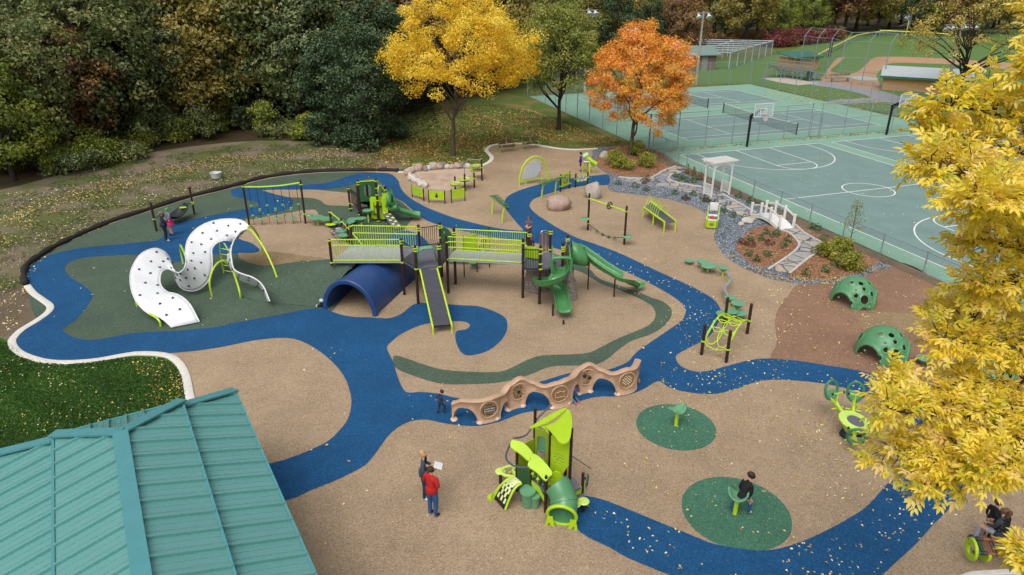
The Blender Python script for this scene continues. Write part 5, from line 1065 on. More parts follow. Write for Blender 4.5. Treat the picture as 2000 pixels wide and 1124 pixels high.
# ---------------------------------------------------------------- white climbing ribbon
WALL = [(-14.56,26.75,0.06,-13.61,27.29,0.05), (-15.14,27.10,0.35,-14.11,27.81,0.61), (-15.76,27.35,0.42,-14.60,28.19,0.83), (-16.36,27.75,0.69,-15.08,28.48,0.87), (-16.83,28.32,1.00,-15.51,28.75,0.82), (-17.18,28.97,1.29,-15.90,29.08,0.95), (-17.40,29.58,1.49,-16.12,29.50,1.11), (-17.43,30.21,1.76,-16.22,29.93,1.26), (-17.31,30.73,1.94,-16.21,30.27,1.26), (-17.01,31.18,1.97,-16.13,30.44,1.22), (-16.74,31.37,1.81,-15.99,30.43,1.18), (-16.51,31.38,1.53,-15.83,30.27,1.20), (-16.33,31.22,1.23,-15.65,30.06,1.25), (-16.17,30.94,0.92,-15.47,29.86,1.30), (-16.00,30.65,0.73,-15.30,29.68,1.36), (-15.81,30.37,0.55,-15.17,29.57,1.43), (-15.53,30.15,0.37,-15.09,29.56,1.49), (-15.14,30.10,0.25,-15.05,29.67,1.52), (-14.81,30.27,0.26,-15.08,29.88,1.53), (-14.59,30.62,0.38,-15.15,30.15,1.55), (-14.52,31.10,0.61,-15.24,30.45,1.58), (-14.59,31.63,0.94,-15.37,30.74,1.55), (-14.72,32.09,1.35,-15.55,31.14,1.57), (-14.77,32.30,1.49,-15.76,31.73,1.77), (-14.70,32.40,1.63,-15.87,32.43,2.03), (-14.60,32.55,1.73,-15.70,33.06,2.29), (-14.48,32.71,1.76,-15.28,33.56,2.46), (-14.36,32.86,1.75,-14.74,33.90,2.50), (-14.26,33.04,1.69,-14.17,33.98,2.50), (-14.22,33.28,1.59,-13.61,33.74,2.48), (-14.18,33.41,1.52,-13.21,33.35,2.36), (-14.12,33.36,1.48,-13.13,32.97,2.31), (-14.08,33.17,1.44,-13.28,32.57,2.35), (-14.11,32.87,1.33,-13.41,32.13,2.20), (-14.10,32.51,1.15,-13.45,31.70,2.02), (-14.02,32.16,0.98,-13.41,31.26,1.77), (-13.85,31.85,0.82,-13.26,30.85,1.51), (-13.59,31.54,0.67,-13.09,30.47,1.30), (-13.27,31.23,0.49,-12.84,30.18,1.22), (-12.96,30.96,0.42,-12.39,29.97,1.14), (-12.50,30.75,0.36,-11.99,29.75,1.12), (-12.09,30.55,0.35,-11.59,29.49,1.01), (-11.79,30.28,0.26,-11.29,29.17,0.86), (-11.56,29.91,0.09,-11.06,28.82,0.66), (-11.34,29.50,-0.03,-10.87,28.52,0.46)]
t = thing('climbing_wall', (-15.2, 27.5, 0), 'white serpentine climbing wall with black hand holds', 'climbing wall'); A_ = catmull([Vector(q[:3]) for q in WALL], 3); B_ = catmull([Vector(q[3:]) for q in WALL], 3); rows = []; nrm = []
for i in range(len(A_)):
    tg = (A_[min(i+1, len(A_)-1)]+B_[min(i+1, len(A_)-1)]-A_[max(i-1, 0)]-B_[max(i-1, 0)]).normalized(); w_ = (B_[i]-A_[i]).normalized(); n_ = w_.cross(tg).normalized(); nrm.append(n_); rows.append([A_[i].lerp(B_[i], k/8) for k in range(9)])
m = MB(); m.grid(rows); m.build('ribbon_panel', WHITEP, t, ang=1.2, solidify=.035)
for e_ in (A_, B_): m = MB(); m.tube(e_, .032, 7); m.build('edge_trim', WHITEP, t)
for si in (15, 42, 66, 78, 105):
    m = MB(); m.tube([rows[si][k]+nrm[si]*s_*.0+nrm[si]*.0 for s_ in (1,) for k in range(9)], .021, 5); m.build('panel_seam', solid('seam_grey', '8f9498', .5), t)
rh = random.Random(4); camp = Vector((0, 0, CAMH))
for i in range(3, len(rows)-4, 4):
    for q in ((.22, .68), (.45, .85))[(i//4) % 2]:
        p = A_[i].lerp(B_[i], q+rh.uniform(-.05, .05)); n_ = nrm[i]; n_ = n_ if n_.dot(camp-p) > 0 else -n_; c = p+n_*.03; u = (B_[i]-A_[i]).normalized(); v = n_.cross(u); m = MB()
        for k in range(3): a = PI/2+k*2*PI/3; m.ball(c+(u*math.cos(a)+v*math.sin(a))*.032, .034, 7, 5)
        m.build('hand_hold', GREYH, t)
def leg(pts, r=.045): m = MB(); m.tube(catmull(pts, 5), r, 8); m.build('support_post', LIMEM, t)
def at_edge(i, B=False): p = (B_ if B else A_)[i*3]; return p
def hoop_leg(g, e_, rise=.25): g = Vector(g); m_ = g.lerp(e_, .5); leg([g-Z*.05, Vector((g.x, g.y, e_.z*.55)), Vector((g.x, g.y, 0)).lerp(Vector((e_.x, e_.y, 0)), .35)+Z*(e_.z*.9), e_+Z*0])
hoop_leg(G(268, 599), at_edge(4)); hoop_leg(G(314, 638), at_edge(2)); hoop_leg(G(358, 516), at_edge(22, True)); hoop_leg(G(470, 583), at_edge(37)); hoop_leg(G(500, 566), at_edge(41))
g = G(414.7, 580); e_ = at_edge(36); leg([g-Z*.05, Vector((g.x, g.y, .75)), g.lerp(Vector((e_.x, e_.y, 0)), .3)+Z*1.25, g.lerp(Vector((e_.x, e_.y, 0)), .7)+Z*1.3, e_])
for g, B in ((G(546.6, 564), True), (G(516, 500), True)): e_ = at_edge(31, B); g = Vector(g); h_ = Vector((e_.x, e_.y, 0)); leg([g-Z*.05, g.lerp(h_, .12)+Z*.9, g.lerp(h_, .4)+Z*1.75, g.lerp(h_, .75)+Z*2.3, e_])
la, lb = G(437, 534), G(457, 538); lz = 1.55; m = MB(); e1 = at_edge(26)
for g in (la, lb): m.tube(catmull([g-Z*.05, g+Z*.9, g.lerp(Vector((e1.x, e1.y, 0)), .2)+Z*1.35, g.lerp(Vector((e1.x, e1.y, 0)), .55)+Z*1.7], 4), .03, 7)
for z in (.15, .45, .75, 1.05, 1.35): m.tube([la+Z*z, lb+Z*(z+.02)], .022, 6)
m.build('ladder', LIMEM, t)
# ---------------------------------------------------------------- rope and pod bridge
a, b = G(487, 441), G(597, 437); t = thing('rope_bridge', a, 'dark posts with lime top beam and hanging green pods on ropes beside the blue path', 'play structure'); ha, hb_ = HT(487, 441, 361), HT(597, 437, 352)
post(t, a, ha, (ha-.12,)); post(t, b, hb_, (ha-.1, .62)); m = MB(); m.tube(catmull([a+Z*(ha-.14), a.lerp(b, .3)+Z*(ha-.17), a.lerp(b, .65)+Z*(ha-.13), b+Z*(hb_-.16)], 4), .045, 8); m.build('top_beam', LIMEM, t)
for k in range(7):
    f = .09+.138*k; p = a.lerp(b, f); zt = ha-.17+.03*math.sin(f*3); m = MB(); m.cyl(p+Z*.02, p+Z*zt, .015, seg=6); r_ = m.build('rope', DARKM, t); kind = k in (1, 3, 5)
    for z, r in (((.9 if k % 2 else .62), .09), ((1.22 if k % 2 == 0 else .9) if not kind else 1.0, .09)): m = MB(); m.ball(p+Z*z, (.095, .095, .075), 10, 7); m.build('rope_pod', GRN2, r_)
    if kind: m = MB(); m.lathe(p+Z*.4, [(0, -.05), (.15, -.03), (.2, 0), (.15, .03), (0, .035)], 14); m.build('disc_step', GRN2, r_)
m = MB(); c = b+Vector((.28, -.02, 0)); m.lathe(c+Z*.55, [(0, -.05), (.2, -.03), (.24, 0), (.2, .05), (0, .06)], 16); m.build('step_pod', GRN2, t)
# ---------------------------------------------------------------- hammock
a, b = G(306, 452), G(380, 419); t = thing('basket_hammock', a, 'black hammock slung between two dark posts near the edging roll', 'hammock'); post(t, a, 1.8, (.75,)); post(t, b, 1.8, (.8, .7)); m = MB(); rows = []
for i in range(13):
    f = i/12; c = a.lerp(b, .16+.68*f)+Z*(.78-.5*math.sin(PI*f)**.8); s_ = Vector((b.y-a.y, a.x-b.x, 0)).normalized(); w_ = .08+.42*math.sin(PI*f)**.6; rows.append([c+s_*(w_*u)+Z*(.18*abs(u)**2) for u in (-1, -.6, -.2, .2, .6, 1)])
m.grid(rows); m.build('net_bed', DARKM, t, solidify=.03)
for p, q in ((a, rows[0][2]), (b, rows[-1][2])):
    m = MB(); m.tube([p+Z*.76, q], .02, 6); m.build('rope', DARKM, t)
m = MB(); c = rows[-2][2]; m.rbox(c+Z*.06, (.5, .28, .06), .02, .5); m.build('handle_bar', LIME, t)
# ---------------------------------------------------------------- white bucket on the slope
g = G(423, 349); t = thing('bucket', g, 'white bucket lying on the leafy slope by the woods', 'bucket'); m = MB(); m.lathe(g+Vector((0, 0, .02)), [(.3, 0), (.36, .1), (.4, .42), (.42, .44), (.38, .44), (.33, .1), (0, .05)], 18); m.build('bucket_body', WHITEP, t); m = MB(); m.tube(arcpts(g+Z*.42, .41, 0, PI, 10, (1, 0, 0), (0, -.6, .5)), .012, 5); m.build('handle', M_GALV, t)
# ---------------------------------------------------------------- small deck structure by the blue path
def c1(u, v, z=0.0): return G(440+u/4.762, 320+v/4.762, z)
def c4(u, v, z=0.0): return G(780+u/4.762, 260+v/4.762, z)
t = thing('toddler_structure', c1(1290, 520), 'small green-and-lime deck structure with panels, slide and climbing ramp near the sand pit', 'play structure')
Qa, Qb, Qc = c1(1165, 445), c1(1250, 495), c1(1425, 548); Qd = G(711, 383); hB = 2.35
def gzp(px, py, z): p = G(px, py, z); return Vector((p.x, p.y, 0))
Qtl, Qtr = gzp(698.5, 351.5, 2.4), gzp(733.5, 349.5, 2.4); Qm = gzp(716, 358.5, 2.0); Qr = gzp(752, 363.5, 2.2); Qf = gzp(735.5, 373, 2.0)
for p, h, cz in ((Qa, 1.6, (1.5, .55, .2)), (Qb, 2.0, (.15,)), (Qtl, 2.4, (2.25, 2.1)), (Qtr, 2.4, (2.25, 1.8)), (Qm, 2.0, (.95, .75)), (Qf, 2.0, (1.75, 1.4)), (Qr, 2.2, (1.95,)), (Qc, 1.2, (.1,))): post(t, p, h, cz, .07)
def dk(poly, z): m = MB(); m.prism([Vector((p.x, p.y, z-.08)) for p in poly], (0, 0, .08)); m.build('deck', DARKDECK, t, smooth=False)
DARKDECK = solid('dark_deck', '43424a', .6, .1, 6); dk([Qa, Qb, Qc, Qm, Qa.lerp(Qtl, .6)], .5); dk([Qa.lerp(Qtl, .65), Qm, Qf, Qr, Qtr, Qtl], 1.0)
railing(t, Qa+Vector((.08, .05, 0)), Qtl-Vector((.08, .05, 0)), .6, 1.5, .09, DARKM, br=.011, rr=.018)
d = Qtr-Qtl; m = MB(); hl = [[Qtl+d*(.5+.22*math.cos(a))+Z*(1.75+.33*math.sin(a)+(0 if math.sin(a) > 0 else -.12)) for a in [2*PI*k/14 for k in range(14)]]]
m.prism([Qtl+d*.06+Z*1.0, Qtl+d*.94+Z*1.0, Qtl+d*.94+Z*2.25, Qtl+d*.06+Z*2.25], Vector((0, -.04, 0)), hl); m.build('window_panel', DGRN, t, smooth=False); m = MB(); m.tube([Qtl+Z*2.28, Qtr+Z*2.28], .03, 6); m.build('top_rail', LIMEM, t)
def rpanel(a, b, z0, z1, mat, name='panel', slots=3):
    a, b = Vector(a), Vector(b); d = b-a; n_ = d.cross(Z).normalized()*.035; r = .15; P = []
    for (u, v, a0) in ((1-r, 1-r*.6, 0), (r, 1-r*.6, PI/2), (r, r*.6, PI), (1-r, r*.6, 3*PI/2)):
        for k in range(4): an = a0+k*PI/6; P.append(a+d*(u+r*math.cos(an))+Z*(z0+(z1-z0)*(v+r*.6*math.sin(an))))
    hl = [[a+d*(u+du)+Z*(z0+(z1-z0)*v) for du, v in ((-.03, .25), (.03, .25), (.03, .75), (-.03, .75))] for u in [(k+1)/(slots+1) for k in range(slots)]]
    m = MB(); m.prism(P, n_, hl); return m.build(name, mat, t, ang=.4)
rpanel(Qb.lerp(Qc, .62)+Vector((.05, -.1, 0)), Qc+Vector((.45, .2, 0)), .15, 1.55, LIME, 'lime_panel'); rpanel(Qr+Vector((-.18, -.12, 0)), Qr+Vector((.12, -.2, 0)), .55, 1.8, LIME, 'lime_panel', 1)
m = MB(); m.tube(catmull([Qf+Z*1.5, Qf+Vector((.1, .02, 2.1)), Qf.lerp(Qr, .35)+Z*2.3, Qf.lerp(Qr, .7)+Z*2.15, Qr+Z*1.7], 5), .03, 7); m.build('arch_rail', LIMEM, t)
wp = catmull([gzp(752, 372, 1.0)+Z*1.0, c1(1545, 415, .85), c1(1600, 440, .68), c1(1650, 462, .5), c1(1700, 475, .38), c1(1760, 490, .25), c1(1810, 498, .2)], 3); trough(wp, .32, .22, GRN, 'slide')
m = MB(); m.grid([[Qr+Vector((.05+.3*f, .1, 1.0+.9*math.sin(PI*k/8)**.7*(1-.3*f)))+Vector((0, .42*math.cos(PI*k/8), 0)) for k in range(9)] for f in (0, .5, 1)]); m.build('slide_hood', GRN, t, solidify=.03)
a, b = c1(1490, 450, .52), c1(1610, 610, .03); s_ = (b-a); s_.z = 0; s_ = Vector((-s_.y, s_.x, 0)).normalized()*.27; nn = (b-a).cross(s_).normalized(); nn = nn if nn.z > 0 else -nn
m = MB(); m.prism([a-s_, a+s_, b+s_, b-s_], nn*.05); rp = m.build('climbing_ramp', DECK, t, smooth=False)
for k in range(8): m = MB(); c = a.lerp(b, .1+.11*k)+s_*(.45 if k % 2 else -.45)+nn*.08; m.ball(c, (.11, .08, .05), 8, 5); m.build('foot_hold', solid('pale_lime_hold', 'd3de86', .5), rp)
# pods along the way
for (x, y, r, h, l) in ((707, 443, .3, .55, 'green stepping pod in front of the small deck structure, left of the taller one'), (720, 435, .3, .8, 'tallest green stepping pod in front of the small deck structure'), (690, 437, .32, .3, 'green stepping pod nearest the small deck structure of three low ones'), (684, 441.5, .32, .28, 'middle green stepping pod of the three low ones by the small deck structure'), (676, 445, .33, .28, 'green stepping pod farthest from the small deck structure of three low ones'), (669, 466, .36, .5, 'green stepping pod right behind the main bridge railing'), (673, 473, .34, .45, 'green stepping pod touching the far bridge railing')): pod(x, y, r, h, l)
def bean(x0, y0, x1, y1, r0, r1, h, label):
    p, q = G(x0, y0), G(x1, y1); t = thing('bean_step', (p+q)/2, label, 'stepping pod'); d = (q-p); L = d.length; u = d/L; v = Vector((-u.y, u.x, 0)); P = []
    for k in range(13): a = PI/2+PI*k/12; P.append(p+u*(r0*math.cos(a))+v*(r0*math.sin(a)))
    P.append((p+q)/2-v*min(r0, r1)*.72)
    for k in range(13): a = -PI/2+PI*k/12; P.append(q+u*(r1*math.cos(a))+v*(r1*math.sin(a)))
    P.append((p+q)/2+v*min(r0, r1)*.72); c = (p+q)/2; m = MB(); m.grid([[c+(w_-c)*s+Z*(h+z) for w_ in P+[P[0]]] for s, z in ((.8, -.12), (.97, -.07), (1, -.03), (.97, 0))]); m.prism([c+(w_-c)*.97+Z*(h-.011) for w_ in P], Z*.012); m.build('bean_top', GRN2, t, ang=.8)
    for g in (p, q): m = MB(); m.cyl(g-Z*.05, g+Z*(h-.08), .06, seg=9); m.build('stem', LIMEM, t)
bean(622, 440, 640, 442, .46, .36, .5, 'green two-lobed step beside the dark rope climber posts'); bean(1371, 525, 1382, 532, .32, .45, .42, 'green two-lobed step between the stepping pods by the garden gravel')
# rope climber of dark posts left of the main bridge
t = thing('rope_climber', G(647, 444), 'dark posts with black net and lime rail at the far bridge railing', 'play structure')
ps = [(G(647.5, 444), HT(647.5, 444, 411)), (G(669, 456), HT(669, 456, 426)), (G(681.5, 474), HT(681.5, 474, 437))]
for (p, h), cz in zip(ps, ((.95, .2), (.7,), (.9,))): post(t, p, h, cz)
m = MB(); m.tube([ps[0][0]+Z*.95, ps[1][0]+Z*.75, ps[2][0]+Z*.9], .035, 7); m.tube([ps[2][0]+Z*.9, ps[2][0]+Vector((1.0, -1.2, .35))], .03, 7); m.build('lime_rail', LIMEM, t)
m = MB(); a, b = ps[1][0]+Vector((-.3, .3, 0)), ps[2][0]
for k in range(6):
    m.tube([a.lerp(b, k/5)+Vector((-.45, -.3, .12)), a.lerp(b, k/5)+Vector((.25, .25, .75))], .014, 5); m.tube([a+Vector((-.45+.14*k, -.3+.11*k, .12+.126*k)), b+Vector((-.45+.14*k, -.3+.11*k, .12+.126*k))], .014, 5)
m.build('climbing_net', DARKM, t)
m = MB(); c = ps[0][0]; m.lathe(c+Z*.22, [(0, -.06), (.3, -.04), (.36, 0), (.3, .03), (0, .035)], 16); m.build('step_disc', LIME, t)
m = MB(); c = ps[0][0]+Vector((.5, .1, .32)); m.lathe(c, [(0, -.06), (.3, -.04), (.34, 0), (.3, .03), (0, .035)], 16); m.build('green_disc_step', GRN2, t)
# ---------------------------------------------------------------- sand pit boulders, sand tables, lime panels
RK = [solid('boulder_%s' % n, c, .9, .25, 5, bump=.5, bscale=12) for n, c in (('pale', 'a89d92'), ('white', 'bcb5aa'), ('grey', '7a7670'), ('pinkish', 'a58d80'))]
def boulder(p, r, mat, label, group=None, seed=0, name='boulder', cat='boulder'):
    g = random.Random(seed); bm = bmesh.new(); bmesh.ops.create_icosphere(bm, subdivisions=3, radius=1); K = [(Vector((g.gauss(0, 1), g.gauss(0, 1), g.gauss(0, 1))).normalized(), g.uniform(.72, .95)) for _ in range(11)]
    for v in bm.verts:
        n = v.co.normalized(); s = 1.0
        for k, c in K:
            dd = n.dot(k)
            if dd*s > c: s = c/dd
        w_ = n*s*(1+.015*math.sin(n.x*6+seed)+.015*math.sin(n.y*7+n.z*5)); v.co = Vector((w_.x*r[0], w_.y*r[1], w_.z*r[2]))
    bm.verts.index_update(); m = MB(); q = Matrix.Rotation(g.uniform(0, 3), 3, 'Z'); m.add([q @ v.co+Vector((p.x, p.y, r[2]*.55)) for v in bm.verts], [[v.index for v in f.verts] for f in bm.faces]); bm.free(); return tag(m.build(name, mat, loc=p, ang=.9), label, cat, group)
BD = [(80, 370), (95, 385), (110, 362), (130, 352), (155, 350), (187, 342), (235, 345), (270, 340), (315, 333), (362, 330), (395, 325), (435, 325), (490, 325), (535, 323), (582, 320), (632, 322), (100, 410), (120, 432), (145, 445), (165, 460), (190, 475), (215, 487), (240, 497)]
for i, (u, v) in enumerate(BD):
    p = c4(u, v+4); big = .46 if i in (10, 5, 8) else .29+.1*((i*7) % 4)/4; k = (2 if i in (6, 10, 14) else (1 if i > 15 else (0, 3, 0, 1)[i % 4]))
    boulder(p, (big*1.15, big*.8, big*.8), RK[k], ('pale', 'whitish', 'dark grey', 'pinkish')[k]+(' boulder in the ring along the far side of the sand pit' if i < 16 else ' boulder in the ring along the near left side of the sand pit'), 'boulders ringing the sand pit', 50+i)
boulder(G(1092, 408), (.95, .7, .62), RK[3], 'large smooth pinkish boulder beside the blue path', None, 5); boulder(G(1158, 386), (.62, .6, .75), RK[0], 'upright pale boulder near the end of the blue path', None, 8); boulder(G(1180, 310), (.5, .4, .42), RK[0], 'grey boulder at the left tip of the orange maple bed', None, 9)
boulder(G(1458, 436), (.42, .26, .24), RK[1], 'whitish rock in the gravel beside the footbridge', None, 12); boulder(G(1447, 440), (.2, .16, .14), RK[1], 'smaller whitish rock left of another in the gravel by the footbridge', None, 13); boulder(G(1466, 431), (.3, .2, .2), RK[0], 'pale rock under the near edge of the footbridge', None, 14)
def panel3(ax, ay, at_, bx, by, bt, kind, label):
    a, b = G(ax, ay), G(bx, by); h = HT(ax, ay, at_); t = thing('activity_panel', a, label, 'play panel', 'lime panels by the sand pit')
    for p in (a, b): post(t, p, h, (), .035)
    d = b-a; n_ = d.cross(Z).normalized(); n_ = n_ if n_.y < 0 else -n_; z0, z1 = h*.28, h*.94; hl = []
    def circ(u, v, r, n=10): return [a+d*u+d.normalized()*(r*math.cos(2*PI*k/n))+Z*(v+r*math.sin(2*PI*k/n)) for k in range(n)]
    zc = (z0+z1)/2
    if kind == 1: hl = [[a+d*u0+Z*z, a+d*u1+Z*z, a+d*u1+Z*(z+.025), a+d*u0+Z*(z+.025)] for z in [z0+.08+.1*k for k in range(5)] for u0, u1 in ((.12, .45), (.55, .88))]
    if kind == 3: hl = [circ(.15+.175*i, z0+.1+.13*j, .03, 6) for i in range(5) for j in range(4)]
    if kind == 2: hl = [circ(.5+.2*math.cos(k*PI/6)*.9, zc+.24*math.sin(k*PI/6), .022, 6) for k in range(12)]
    m = MB(); m.prism([a+d*.03+Z*z0, a+d*.97+Z*z0, a+d*.97+Z*z1, a+d*.03+Z*z1], n_*.03, hl); pn = m.build('panel_board', LIME, t, smooth=False)
    if kind == 2: m = MB(); m.prism(circ(.5, zc-.05, .09, 12), n_*.06); m.prism(circ(.5, zc+.1, .045, 10), n_*.055); m.build('dark_knob', DARKM, pn)
panel3(805.5, 385.5, 361, 828, 393, 365.5, 1, 'lime panel with slots, left of the three beside the sand pit'); panel3(838, 396.5, 371, 869, 398, 370.5, 2, 'lime panel with a dark round knob, middle of the three beside the sand pit'); panel3(882, 397, 370, 908, 393, 365, 3, 'lime panel with small round holes, right of the three beside the sand pit')
def sandtable(posts, basins, label, tall=0):
    t = thing('sand_table', posts[0][0], label, 'sand table')
    for p, h in posts: post(t, p, h, (h*.62,), .06)
    for c, r, z in basins:
        m = MB(); m.lathe(Vector((c.x, c.y, 0))+Z*z, [(r*.8, -.12), (r, -.02), (r*1.08, 0), (r*1.08, .03), (r*.92, .03), (r*.8, -.06), (0, -.07)], 20); m.build('basin', LIME, t); m = MB()
        m.lathe(Vector((c.x, c.y, 0))+Z*(z-.03), [(0, 0), (r*.84, .0), (r*.82, .02), (0, .03)], 18); m.build('basin_sand', M_SAND, t)
        m = MB(); m.cyl(Vector((c.x-r*.7, c.y, -.03)), Vector((c.x-r*.7, c.y, z-.08)), .025, seg=7); m.build('table_leg', LIMEM, t)
P_ = [(c4(520, 530), .98), (c4(610, 540), 1.25), (c4(697, 510), 1.1)]
sandtable(P_, [(c4(520, 470, .62), .42, .62), (c4(610, 430, .66), .45, .66)], 'lime double-basin sand table with three dark posts at the edge of the sand pit')
P_ = [(c4(768, 445), 1.6)]; sandtable(P_, [(c4(715, 335, .7), .45, .7), (c4(718, 305, 1.05), .4, 1.05)], 'pale lime stacked sand basins with a dark post and grey bent rail')
t2 = [o for o in col.objects if o.name.startswith('sand_table')][-1]; q = c4(768, 445); m = MB(); m.tube(catmull([q+Z*1.55, q+Vector((-.5, .05, 1.55)), q+Vector((-1.0, .2, 1.5)), q+Vector((-1.25, .3, 1.0)), q+Vector((-1.3, .3, 0))], 4), .035, 7); m.build('bent_rail', M_GALV, t2)
# ---------------------------------------------------------------- chime arches
def chime(a, b, h, n, barm, label, depth=.0, feet=True):
    t = thing('chime_arch', (a+b)/2, label, 'musical instrument'); c = (a+b)/2; d = (b-a)/2; m = MB(); P = [c+d*math.cos(PI-PI*k/22)+Z*(h*math.sin(PI*k/22)**.85) for k in range(23)]; m.tube([a-Z*.05]+P[1:-1]+[b-Z*.05], .06, 9); m.build('arch_tube', LIMEM, t)
    m = MB(); P2 = [c+d*.86*math.cos(PI-PI*k/18)+Z*(h*.86*math.sin(PI*k/18)**.85) for k in range(1, 18)]; m.tube(P2, .025, 6); z0 = .28; m.tube([a.lerp(b, .03)+Z*z0, a.lerp(b, .97)+Z*z0*.9], .03, 6); m.build('inner_frame', LIMEM, t)
    for k in range(n):
        u = -.74+1.12*k/(n-1); zt = h*.86*math.sqrt(max(.02, 1-(u/.86)**2))**.85-.03; m = MB(); p = c+d*u; m.cyl(p+Z*(.42 if u < .1 else .42+(u-.1)*1.3), p+Z*zt, .045, seg=8); m.build('chime_bar', barm, t)
chime(c4(1115, 490), c4(1388, 445), 1.95, 13, solid('pale_chime_metal', 'c3c7cc', .4, .05), 'large lime arch hung with silvery chime bars')
a, b = c4(1175, 478), c4(1322, 452); t = thing('chime_arch', a, 'small lime arch with thin bars in front of the large chime arch', 'musical instrument'); c = (a+b)/2; d = (b-a)/2; m = MB(); m.tube([a-Z*.05]+[c+d*math.cos(PI-PI*k/18)+Z*(.95*math.sin(PI*k/18)**.85) for k in range(1, 18)]+[b-Z*.05], .05, 8); m.build('arch_tube', LIMEM, t); m = MB(); m.tube([a+Z*.2, b+Z*.2], .03, 6); m.build('cross_bar', LIMEM, t)
for k in range(9): u = -.8+.2*k; m = MB(); m.cyl(c+d*u+Z*.22, c+d*u+Z*(.9*math.sqrt(1-u*u*.98)), .012, seg=5); m.build('thin_bar', M_ALU, t)
# xylophones
def xylo(a, b, za, zb, label, outw):
    t = thing('xylophone', a, label, 'musical instrument'); d = (b-a); u = d.normalized(); s_ = Vector((-u.y, u.x, 0)); m = MB(); A, B = a+Z*za, b+Z*zb; m.beam(A-u*.35, B+u*.35, .05, .06); m.build('spine', DARKM, t)
    for g, z in ((a, za), (b, zb)): m = MB(); f = g+s_*outw; m.tube(catmull([f-Z*.05, f.lerp(g, .25)+Z*z*.55, f.lerp(g, .6)+Z*z*.9, g+Z*(z-.04)], 4), .055, 8); m.build('curved_leg', LIMEM, t)
    n = 12
    for k in range(n): c = (A-u*.3).lerp(B+u*.3, k/(n-1))+Z*.06; L = .32-.011*k; m = MB(); m.rbox(c, (.09, L*2, .03), .008, M=Matrix((u, s_, u.cross(s_))).transposed()); m.build('tone_bar', DGRN if k % 2 else GRN, t)
xylo(c4(1345, 610), c4(1470, 580), 1.0, 1.15, 'lime-legged green xylophone lying across the curve of the blue path', .25); xylo(c4(895, 750), c4(990, 830), 1.05, .95, 'lime-legged green xylophone at the inside of the blue path fork', -.25)
# gear panel and picture panel
a, b = c4(1497, 545), c4(1580, 515); t = thing('gear_panel', a, 'lime panel with grey round gears between two dark posts', 'play panel'); d = b-a; n_ = d.cross(Z).normalized(); n_ = n_ if n_.y < 0 else -n_
for p in (a, b): post(t, p, 1.22, (1.1, .38), .06)
m = MB(); m.prism([a+d*.08+Z*.3, a+d*.92+Z*.3, a+d*.92+Z*1.2, a+d*.08+Z*1.2], n_*.04); m.build('panel_board', LIME, t, smooth=False)
for (u, v, r) in ((.5, .78, .3), (.42, .7, .12), (.6, .88, .13)): m = MB(); c = a+d*u+Z*v+n_*(.045 if r > .2 else .07); m.cyl(c, c+n_*(.03 if r > .2 else .05), r, seg=20); m.build('gear_disc', solid('gear_grey', '767c84', .5) if r > .2 else solid('gear_lime', '98b040', .5), t)
a, b = c4(1637, 507), c4(1748, 490); t = thing('picture_panel', a, 'small lime-edged panel with black and white curls between two dark posts', 'play panel'); d = b-a; n_ = d.cross(Z).normalized(); n_ = n_ if n_.y < 0 else -n_
for p in (a, b): post(t, p, 1.02, (.62,), .06)
m = MB(); m.prism([a+d*.1+Z*.42, a+d*.9+Z*.42, a+d*.9+Z*.82, a+d*.1+Z*.82], n_*.03); bd = m.build('panel_board', WHITEP, t, smooth=False); m = MB()
for e0, e1 in (((.1, .42), (.9, .42)), ((.1, .82), (.9, .82)), ((.1, .42), (.1, .82)), ((.9, .42), (.9, .82))): m.beam(a+d*e0[0]+Z*e0[1]+n_*.02, a+d*e1[0]+Z*e1[1]+n_*.02, .05, .05)
m.build('panel_frame', LIME, bd, smooth=False)
for k in range(5): c = a+d*(.2+.15*k)+Z*(.62+.06*(-1)**k)+n_*.04; m = MB(); m.tube([c+d.normalized()*(.09*math.cos(q)*(.4+q/6))+Z*(.09*math.sin(q)*(.4+q/6)) for q in [j*.6 for j in range(9)]], .02, 5); m.build('curl', DARKM if k != 3 else solid('magenta_curl', 'a03068', .5), bd)
# viewing machine with the boy
g = G(1150, 338); t = thing('play_telescope', g, 'lime and green telescope-like machine on bent lime legs, next to the boy in purple', 'play telescope')
for dx, dy in ((-.35, .3), (.0, -.25), (.3, .1), (-.05, .4)): m = MB(); m.tube(catmull([g+Vector((dx*1.3, dy*1.3, -.05)), g+Vector((dx*1.1, dy*1.1, .45)), g+Vector((dx*.4, dy*.4, .8)), g+Vector((.05, 0, .85))], 3), .05, 7); m.build('bent_leg', LIMEM, t)
m = MB(); m.lathe(g+Vector((-.25, 0, 1.22)), [(0, 0), (.12, .0), (.15, .1), (.13, .5), (.17, .9), (.16, .95), (.1, .95)], 14, axis=(.8, -.15, -.55)); m.build('barrel', LIME, t); m = MB(); m.lathe(g+Vector((-.28, 0, 1.35)), [(0, -.05), (.2, 0), (.24, .06), (.2, .1), (0, .11)], 16, axis=(-.5, -.3, .8)); m.build('eye_disc', solid('pale_green_plastic', '9fd49a', .4), t); m = MB(); m.rbox(g+Vector((-.2, 0, .88)), (.5, .4, .06), .02); m.build('tray', WHITEP, t)
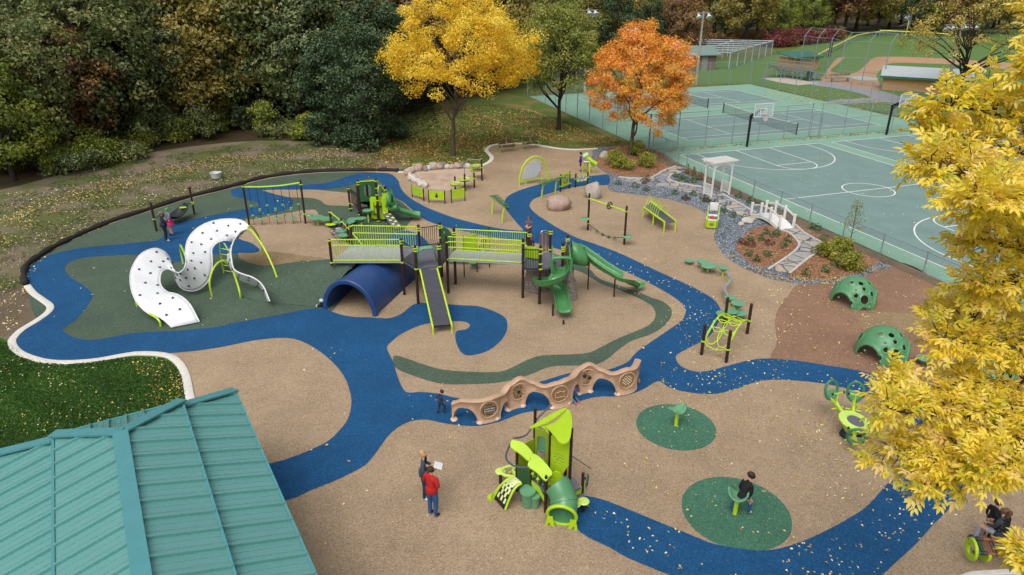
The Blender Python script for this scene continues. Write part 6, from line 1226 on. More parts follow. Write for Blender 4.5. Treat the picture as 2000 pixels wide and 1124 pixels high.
# turning bar with beads rope
a, b = G(1148, 450), G(1219, 478); t = thing('balance_climber', a, 'two dark posts with a lime overhead bar, a black wheel and a green-beaded foot rope', 'play structure'); post(t, a, 2.27, (1.95, .75, .42)); post(t, b, 2.27, (1.95, .42)); m = MB(); m.tube([a+Z*1.95, b+Z*1.95], .045, 8); m.build('overhead_bar', LIMEM, t)
c = a.lerp(b, .56)+Z*1.95; u = (b-a).normalized(); s_ = Vector((-u.y, u.x, 0)); m = MB(); m.tube([c+s_*(.2*math.cos(k*PI/9))+Z*(.2*math.sin(k*PI/9)) for k in range(18)], .03, 6, closed=True)
for k in range(3): q = s_*math.cos(k*PI/3)+Z*math.sin(k*PI/3); m.cyl(c-q*.2, c+q*.2, .02, seg=6)
m.lathe(c-u*.06, [(.06, 0), (.07, .06), (.06, .12)], 10, axis=u); m.build('wheel', DARKM, t)
rp = [a.lerp(b, f)+Z*(.42-.32*math.sin(PI*f)*(1.0)) for f in [k/12 for k in range(13)]]; m = MB(); m.tube(rp, .018, 6); r_ = m.build('foot_rope', DARKM, t)
for k in (3, 5, 7, 9): m = MB(); m.ball(rp[k], (.09, .09, .07), 9, 6); m.build('rope_bead', DGRN, r_)
for g, dx, z in ((a, -.2, .72), (b, .14, .5)): m = MB(); m.lathe(g+Vector((dx, -.05, z)), [(0, -.1), (.2, -.05), (.3, 0), (.26, .03), (0, .03)], 16); m.build('step_pod', GRN2, t)
# roller table with hoops
A0, A1, B0, B1 = G(1257, 407, .62), G(1271, 396, .62), G(1298, 436, .62), G(1320, 434, .62); t = thing('hoop_crawl_table', Vector((A0.x, A0.y, 0)), 'lime-framed dark roller table arched over by thin lime hoops', 'play structure'); m = MB()
for k in range(36): f = (k+.5)/36; m.cyl(A0.lerp(B0, f), A1.lerp(B1, f), .035, seg=6)
m.build('roller_bed', ROLLER, t)
for a, b in ((A0, B0), (A1, B1)): m = MB(); m.tube([a+Z*.06, b+Z*.06], .055, 8); m.build('side_rail', LIMEM, t)
for p in (A0, A1, B0, B1, A0.lerp(B0, .5), A1.lerp(B1, .5)): m = MB(); m.cyl(Vector((p.x, p.y, -.05)), p+Z*.02, .045, seg=8); m.build('leg', LIMEM, t)
for k in range(7):
    f = .1+.095*k; a, b = A0.lerp(B0, f), A1.lerp(B1, f); m = MB(); m.tube([a.lerp(b, (1-math.cos(PI*q/12))/2)+Z*(.06+.62*math.sin(PI*q/12)) for q in range(13)], .018, 6); m.build('hoop', LIMEM, t)
# small lime rocker by the gravel
g = G(1390, 440); t = thing('spring_rider', g, 'small lime two-seat rocker with a red toy inside, on the edge of the gravel', 'spring rider'); y_ = Vector((.3, .95, 0)).normalized(); x_ = Vector((y_.y, -y_.x, 0)); M3 = Matrix((x_, y_, Z)).transposed()
for s_ in (-.3, .3):
    m = MB(); prof = [(-.75, .12), (-.55, .05), (.55, .05), (.75, .12), (.85, .75), (.75, 1.0), (.6, .6), (.2, .42), (-.2, .42), (-.6, .55), (-.72, .72), (-.82, .6)]; m.prism([g+x_*s_+y_*p+Z*z for p, z in prof], x_*(.05 if s_ > 0 else -.05)); m.build('side_panel', LIME, t, ang=.4)
for p, z in ((-.45, .45), (.45, .48)): m = MB(); m.rbox(g+y_*p+Z*z, (.55, .32, .05), .02, M=M3); m.build('seat', WHITEP, t)
m = MB(); m.prism([g+x_*(-.28+.0)+y_*-.78+Z*.1, g+x_*.28+y_*-.78+Z*.1, g+x_*.28+y_*-.8+Z*.55, g-x_*.28+y_*-.8+Z*.55], y_*-.04, [[g+x_*(.14*math.cos(k*PI/5))+y_*-.785+Z*(.32+.12*math.sin(k*PI/5)) for k in range(10)]]); m.build('front_panel', LIME, t, smooth=False); m = MB(); m.rbox(g+Z*.55+y_*-.15, (.2, .2, .16), .04, M=M3); m.build('red_toy', solid('orange_red_plastic', 'd2481f', .4), t); m = MB(); m.rbox(g+y_*.75+Z*.95, (.5, .04, .5), .015, M=M3); m.build('back_board', WHITEP, t)
# ---------------------------------------------------------------- white arbor and footbridge
t = thing('garden_arbor', G(1385, 387), 'white wooden arbor with slatted roof over the flagstone path', 'arbor'); c6 = lambda u, v: G(1340+u/6.244, 290+v/6.244)
F = [c6(210, 560), c6(305, 600), c6(480, 572), c6(395, 532)]; ah = 2.3
x_ = (F[2]-F[1]).normalized(); y_ = Vector((-x_.y, x_.x, 0)); W_ = 1.55; D_ = .8; F = [F[1]+y_*D_, F[1], F[1]+x_*W_, F[1]+x_*W_+y_*D_]; M3 = Matrix((x_, y_, Z)).transposed()
for p in F: m = MB(); m.box(p+Z*(ah/2-.02), (.09, .09, ah), M=M3); m.build('post', M_WHT, t, smooth=False)
for a, b in ((F[0], F[1]), (F[3], F[2])):
    m = MB()
    for z in (.12, .82): m.beam(a+Z*z, b+Z*z, .05, .06)
    for k in range(1, 7): m.beam(a.lerp(b, k/7)+Z*.15, a.lerp(b, k/7)+Z*.79, .045, .02, up=(x_.x, x_.y, 0))
    m.build('side_lattice', M_WHT, t, smooth=False); m = MB(); d = b-a; pts = [a+d*.5+d*(.5*math.cos(PI-PI*k/10))*.9+Z*(ah-.5+.36*math.sin(PI*k/10)) for k in range(11)]
    m.prism([a+d*.05+Z*(ah-.04)]+pts+[b-d*.05+Z*(ah-.04)], x_*.03); m.build('side_arch', M_WHT, t, smooth=False)
for a, b in ((F[1], F[2]), (F[0], F[3])):
    m = MB(); d = b-a; pts = [a+d*.5+d*(.47*math.cos(PI-PI*k/10))+Z*(ah-.48+.36*math.sin(PI*k/10)) for k in range(11)]; m.prism([a+d*.04+Z*(ah-.04)]+pts+[b-d*.04+Z*(ah-.04)], y_*.03); m.build('front_arch', M_WHT, t, smooth=False); m = MB(); m.beam(a-x_*.3+Z*(ah+.03), b+x_*.3+Z*(ah+.03), .05, .13); m.build('roof_beam', M_WHT, t, smooth=False)
for k in range(15): f = -.15+1.3*k/14; p = F[1].lerp(F[2], f); m = MB(); m.beam(p-y_*.28+Z*(ah+.13), p+y_*(D_+.28)+Z*(ah+.13), .045, .07); m.build('roof_slat', M_WHT, t, smooth=False)
t = thing('footbridge', G(1495, 430), 'small white arched wooden footbridge with posts and handrails', 'footbridge'); cb = c6
L0, L1, R0, R1 = cb(782, 822), cb(1135, 998), cb(960, 795), cb(1310, 980); nP = 13; arc_ = lambda f: .06+.3*math.sin(PI*f)
for k in range(30): f0, f1 = k/30, (k+.9)/30; m = MB(); m.prism([L0.lerp(L1, f0)+Z*arc_(f0), R0.lerp(R1, f0)+Z*arc_(f0), R0.lerp(R1, f1)+Z*arc_(f1), L0.lerp(L1, f1)+Z*arc_(f1)], Z*-.035); m.build('deck_board', M_WHT, t, smooth=False)
for a, b in ((L0, L1), (R0, R1)):
    pts = [a.lerp(b, k/nP) for k in range(nP+1)]; m = MB(); m.prism([p+Z*(arc_(k/nP)-.04) for k, p in enumerate(pts)]+[p+Z*(arc_((nP-k)/nP)-.2 if 0 < k < nP else -.02) for k, p in enumerate(reversed(pts))], Vector((.04, 0, 0))); m.build('side_beam', M_WHT, t, smooth=False); tp = []
    for f in (.02, .34, .66, .98): p = a.lerp(b, f)+Z*arc_(f); m = MB(); m.rbox(p+Z*.36, (.12, .12, .78), .015, .4); m.rbox(p+Z*.78, (.15, .15, .06), .015, .4); m.build('rail_post', M_WHT, t); tp.append(p+Z*.66)
    m = MB(); [m.beam(p, q, .05, .09) for p, q in zip(tp, tp[1:])]; m.build('handrail', M_WHT, t, smooth=False)
# ---------------------------------------------------------------- pods, wavy beam, loop climber, domes
for (x, y, r, h, l) in ((1346, 516, .26, .22, 'lone green stepping pod left of the two-lobed step'), (1411, 540, .27, .5, 'green stepping pod at the start of the wavy balance beam'), (1424, 598, .27, .45, 'green stepping pod half behind a dark post at the end of the wavy beam'), (1438, 616, .31, .62, 'tall green stepping pod beside the lime loop climber'), (1442, 622, .34, .3, 'low green pod just below the tall one at the loop climber'), (1425, 624, .3, .42, 'green pod inside the top of the lime loop climber'), (1410, 627, .3, .38, 'lime-rimmed green pod touching the dark post of the loop climber')): pod(x, y, r, h, l)
cB = lambda u, v, z=.0: G(1330+u/8.647, 490+v/8.647, z)
t = thing('balance_beam', cB(800, 520), 'wavy grey balance beam on short lime legs', 'balance beam'); m = MB(); m.tube(catmull([cB(785, 380, .42), cB(820, 435, .42), cB(845, 490, .42), cB(810, 550, .42), cB(755, 600, .42), cB(735, 650, .42), cB(755, 705, .42), cB(795, 765, .42)], 5), .07, 10); m.build('beam_tube', solid('beam_grey', '8f9197', .4, .1, 6), t)
for u, v in ((795, 522), (742, 795)): g = cB(u, v); m = MB(); m.cyl(g-Z*.05, g+Z*.38, .05, seg=8); m.build('leg', LIMEM, t)
t = thing('loop_climber', G(1415, 680), 'four dark posts carrying a net of lime steel loops', 'play structure'); Q = [G(1370, 693), G(1418, 708), G(1459, 652), G(1414, 638)]
for p, h, c in zip(Q, (1.4, 1.42, 1.42, 1.4), (.62, .58, .62, .6)): post(t, p, h, (c,), .066)
def bil(u, v): return Q[0].lerp(Q[1], u).lerp(Q[3].lerp(Q[2], u), v)+Z*(.62+.38*math.sin(PI*v))
for u in (0.03, .97): m = MB(); m.tube([bil(u, k/12) for k in range(13)], .038, 7); m.build('side_rail', LIMEM, t)
for v0 in (0.0, 1.0): m = MB(); m.tube([bil(k/10, v0)-Z*(.22*math.sin(PI*k/10)) for k in range(11)], .024, 6); m.build('sag_bar', LIMEM, t)
for i in range(2):
    for j in range(4):
        cu, cv = .28+.44*i, .16+.23*j; m = MB(); m.tube([bil(min(1.02, max(-.02, cu+.27*math.cos(k*PI/10))), min(1, max(0, cv+.16*math.sin(k*PI/10))))+Z*(.05*math.cos(k*PI/10*2)) for k in range(20)], .02, 6, closed=True); m.build('loop', LIMEM, t)
def dome(cpx, r, h, rot, label):
    c = cpx; t = thing('play_dome', c, label, 'climbing dome', 'green play domes'); bm = bmesh.new(); bmesh.ops.create_icosphere(bm, subdivisions=6, radius=1)
    ports = [(rot+PI*.0, 0, .50), (rot+PI*2/3, 0, .5), (rot+PI*4/3, 0, .5)]; kill = []; D = []
    for a0, e, rr in ports: D.append((Vector((math.cos(a0), math.sin(a0), .0)), rr))
    HL = [(rot-PI/3, .42, .17), (rot-PI/3+.45, .62, .085), (rot-PI/3-.42, .55, .085), (rot-PI/3, .85, .07), (rot-PI/3-.15, 1.12, .1), (rot-PI/3-.6, .25, .08), (rot-PI/3-2, .5, .15), (rot-PI/3+2, .5, .15), (rot-PI/3+.8, 1.05, .08), (rot-PI/3-1, 1.05, .08), (rot+1.4, .9, .09), (rot-PI/3+.0, .0, .14)]
    HD = [(Vector((math.cos(a)*math.cos(e), math.sin(a)*math.cos(e), math.sin(e))), rr) for a, e, rr in HL]
    for v in bm.verts:
        n = v.co.normalized()
        for d, rr in D: 
            q = (n-d).length
            if rr < q < rr+.1: v.co = n*(1.0+.05)
        for d, rr in HD:
            q = (n-d).length
            if rr-.01 < q < rr+.055: v.co = n*1.03
    for f in bm.faces:
        c_ = f.calc_center_median(); n = c_.normalized()
        if c_.z < -.02 or any((n-d).length < rr for d, rr in D) or any((n-d).length < rr for d, rr in HD): kill.append(f)
    bmesh.ops.delete(bm, geom=kill, context='FACES'); bm.verts.index_update(); bm.verts.ensure_lookup_table(); m = MB(); m.add([c+Vector((v.co.x*r, v.co.y*r, max(0, v.co.z)*h)) for v in bm.verts], [[v.index for v in f.verts] for f in bm.faces]); bm.free()
    o = m.build('shell', GRN2D, t, ang=1.2, solidify=.06); o.modifiers[0].offset = -1
    for a, e, rr in ((rot-PI/3+.3, .3, .07), (rot-PI/3-.3, .25, .05), (rot-PI/3+.18, .95, .05), (rot-PI/3-.5, .8, .07), (rot-PI/3+.25, .12, .09), (rot-PI/3+1.1, .6, .07), (rot-PI/3-1.2, .3, .06)):
        n = Vector((math.cos(a)*math.cos(e), math.sin(a)*math.cos(e), math.sin(e))); m = MB(); m.ball(c+Vector((n.x*r, n.y*r, n.z*h)), rr*r*.8, 9, 6); m.build('knob', GRN2D, t)
GRN2D = plast('dome_green_plastic', '548a60', .35, .08)
c = (G(1632, 590)+G(1711, 596))/2+Vector((0, .25, 0)); dome(c, 1.02, 1.2, R(-30), 'green hollow climbing dome farther from the blue path'); c = (G(1681, 694)+G(1775, 702))/2+Vector((0, .25, 0)); dome(c, 1.02, 1.2, R(-30), 'green hollow climbing dome nearer to the blue path')
c = G(1935, 745); dome(c, .8, .9, R(-10), 'green dome mostly hidden under the yellow ash leaves')
for (x, y) in ((1802, 712), (1945, 718), (1925, 735)): pod(x, y, .3, .3, 'green pod partly hidden by the yellow ash leaves')
# ---------------------------------------------------------------- see-saw with ring seats
cS = lambda u, v, z=0.0: G(1580+u/7.027, 720+v/7.027, z)
c = cS(620, 790); t = thing('seesaw', c, 'lime round see-saw with grey centre and upright green ring seats', 'seesaw'); c0 = cS(615, 710, .62)
m = MB(); m.lathe(Vector((c0.x, c0.y, .3)), [(.12, -.25), (.3, .0), (.5, .24), (.54, .28), (.53, .31), (.3, .33), (.29, .31), (0, .3)], 28, axis=(.16, -.12, 1)); m.build('disc', plast('pale_lime_plastic', 'c4e06a', .35), t)
m = MB(); m.lathe(Vector((c0.x, c0.y, .3)), [(0, .302), (.28, .305), (.27, .325), (0, .33)], 24, axis=(.16, -.12, 1)); m.build('grey_centre', DECK, t); m = MB(); m.lathe(Vector((c0.x, c0.y, -.03)), [(.3, 0), (.34, .05), (.3, .2), (.15, .32)], 20); m.build('base', DARKM, t)
def ringseat(px0, py0, z, hand, yaw):
    p = cS(px0, py0, z); d = Vector((p.x-c0.x, p.y-c0.y, 0)).normalized(); s_ = Vector((-d.y, d.x, 0)); a0 = Vector((c0.x, c0.y, .55))+d*.42
    m = MB(); m.tube(catmull([a0, a0.lerp(p, .5)-Z*.05, p-Z*.22], 4), .055, 8); m.build('arm', LIMEM, t); m = MB(); up = (Z+d*.25).normalized(); m.tube([p+Z*.1+s_*(.25*math.cos(k*PI/14))+up*(.34*math.sin(k*PI/14)) for k in range(28)], .045, 8, closed=True); sr = m.build('ring_seat', DGRN2, t)
    m = MB(); m.prism([p+Z*.1+s_*(.23*math.cos(PI+PI*k/10))+up*(.32*math.sin(PI+PI*k/10)) for k in range(11)], d*.05); m.build('seat_pad', GRN2, sr)
    q = p-d*.32+Z*.05; m = MB(); m.tube([a0+d*.1, q-Z*.2, q+Z*.12], .035, 7); m.tube([q+Z*.12-s_*.2, q+Z*.12+s_*.2], .022, 6); m.build('handle', LIMEM, t)
    for e in (-1, 1): m = MB(); m.ball(q+Z*.12+s_*.22*e, .045, 8, 6); m.build('grip', DARKM, t)
    m = MB(); f = p-d*.42-Z*.36; m.tube([a0+d*.05, f], .028, 6); m.tube([f-s_*.24, f+s_*.24], .025, 6); m.build('foot_rest', LIMEM, t)
DGRN2 = plast('ring_green_plastic', '3e7f58', .35); ringseat(300, 330, .95, 1, 0); ringseat(630, 355, .95, 1, 0); ringseat(640, 975, .6, 1, 0); ringseat(985, 860, .6, 1, 0)
# ---------------------------------------------------------------- spinner seats
def spinner(gx_, gy_, rot, label):
    g = G(gx_, gy_); t = thing('spinner_seat', g, label, 'spinner seat', 'spinner seats'); m = MB(); m.cyl(g-Z*.05, g+Z*.6, .065, seg=12); m.build('stem', LIMEM, t); u = Vector((math.cos(rot), math.sin(rot), 0)); v = Vector((-u.y, u.x, 0)); rows = []
    for i in range(9):
        a = -1+2*i/8; w_ = .22*math.sqrt(max(.02, 1-a*a))+.02; rows.append([g+u*(.28*a)+v*(w_*b)+Z*(.58+.17*abs(a)**2.2*(1.3 if a > 0 else .9)+.05*b*b) for b in (-1, -.66, -.33, 0, .33, .66, 1)])
    m = MB(); m.grid(rows); m.build('seat', GRN2, t, solidify=.04, ang=1.2)
spinner(1320, 832, R(25), 'empty green spinner seat on the smaller green disc'); spinner(1435, 1004, R(160), 'green spinner seat under the boy in black on the larger green disc')
# ---------------------------------------------------------------- tan crawl wall with round panels
cW = lambda u, v: (850+u/4.762, 690+v/4.762)
foot = [(165, 610), (390, 640), (560, 605), (690, 515), (850, 480), (1050, 500), (1210, 470), (1330, 372), (1470, 350), (1665, 378), (1820, 345), (1870, 250)]
FT = [G(*cW(*q)) for q in foot]; t = thing('crawl_wall', FT[5], 'wavy tan moulded wall with crawl arches and round activity panels', 'crawl wall'); S_ = catmull(FT, 14); LS = [0.0]
for a, b in zip(S_, S_[1:]): LS.append(LS[-1]+(b-a).length)
tot = LS[-1]
def along(d):
    for i in range(len(LS)-1):
        if LS[i] <= d <= LS[i+1]: f = (d-LS[i])/max(1e-6, LS[i+1]-LS[i]); q = S_[i].lerp(S_[i+1], f); tg = (S_[i+1]-S_[i]).normalized(); return q, tg
    return S_[-1], (S_[-1]-S_[-2]).normalized()
def dist_at(u, v):
    g = G(*cW(u, v)); return min(range(len(S_)), key=lambda i: (S_[i]-g).length)
def dd(u, v): return LS[dist_at(u, v)]
HP = [(165, 610, .80), (270, 620, 1.0), (390, 640, 1.03), (560, 605, 1.08), (620, 560, 1.0), (690, 515, 1.18), (790, 490, 1.35), (900, 485, 1.15), (1000, 497, 1.02), (1120, 490, 1.15), (1210, 470, 1.2), (1270, 420, 1.12), (1330, 372, 1.22), (1420, 358, 1.36), (1530, 358, 1.12), (1620, 370, 1.02), (1760, 362, 1.18), (1820, 345, 1.12), (1870, 250, 1.05)]
hs_ = sorted((dd(u, v), h*.86) for u, v, h in HP)
def top_at(d):
    for (a, ha), (b, hb) in zip(hs_, hs_[1:]):
        if a <= d <= b: f = (d-a)/max(1e-6, b-a); f = f*f*(3-2*f); return ha+(hb-ha)*f
    return hs_[-1][1] if d > hs_[-1][0] else hs_[0][1]
arches = [(280, 625, .42, .62), (630, 560, .26, .5), (945, 490, .46, .66), (1290, 415, .3, .58), (1565, 365, .44, .66), (1845, 300, .2, .5)]; AR = [(dd(u, v), w_, h) for u, v, w_, h in arches]
def low_at(d):
    z = 0.0
    for c_, w_, h in AR:
        q = abs(d-c_)/w_
        if q < 1: z = max(z, h*(1-q**2.6)**.5)
    return z
rows = []; n = int(tot/.045); th = .12
for side in (1, -1):
    pass
m = MB(); prev = None; rows = []
for i in range(n+1):
    d = tot*i/n; p, tg = along(d); s_ = Vector((-tg.y, tg.x, 0)); zl, zt = low_at(d)-.02, top_at(d); r = []; flare = .05 if zl < .05 else .0
    sec = [(th+flare, zl), (th+flare*.6, zl+.06), (th*.75, zl+.12 if zl < zt-.3 else zl+.02), (th*.72, zt-.12), (th*.95, zt-.08), (th*1.05, zt-.03), (th*.7, zt), (0, zt+.012)]
    full = sec+[(-a, z) for a, z in reversed(sec[:-1])]; rows.append([p+s_*a+Z*z for a, z in full]+[p+s_*sec[0][0]+Z*sec[0][1]])
m.grid(rows); m.add(rows[0][:-1], [tuple(range(len(rows[0])-1))]); m.add(rows[-1][:-1], [tuple(range(len(rows[0])-1))]); m.build('wall_body', TANP, t, ang=1.0)
for c_, w_, h in AR[:5]:
    for e in (-1, 1): p, tg = along(max(.05, min(tot-.05, c_+e*(w_+.07)))); m = MB(); m.ball(p-Vector((0, .06, 0))+Z*.03, (.13, .15, .07), 10, 6); m.build('moulded_foot', solid('pale_foot', 'c9b3a0', .6), t)
PN = [(470, 600, .45, 0), (770, 500, .62, 1), (1140, 490, .5, 2), (1400, 360, .62, 3), (1755, 365, .5, 4)]
for u, v, zc, kind in PN:
    d0 = dd(u, v); p, tg = along(d0); n_ = Vector((tg.y, -tg.x, 0)); n_ = n_ if n_.y < 0 else -n_; zc = (top_at(d0)*.56); R_p = .3; c = p+n_*(th*.72)+Z*zc
    def cc_(r, a, off=0.0): return c+tg*(r*math.cos(a))+Z*(r*math.sin(a))+n_*off
    m = MB(); m.tube([cc_(R_p+.02, k*PI/16, .01) for k in range(32)], .03, 7, closed=True); m.build('porthole_ring', TANP, t); m = MB(); m.prism([cc_(R_p, k*PI/16, -.01) for k in range(32)], n_*.025); pn = m.build('round_panel', TAND, t, ang=.4)
    if kind == 0:
        m = MB(); m.prism([c+tg*x+Z*z+n_*.016 for x, z in ((-.22, -.09), (.22, -.09), (.22, .09), (-.22, .09))], n_*.02); m.build('black_plate', DARKM, pn, smooth=False); m = MB()
        for k in range(8):
            for z in (-.045, .045): m.box(c+tg*(-.17+.049*k)+Z*z+n_*.04, (.02, .012, .05))
        m.build('white_key', WHITEP, pn, smooth=False)
        for x, z in ((0, .19), (-.08, .18), (.08, .19), (0, -.19), (-.07, -.17), (.08, -.18)): m = MB(); m.lathe(c+tg*x+Z*z+n_*.015, [(.0, 0), (.028, 0), (.022, .02), (0, .02)], 8, axis=n_); m.build('knob', DARKM, pn)
    if kind == 1:
        m = MB(); m.lathe(c+n_*.015, [(.06, 0), (.055, .03), (0, .035)], 12, axis=n_); m.build('centre_knob', DARKM, pn)
        for k in range(10): q = c+tg*(.2*math.cos(k*PI/5))+Z*(.2*math.sin(k*PI/5))+n_*.015; m = MB(); m.lathe(q, [(.027, 0), (.02, .015), (0, .016)], 8, axis=n_); m.build('dark_hole', POST, pn)
    if kind == 2:
        m = MB(); P = [(-.17, -.13), (.17, -.13), (.17, .1), (.1, .06), (0, .11), (-.1, .06), (-.17, .1)]; Pc = [c+tg*x+Z*z+n_*.03 for x, z in P]; m.tube(Pc, .02, 6, closed=True); m.build('slate_frame', TANP, pn)
    if kind == 3:
        for x, z, r in ((-.1, .08, .055), (.1, -.03, .055), (.08, .15, .05), (-.08, -.15, .05)):
            m = MB(); m.tube([c+tg*(x+r*math.cos(k*PI/6))+Z*(z+r*math.sin(k*PI/6))+n_*.03 for k in range(12)], .016, 6, closed=True); m.build('ring', TANP if r == .05 else DARKM, pn)
            if r > .05: m = MB(); m.ball(c+tg*x+Z*z+n_*.03, r*.8, 9, 6); m.build('dark_ball', DARKM, pn)
    if kind == 4:
        m = MB()
        for i in range(-3, 4):
            for j in range(-3, 4):
                if i*i+j*j < 11 and (i+j) % 2 == 0: m.lathe(c+tg*(i*.055)+Z*(j*.055)+n_*.014, [(.024, 0), (.02, .014), (0, .016)], 7, axis=n_)
        m.build('light_dots', solid('cream_dot', 'd8cdb8', .5), pn)
rb = random.Random(8); 
for k in range(26):
    d = tot*(k+.5)/26; z = low_at(d)+(top_at(d)-low_at(d))*rb.choice((.2, .8, .85)); p, tg = along(d); n_ = Vector((tg.y, -tg.x, 0)); n_ = n_ if n_.y < 0 else -n_; m = MB(); m.ball(p+n_*th*.74+Z*z, .028, 8, 5); m.build('stud', TANP, t)
# ---------------------------------------------------------------- lime playhouse
H0 = lambda u, v, z=0.0: G(940+u/4.163, 780+v/4.163, z)
t = thing('playhouse', H0(520, 850), 'lime and green playhouse tower with leaf-like roofs, tube slide and climbing ramp', 'playhouse')
def hz(u, v, z): p = H0(u, v, z); return Vector((p.x, p.y, 0))
pF = H0(520, 918); pL = hz(290, 580, .75); pM = hz(405, 665, .72); pB = hz(432, 450, 1.0); pC = hz(557, 555, .95); pR = hz(684, 610, .35); pS = hz(820, 765, .3); pBR = hz(735, 270, 2.35)
dz_ = .72
for p, h, z0 in ((pF, 1.3, -.05), (pL, 1.65, -.05), (pM, 1.35, -.05), (pB, 2.65, -.05), (pC, 2.3, -.05), (pR, 1.3, -.05), (pS, 1.05, -.05), (pBR, 2.5, -.05)): post(t, p, h, (), .045, z0=z0)
def dk2(poly, z, mat=DECK): m = MB(); m.prism([Vector((p.x, p.y, z-.07)) for p in poly], (0, 0, .07)); m.build('deck', mat, t, smooth=False)
dk2([pL, pF, hz(665, 690, dz_), pC, pB], dz_); dk2([hz(680, 620, .72), hz(760, 640, .72), hz(810, 715, .72), hz(735, 752, .72)], .72); dk2([hz(740, 800, .35), hz(825, 765, .35), hz(850, 815, .35), hz(765, 850, .35)], .36)
m = MB(); q0, q1 = hz(735, 752, .6), hz(810, 715, .6); m.prism([q0+Z*.42, q1+Z*.42, q1+Z*.64, q0+Z*.64], Vector((.02, -.03, 0))); m.build('step_riser', LIME, t, smooth=False)
for u, v in ((760, 850), (832, 828)): m = MB(); b_ = hz(u, v, .4); m.lathe(b_+Z*.37, [(0, 0), (.16, 0), (.17, .02), (.14, .05), (0, .055)], 16); m.build('leaf_disc', plast('pale_lime_plastic', 'c4e06a', .35), t); m = MB(); m.cyl(b_-Z*.05, b_+Z*.36, .05, seg=9); m.build('stub_leg', POST, t)
def slab(pts, nrm, mat, name, holes=()): m = MB(); m.prism(pts, Vector(nrm), holes); return m.build(name, mat, t, ang=.4)
# roofs: two tall leaves and two low leaves
def leafroof(P, mat, name, bulge=.06, sag=Z):
    m = MB(); A = np.array([[p[0], p[1], 1.0] for p in P]); zc_ = np.linalg.lstsq(A, np.array([p[2] for p in P]), rcond=None)[0]; P = [Vector((p[0], p[1], float(zc_ @ np.array([p[0], p[1], 1.0])))) for p in P]; m.prism(catmull(P, 3, True), sag*.04); o = m.build(name, mat, t, ang=.5); return o
rt = [H0(392, 243, 2.62), H0(470, 182, 2.78), H0(600, 110, 2.95), H0(697, 88, 3.05), H0(610, 150, 2.98), H0(525, 200, 2.85), H0(440, 240, 2.68)]; leafroof(rt, LIME, 'roof_leaf')
rt2 = [H0(525, 203, 2.84), H0(615, 148, 2.96), H0(697, 92, 3.04), H0(733, 170, 2.78), H0(735, 240, 2.6), H0(715, 320, 2.42), H0(650, 363, 2.3), H0(590, 345, 2.32), H0(545, 270, 2.58)]; leafroof(rt2, LIME, 'roof_leaf')
slab([H0(488, 218, 2.78), H0(525, 205, 2.8), H0(548, 275, 2.55), H0(555, 290, 2.5)], (0, .03, 0), LIME, 'roof_gusset')
r3 = [H0(245, 345, 1.72), H0(270, 338, 1.74), H0(345, 375, 1.62), H0(418, 440, 1.5), H0(402, 480, 1.42), H0(383, 508, 1.36), H0(310, 455, 1.46), H0(240, 395, 1.62)]; leafroof(r3, LIME, 'low_roof_leaf')
r4 = [H0(425, 455, 1.48), H0(500, 505, 1.42), H0(577, 602, 1.28), H0(550, 640, 1.2), H0(520, 668, 1.15), H0(450, 610, 1.2), H0(378, 545, 1.32), H0(400, 495, 1.42)]; leafroof(r4, LIME, 'low_roof_leaf')
# walls
def wall(a, b, z0, z1, mat, name='wall_panel', holes=(), th_=.03):
    d = b-a; n_ = d.cross(Z).normalized()*th_; return slab([a+d*.04+Z*z0, a+d*.96+Z*z0, a+d*.96+Z*z1, a+d*.04+Z*z1], n_, mat, name, holes)
wall(pL, pM, .1, 1.0, DGRN, 'green_wall'); a, b = pL, pB; d = b-a
LIMED = plast('olive_lime_plastic', '8fa52a', .4); hl = [[a+d*u+Z*z for u, z in ((u0, 1.3), (u0+.04, 1.3), (u0+.04, 1.45), (u0, 1.45))] for u0 in [.12+.09*k for k in range(9)]]
wall(pL, pB, .74, 1.6, LIMED, 'slotted_wall', hl); a, b = pB, hz(555, 370, 1.6); d = b-a
wall(a, b, .78, 2.0, LIMED, 'window_wall', [[a+d*u+Z*z for u, z in ((.2, 1.0), (.8, 1.0), (.8, 1.75), (.6, 1.85), (.2, 1.7))]])
a, b = pC, hz(722, 470, 1.6); d = b-a; hl = [[a+d*(u+.03*((j+i) % 2))+Z*z for u, z in ((.25+.13*i, 1.2+.1*j), (.33+.13*i, 1.2+.1*j), (.33+.13*i, 1.25+.1*j), (.25+.13*i, 1.25+.1*j))] for i in range(4) for j in range(4)]
slab([a+Z*.85, a+d*.3+Z*.74, a+d*.7+Z*.95, a+d*.96+Z*1.3, a+d*.96+Z*2.1, a+d*.04+Z*2.1], d.cross(Z).normalized()*.03, LIME, 'perforated_wall', hl)
m = MB(); m.tube(catmull([pL+Vector((-.2, .25, 1.5)), pL+Vector((-.32, -.1, 1.3)), pL+Vector((-.1, -.35, 1.2)), pM+Vector((-.1, -.05, 1.25)), pM+Vector((.15, .05, 1.32))], 5), .03, 7); m.tube(catmull([pL+Vector((-.1, .4, 1.6)), pL.lerp(pB, .5)+Z*1.85, pB+Vector((.1, .2, 2.15)), pB+Vector((.5, .5, 2.4))], 5), .025, 7); m.build('guard_rail', solid('grey_rail', '4a4c58', .4), t)
m = MB(); a, b = pM, pF; d = b-a; m.prism([a+d*.03+Z*.62, a+d*.6+Z*.5, a+d*.97+Z*.3, a+d*.97+Z*.5, a+d*.6+Z*.72, a+d*.03+Z*.78], Vector((.0, -.03, 0))); m.build('skirt_panel', LIME, t, ang=.4)
for k in range(5): c = a+d*(.12+.17*k)+Z*(1.02-.03*k); m = MB(); m.ball(c, .055, 8, 6); m.cyl(c-Z*.14, c+Z*.16, .014, seg=5); m.build('bead', (LIME, DGRN, LIME, DARKM, DGRN)[k], t)
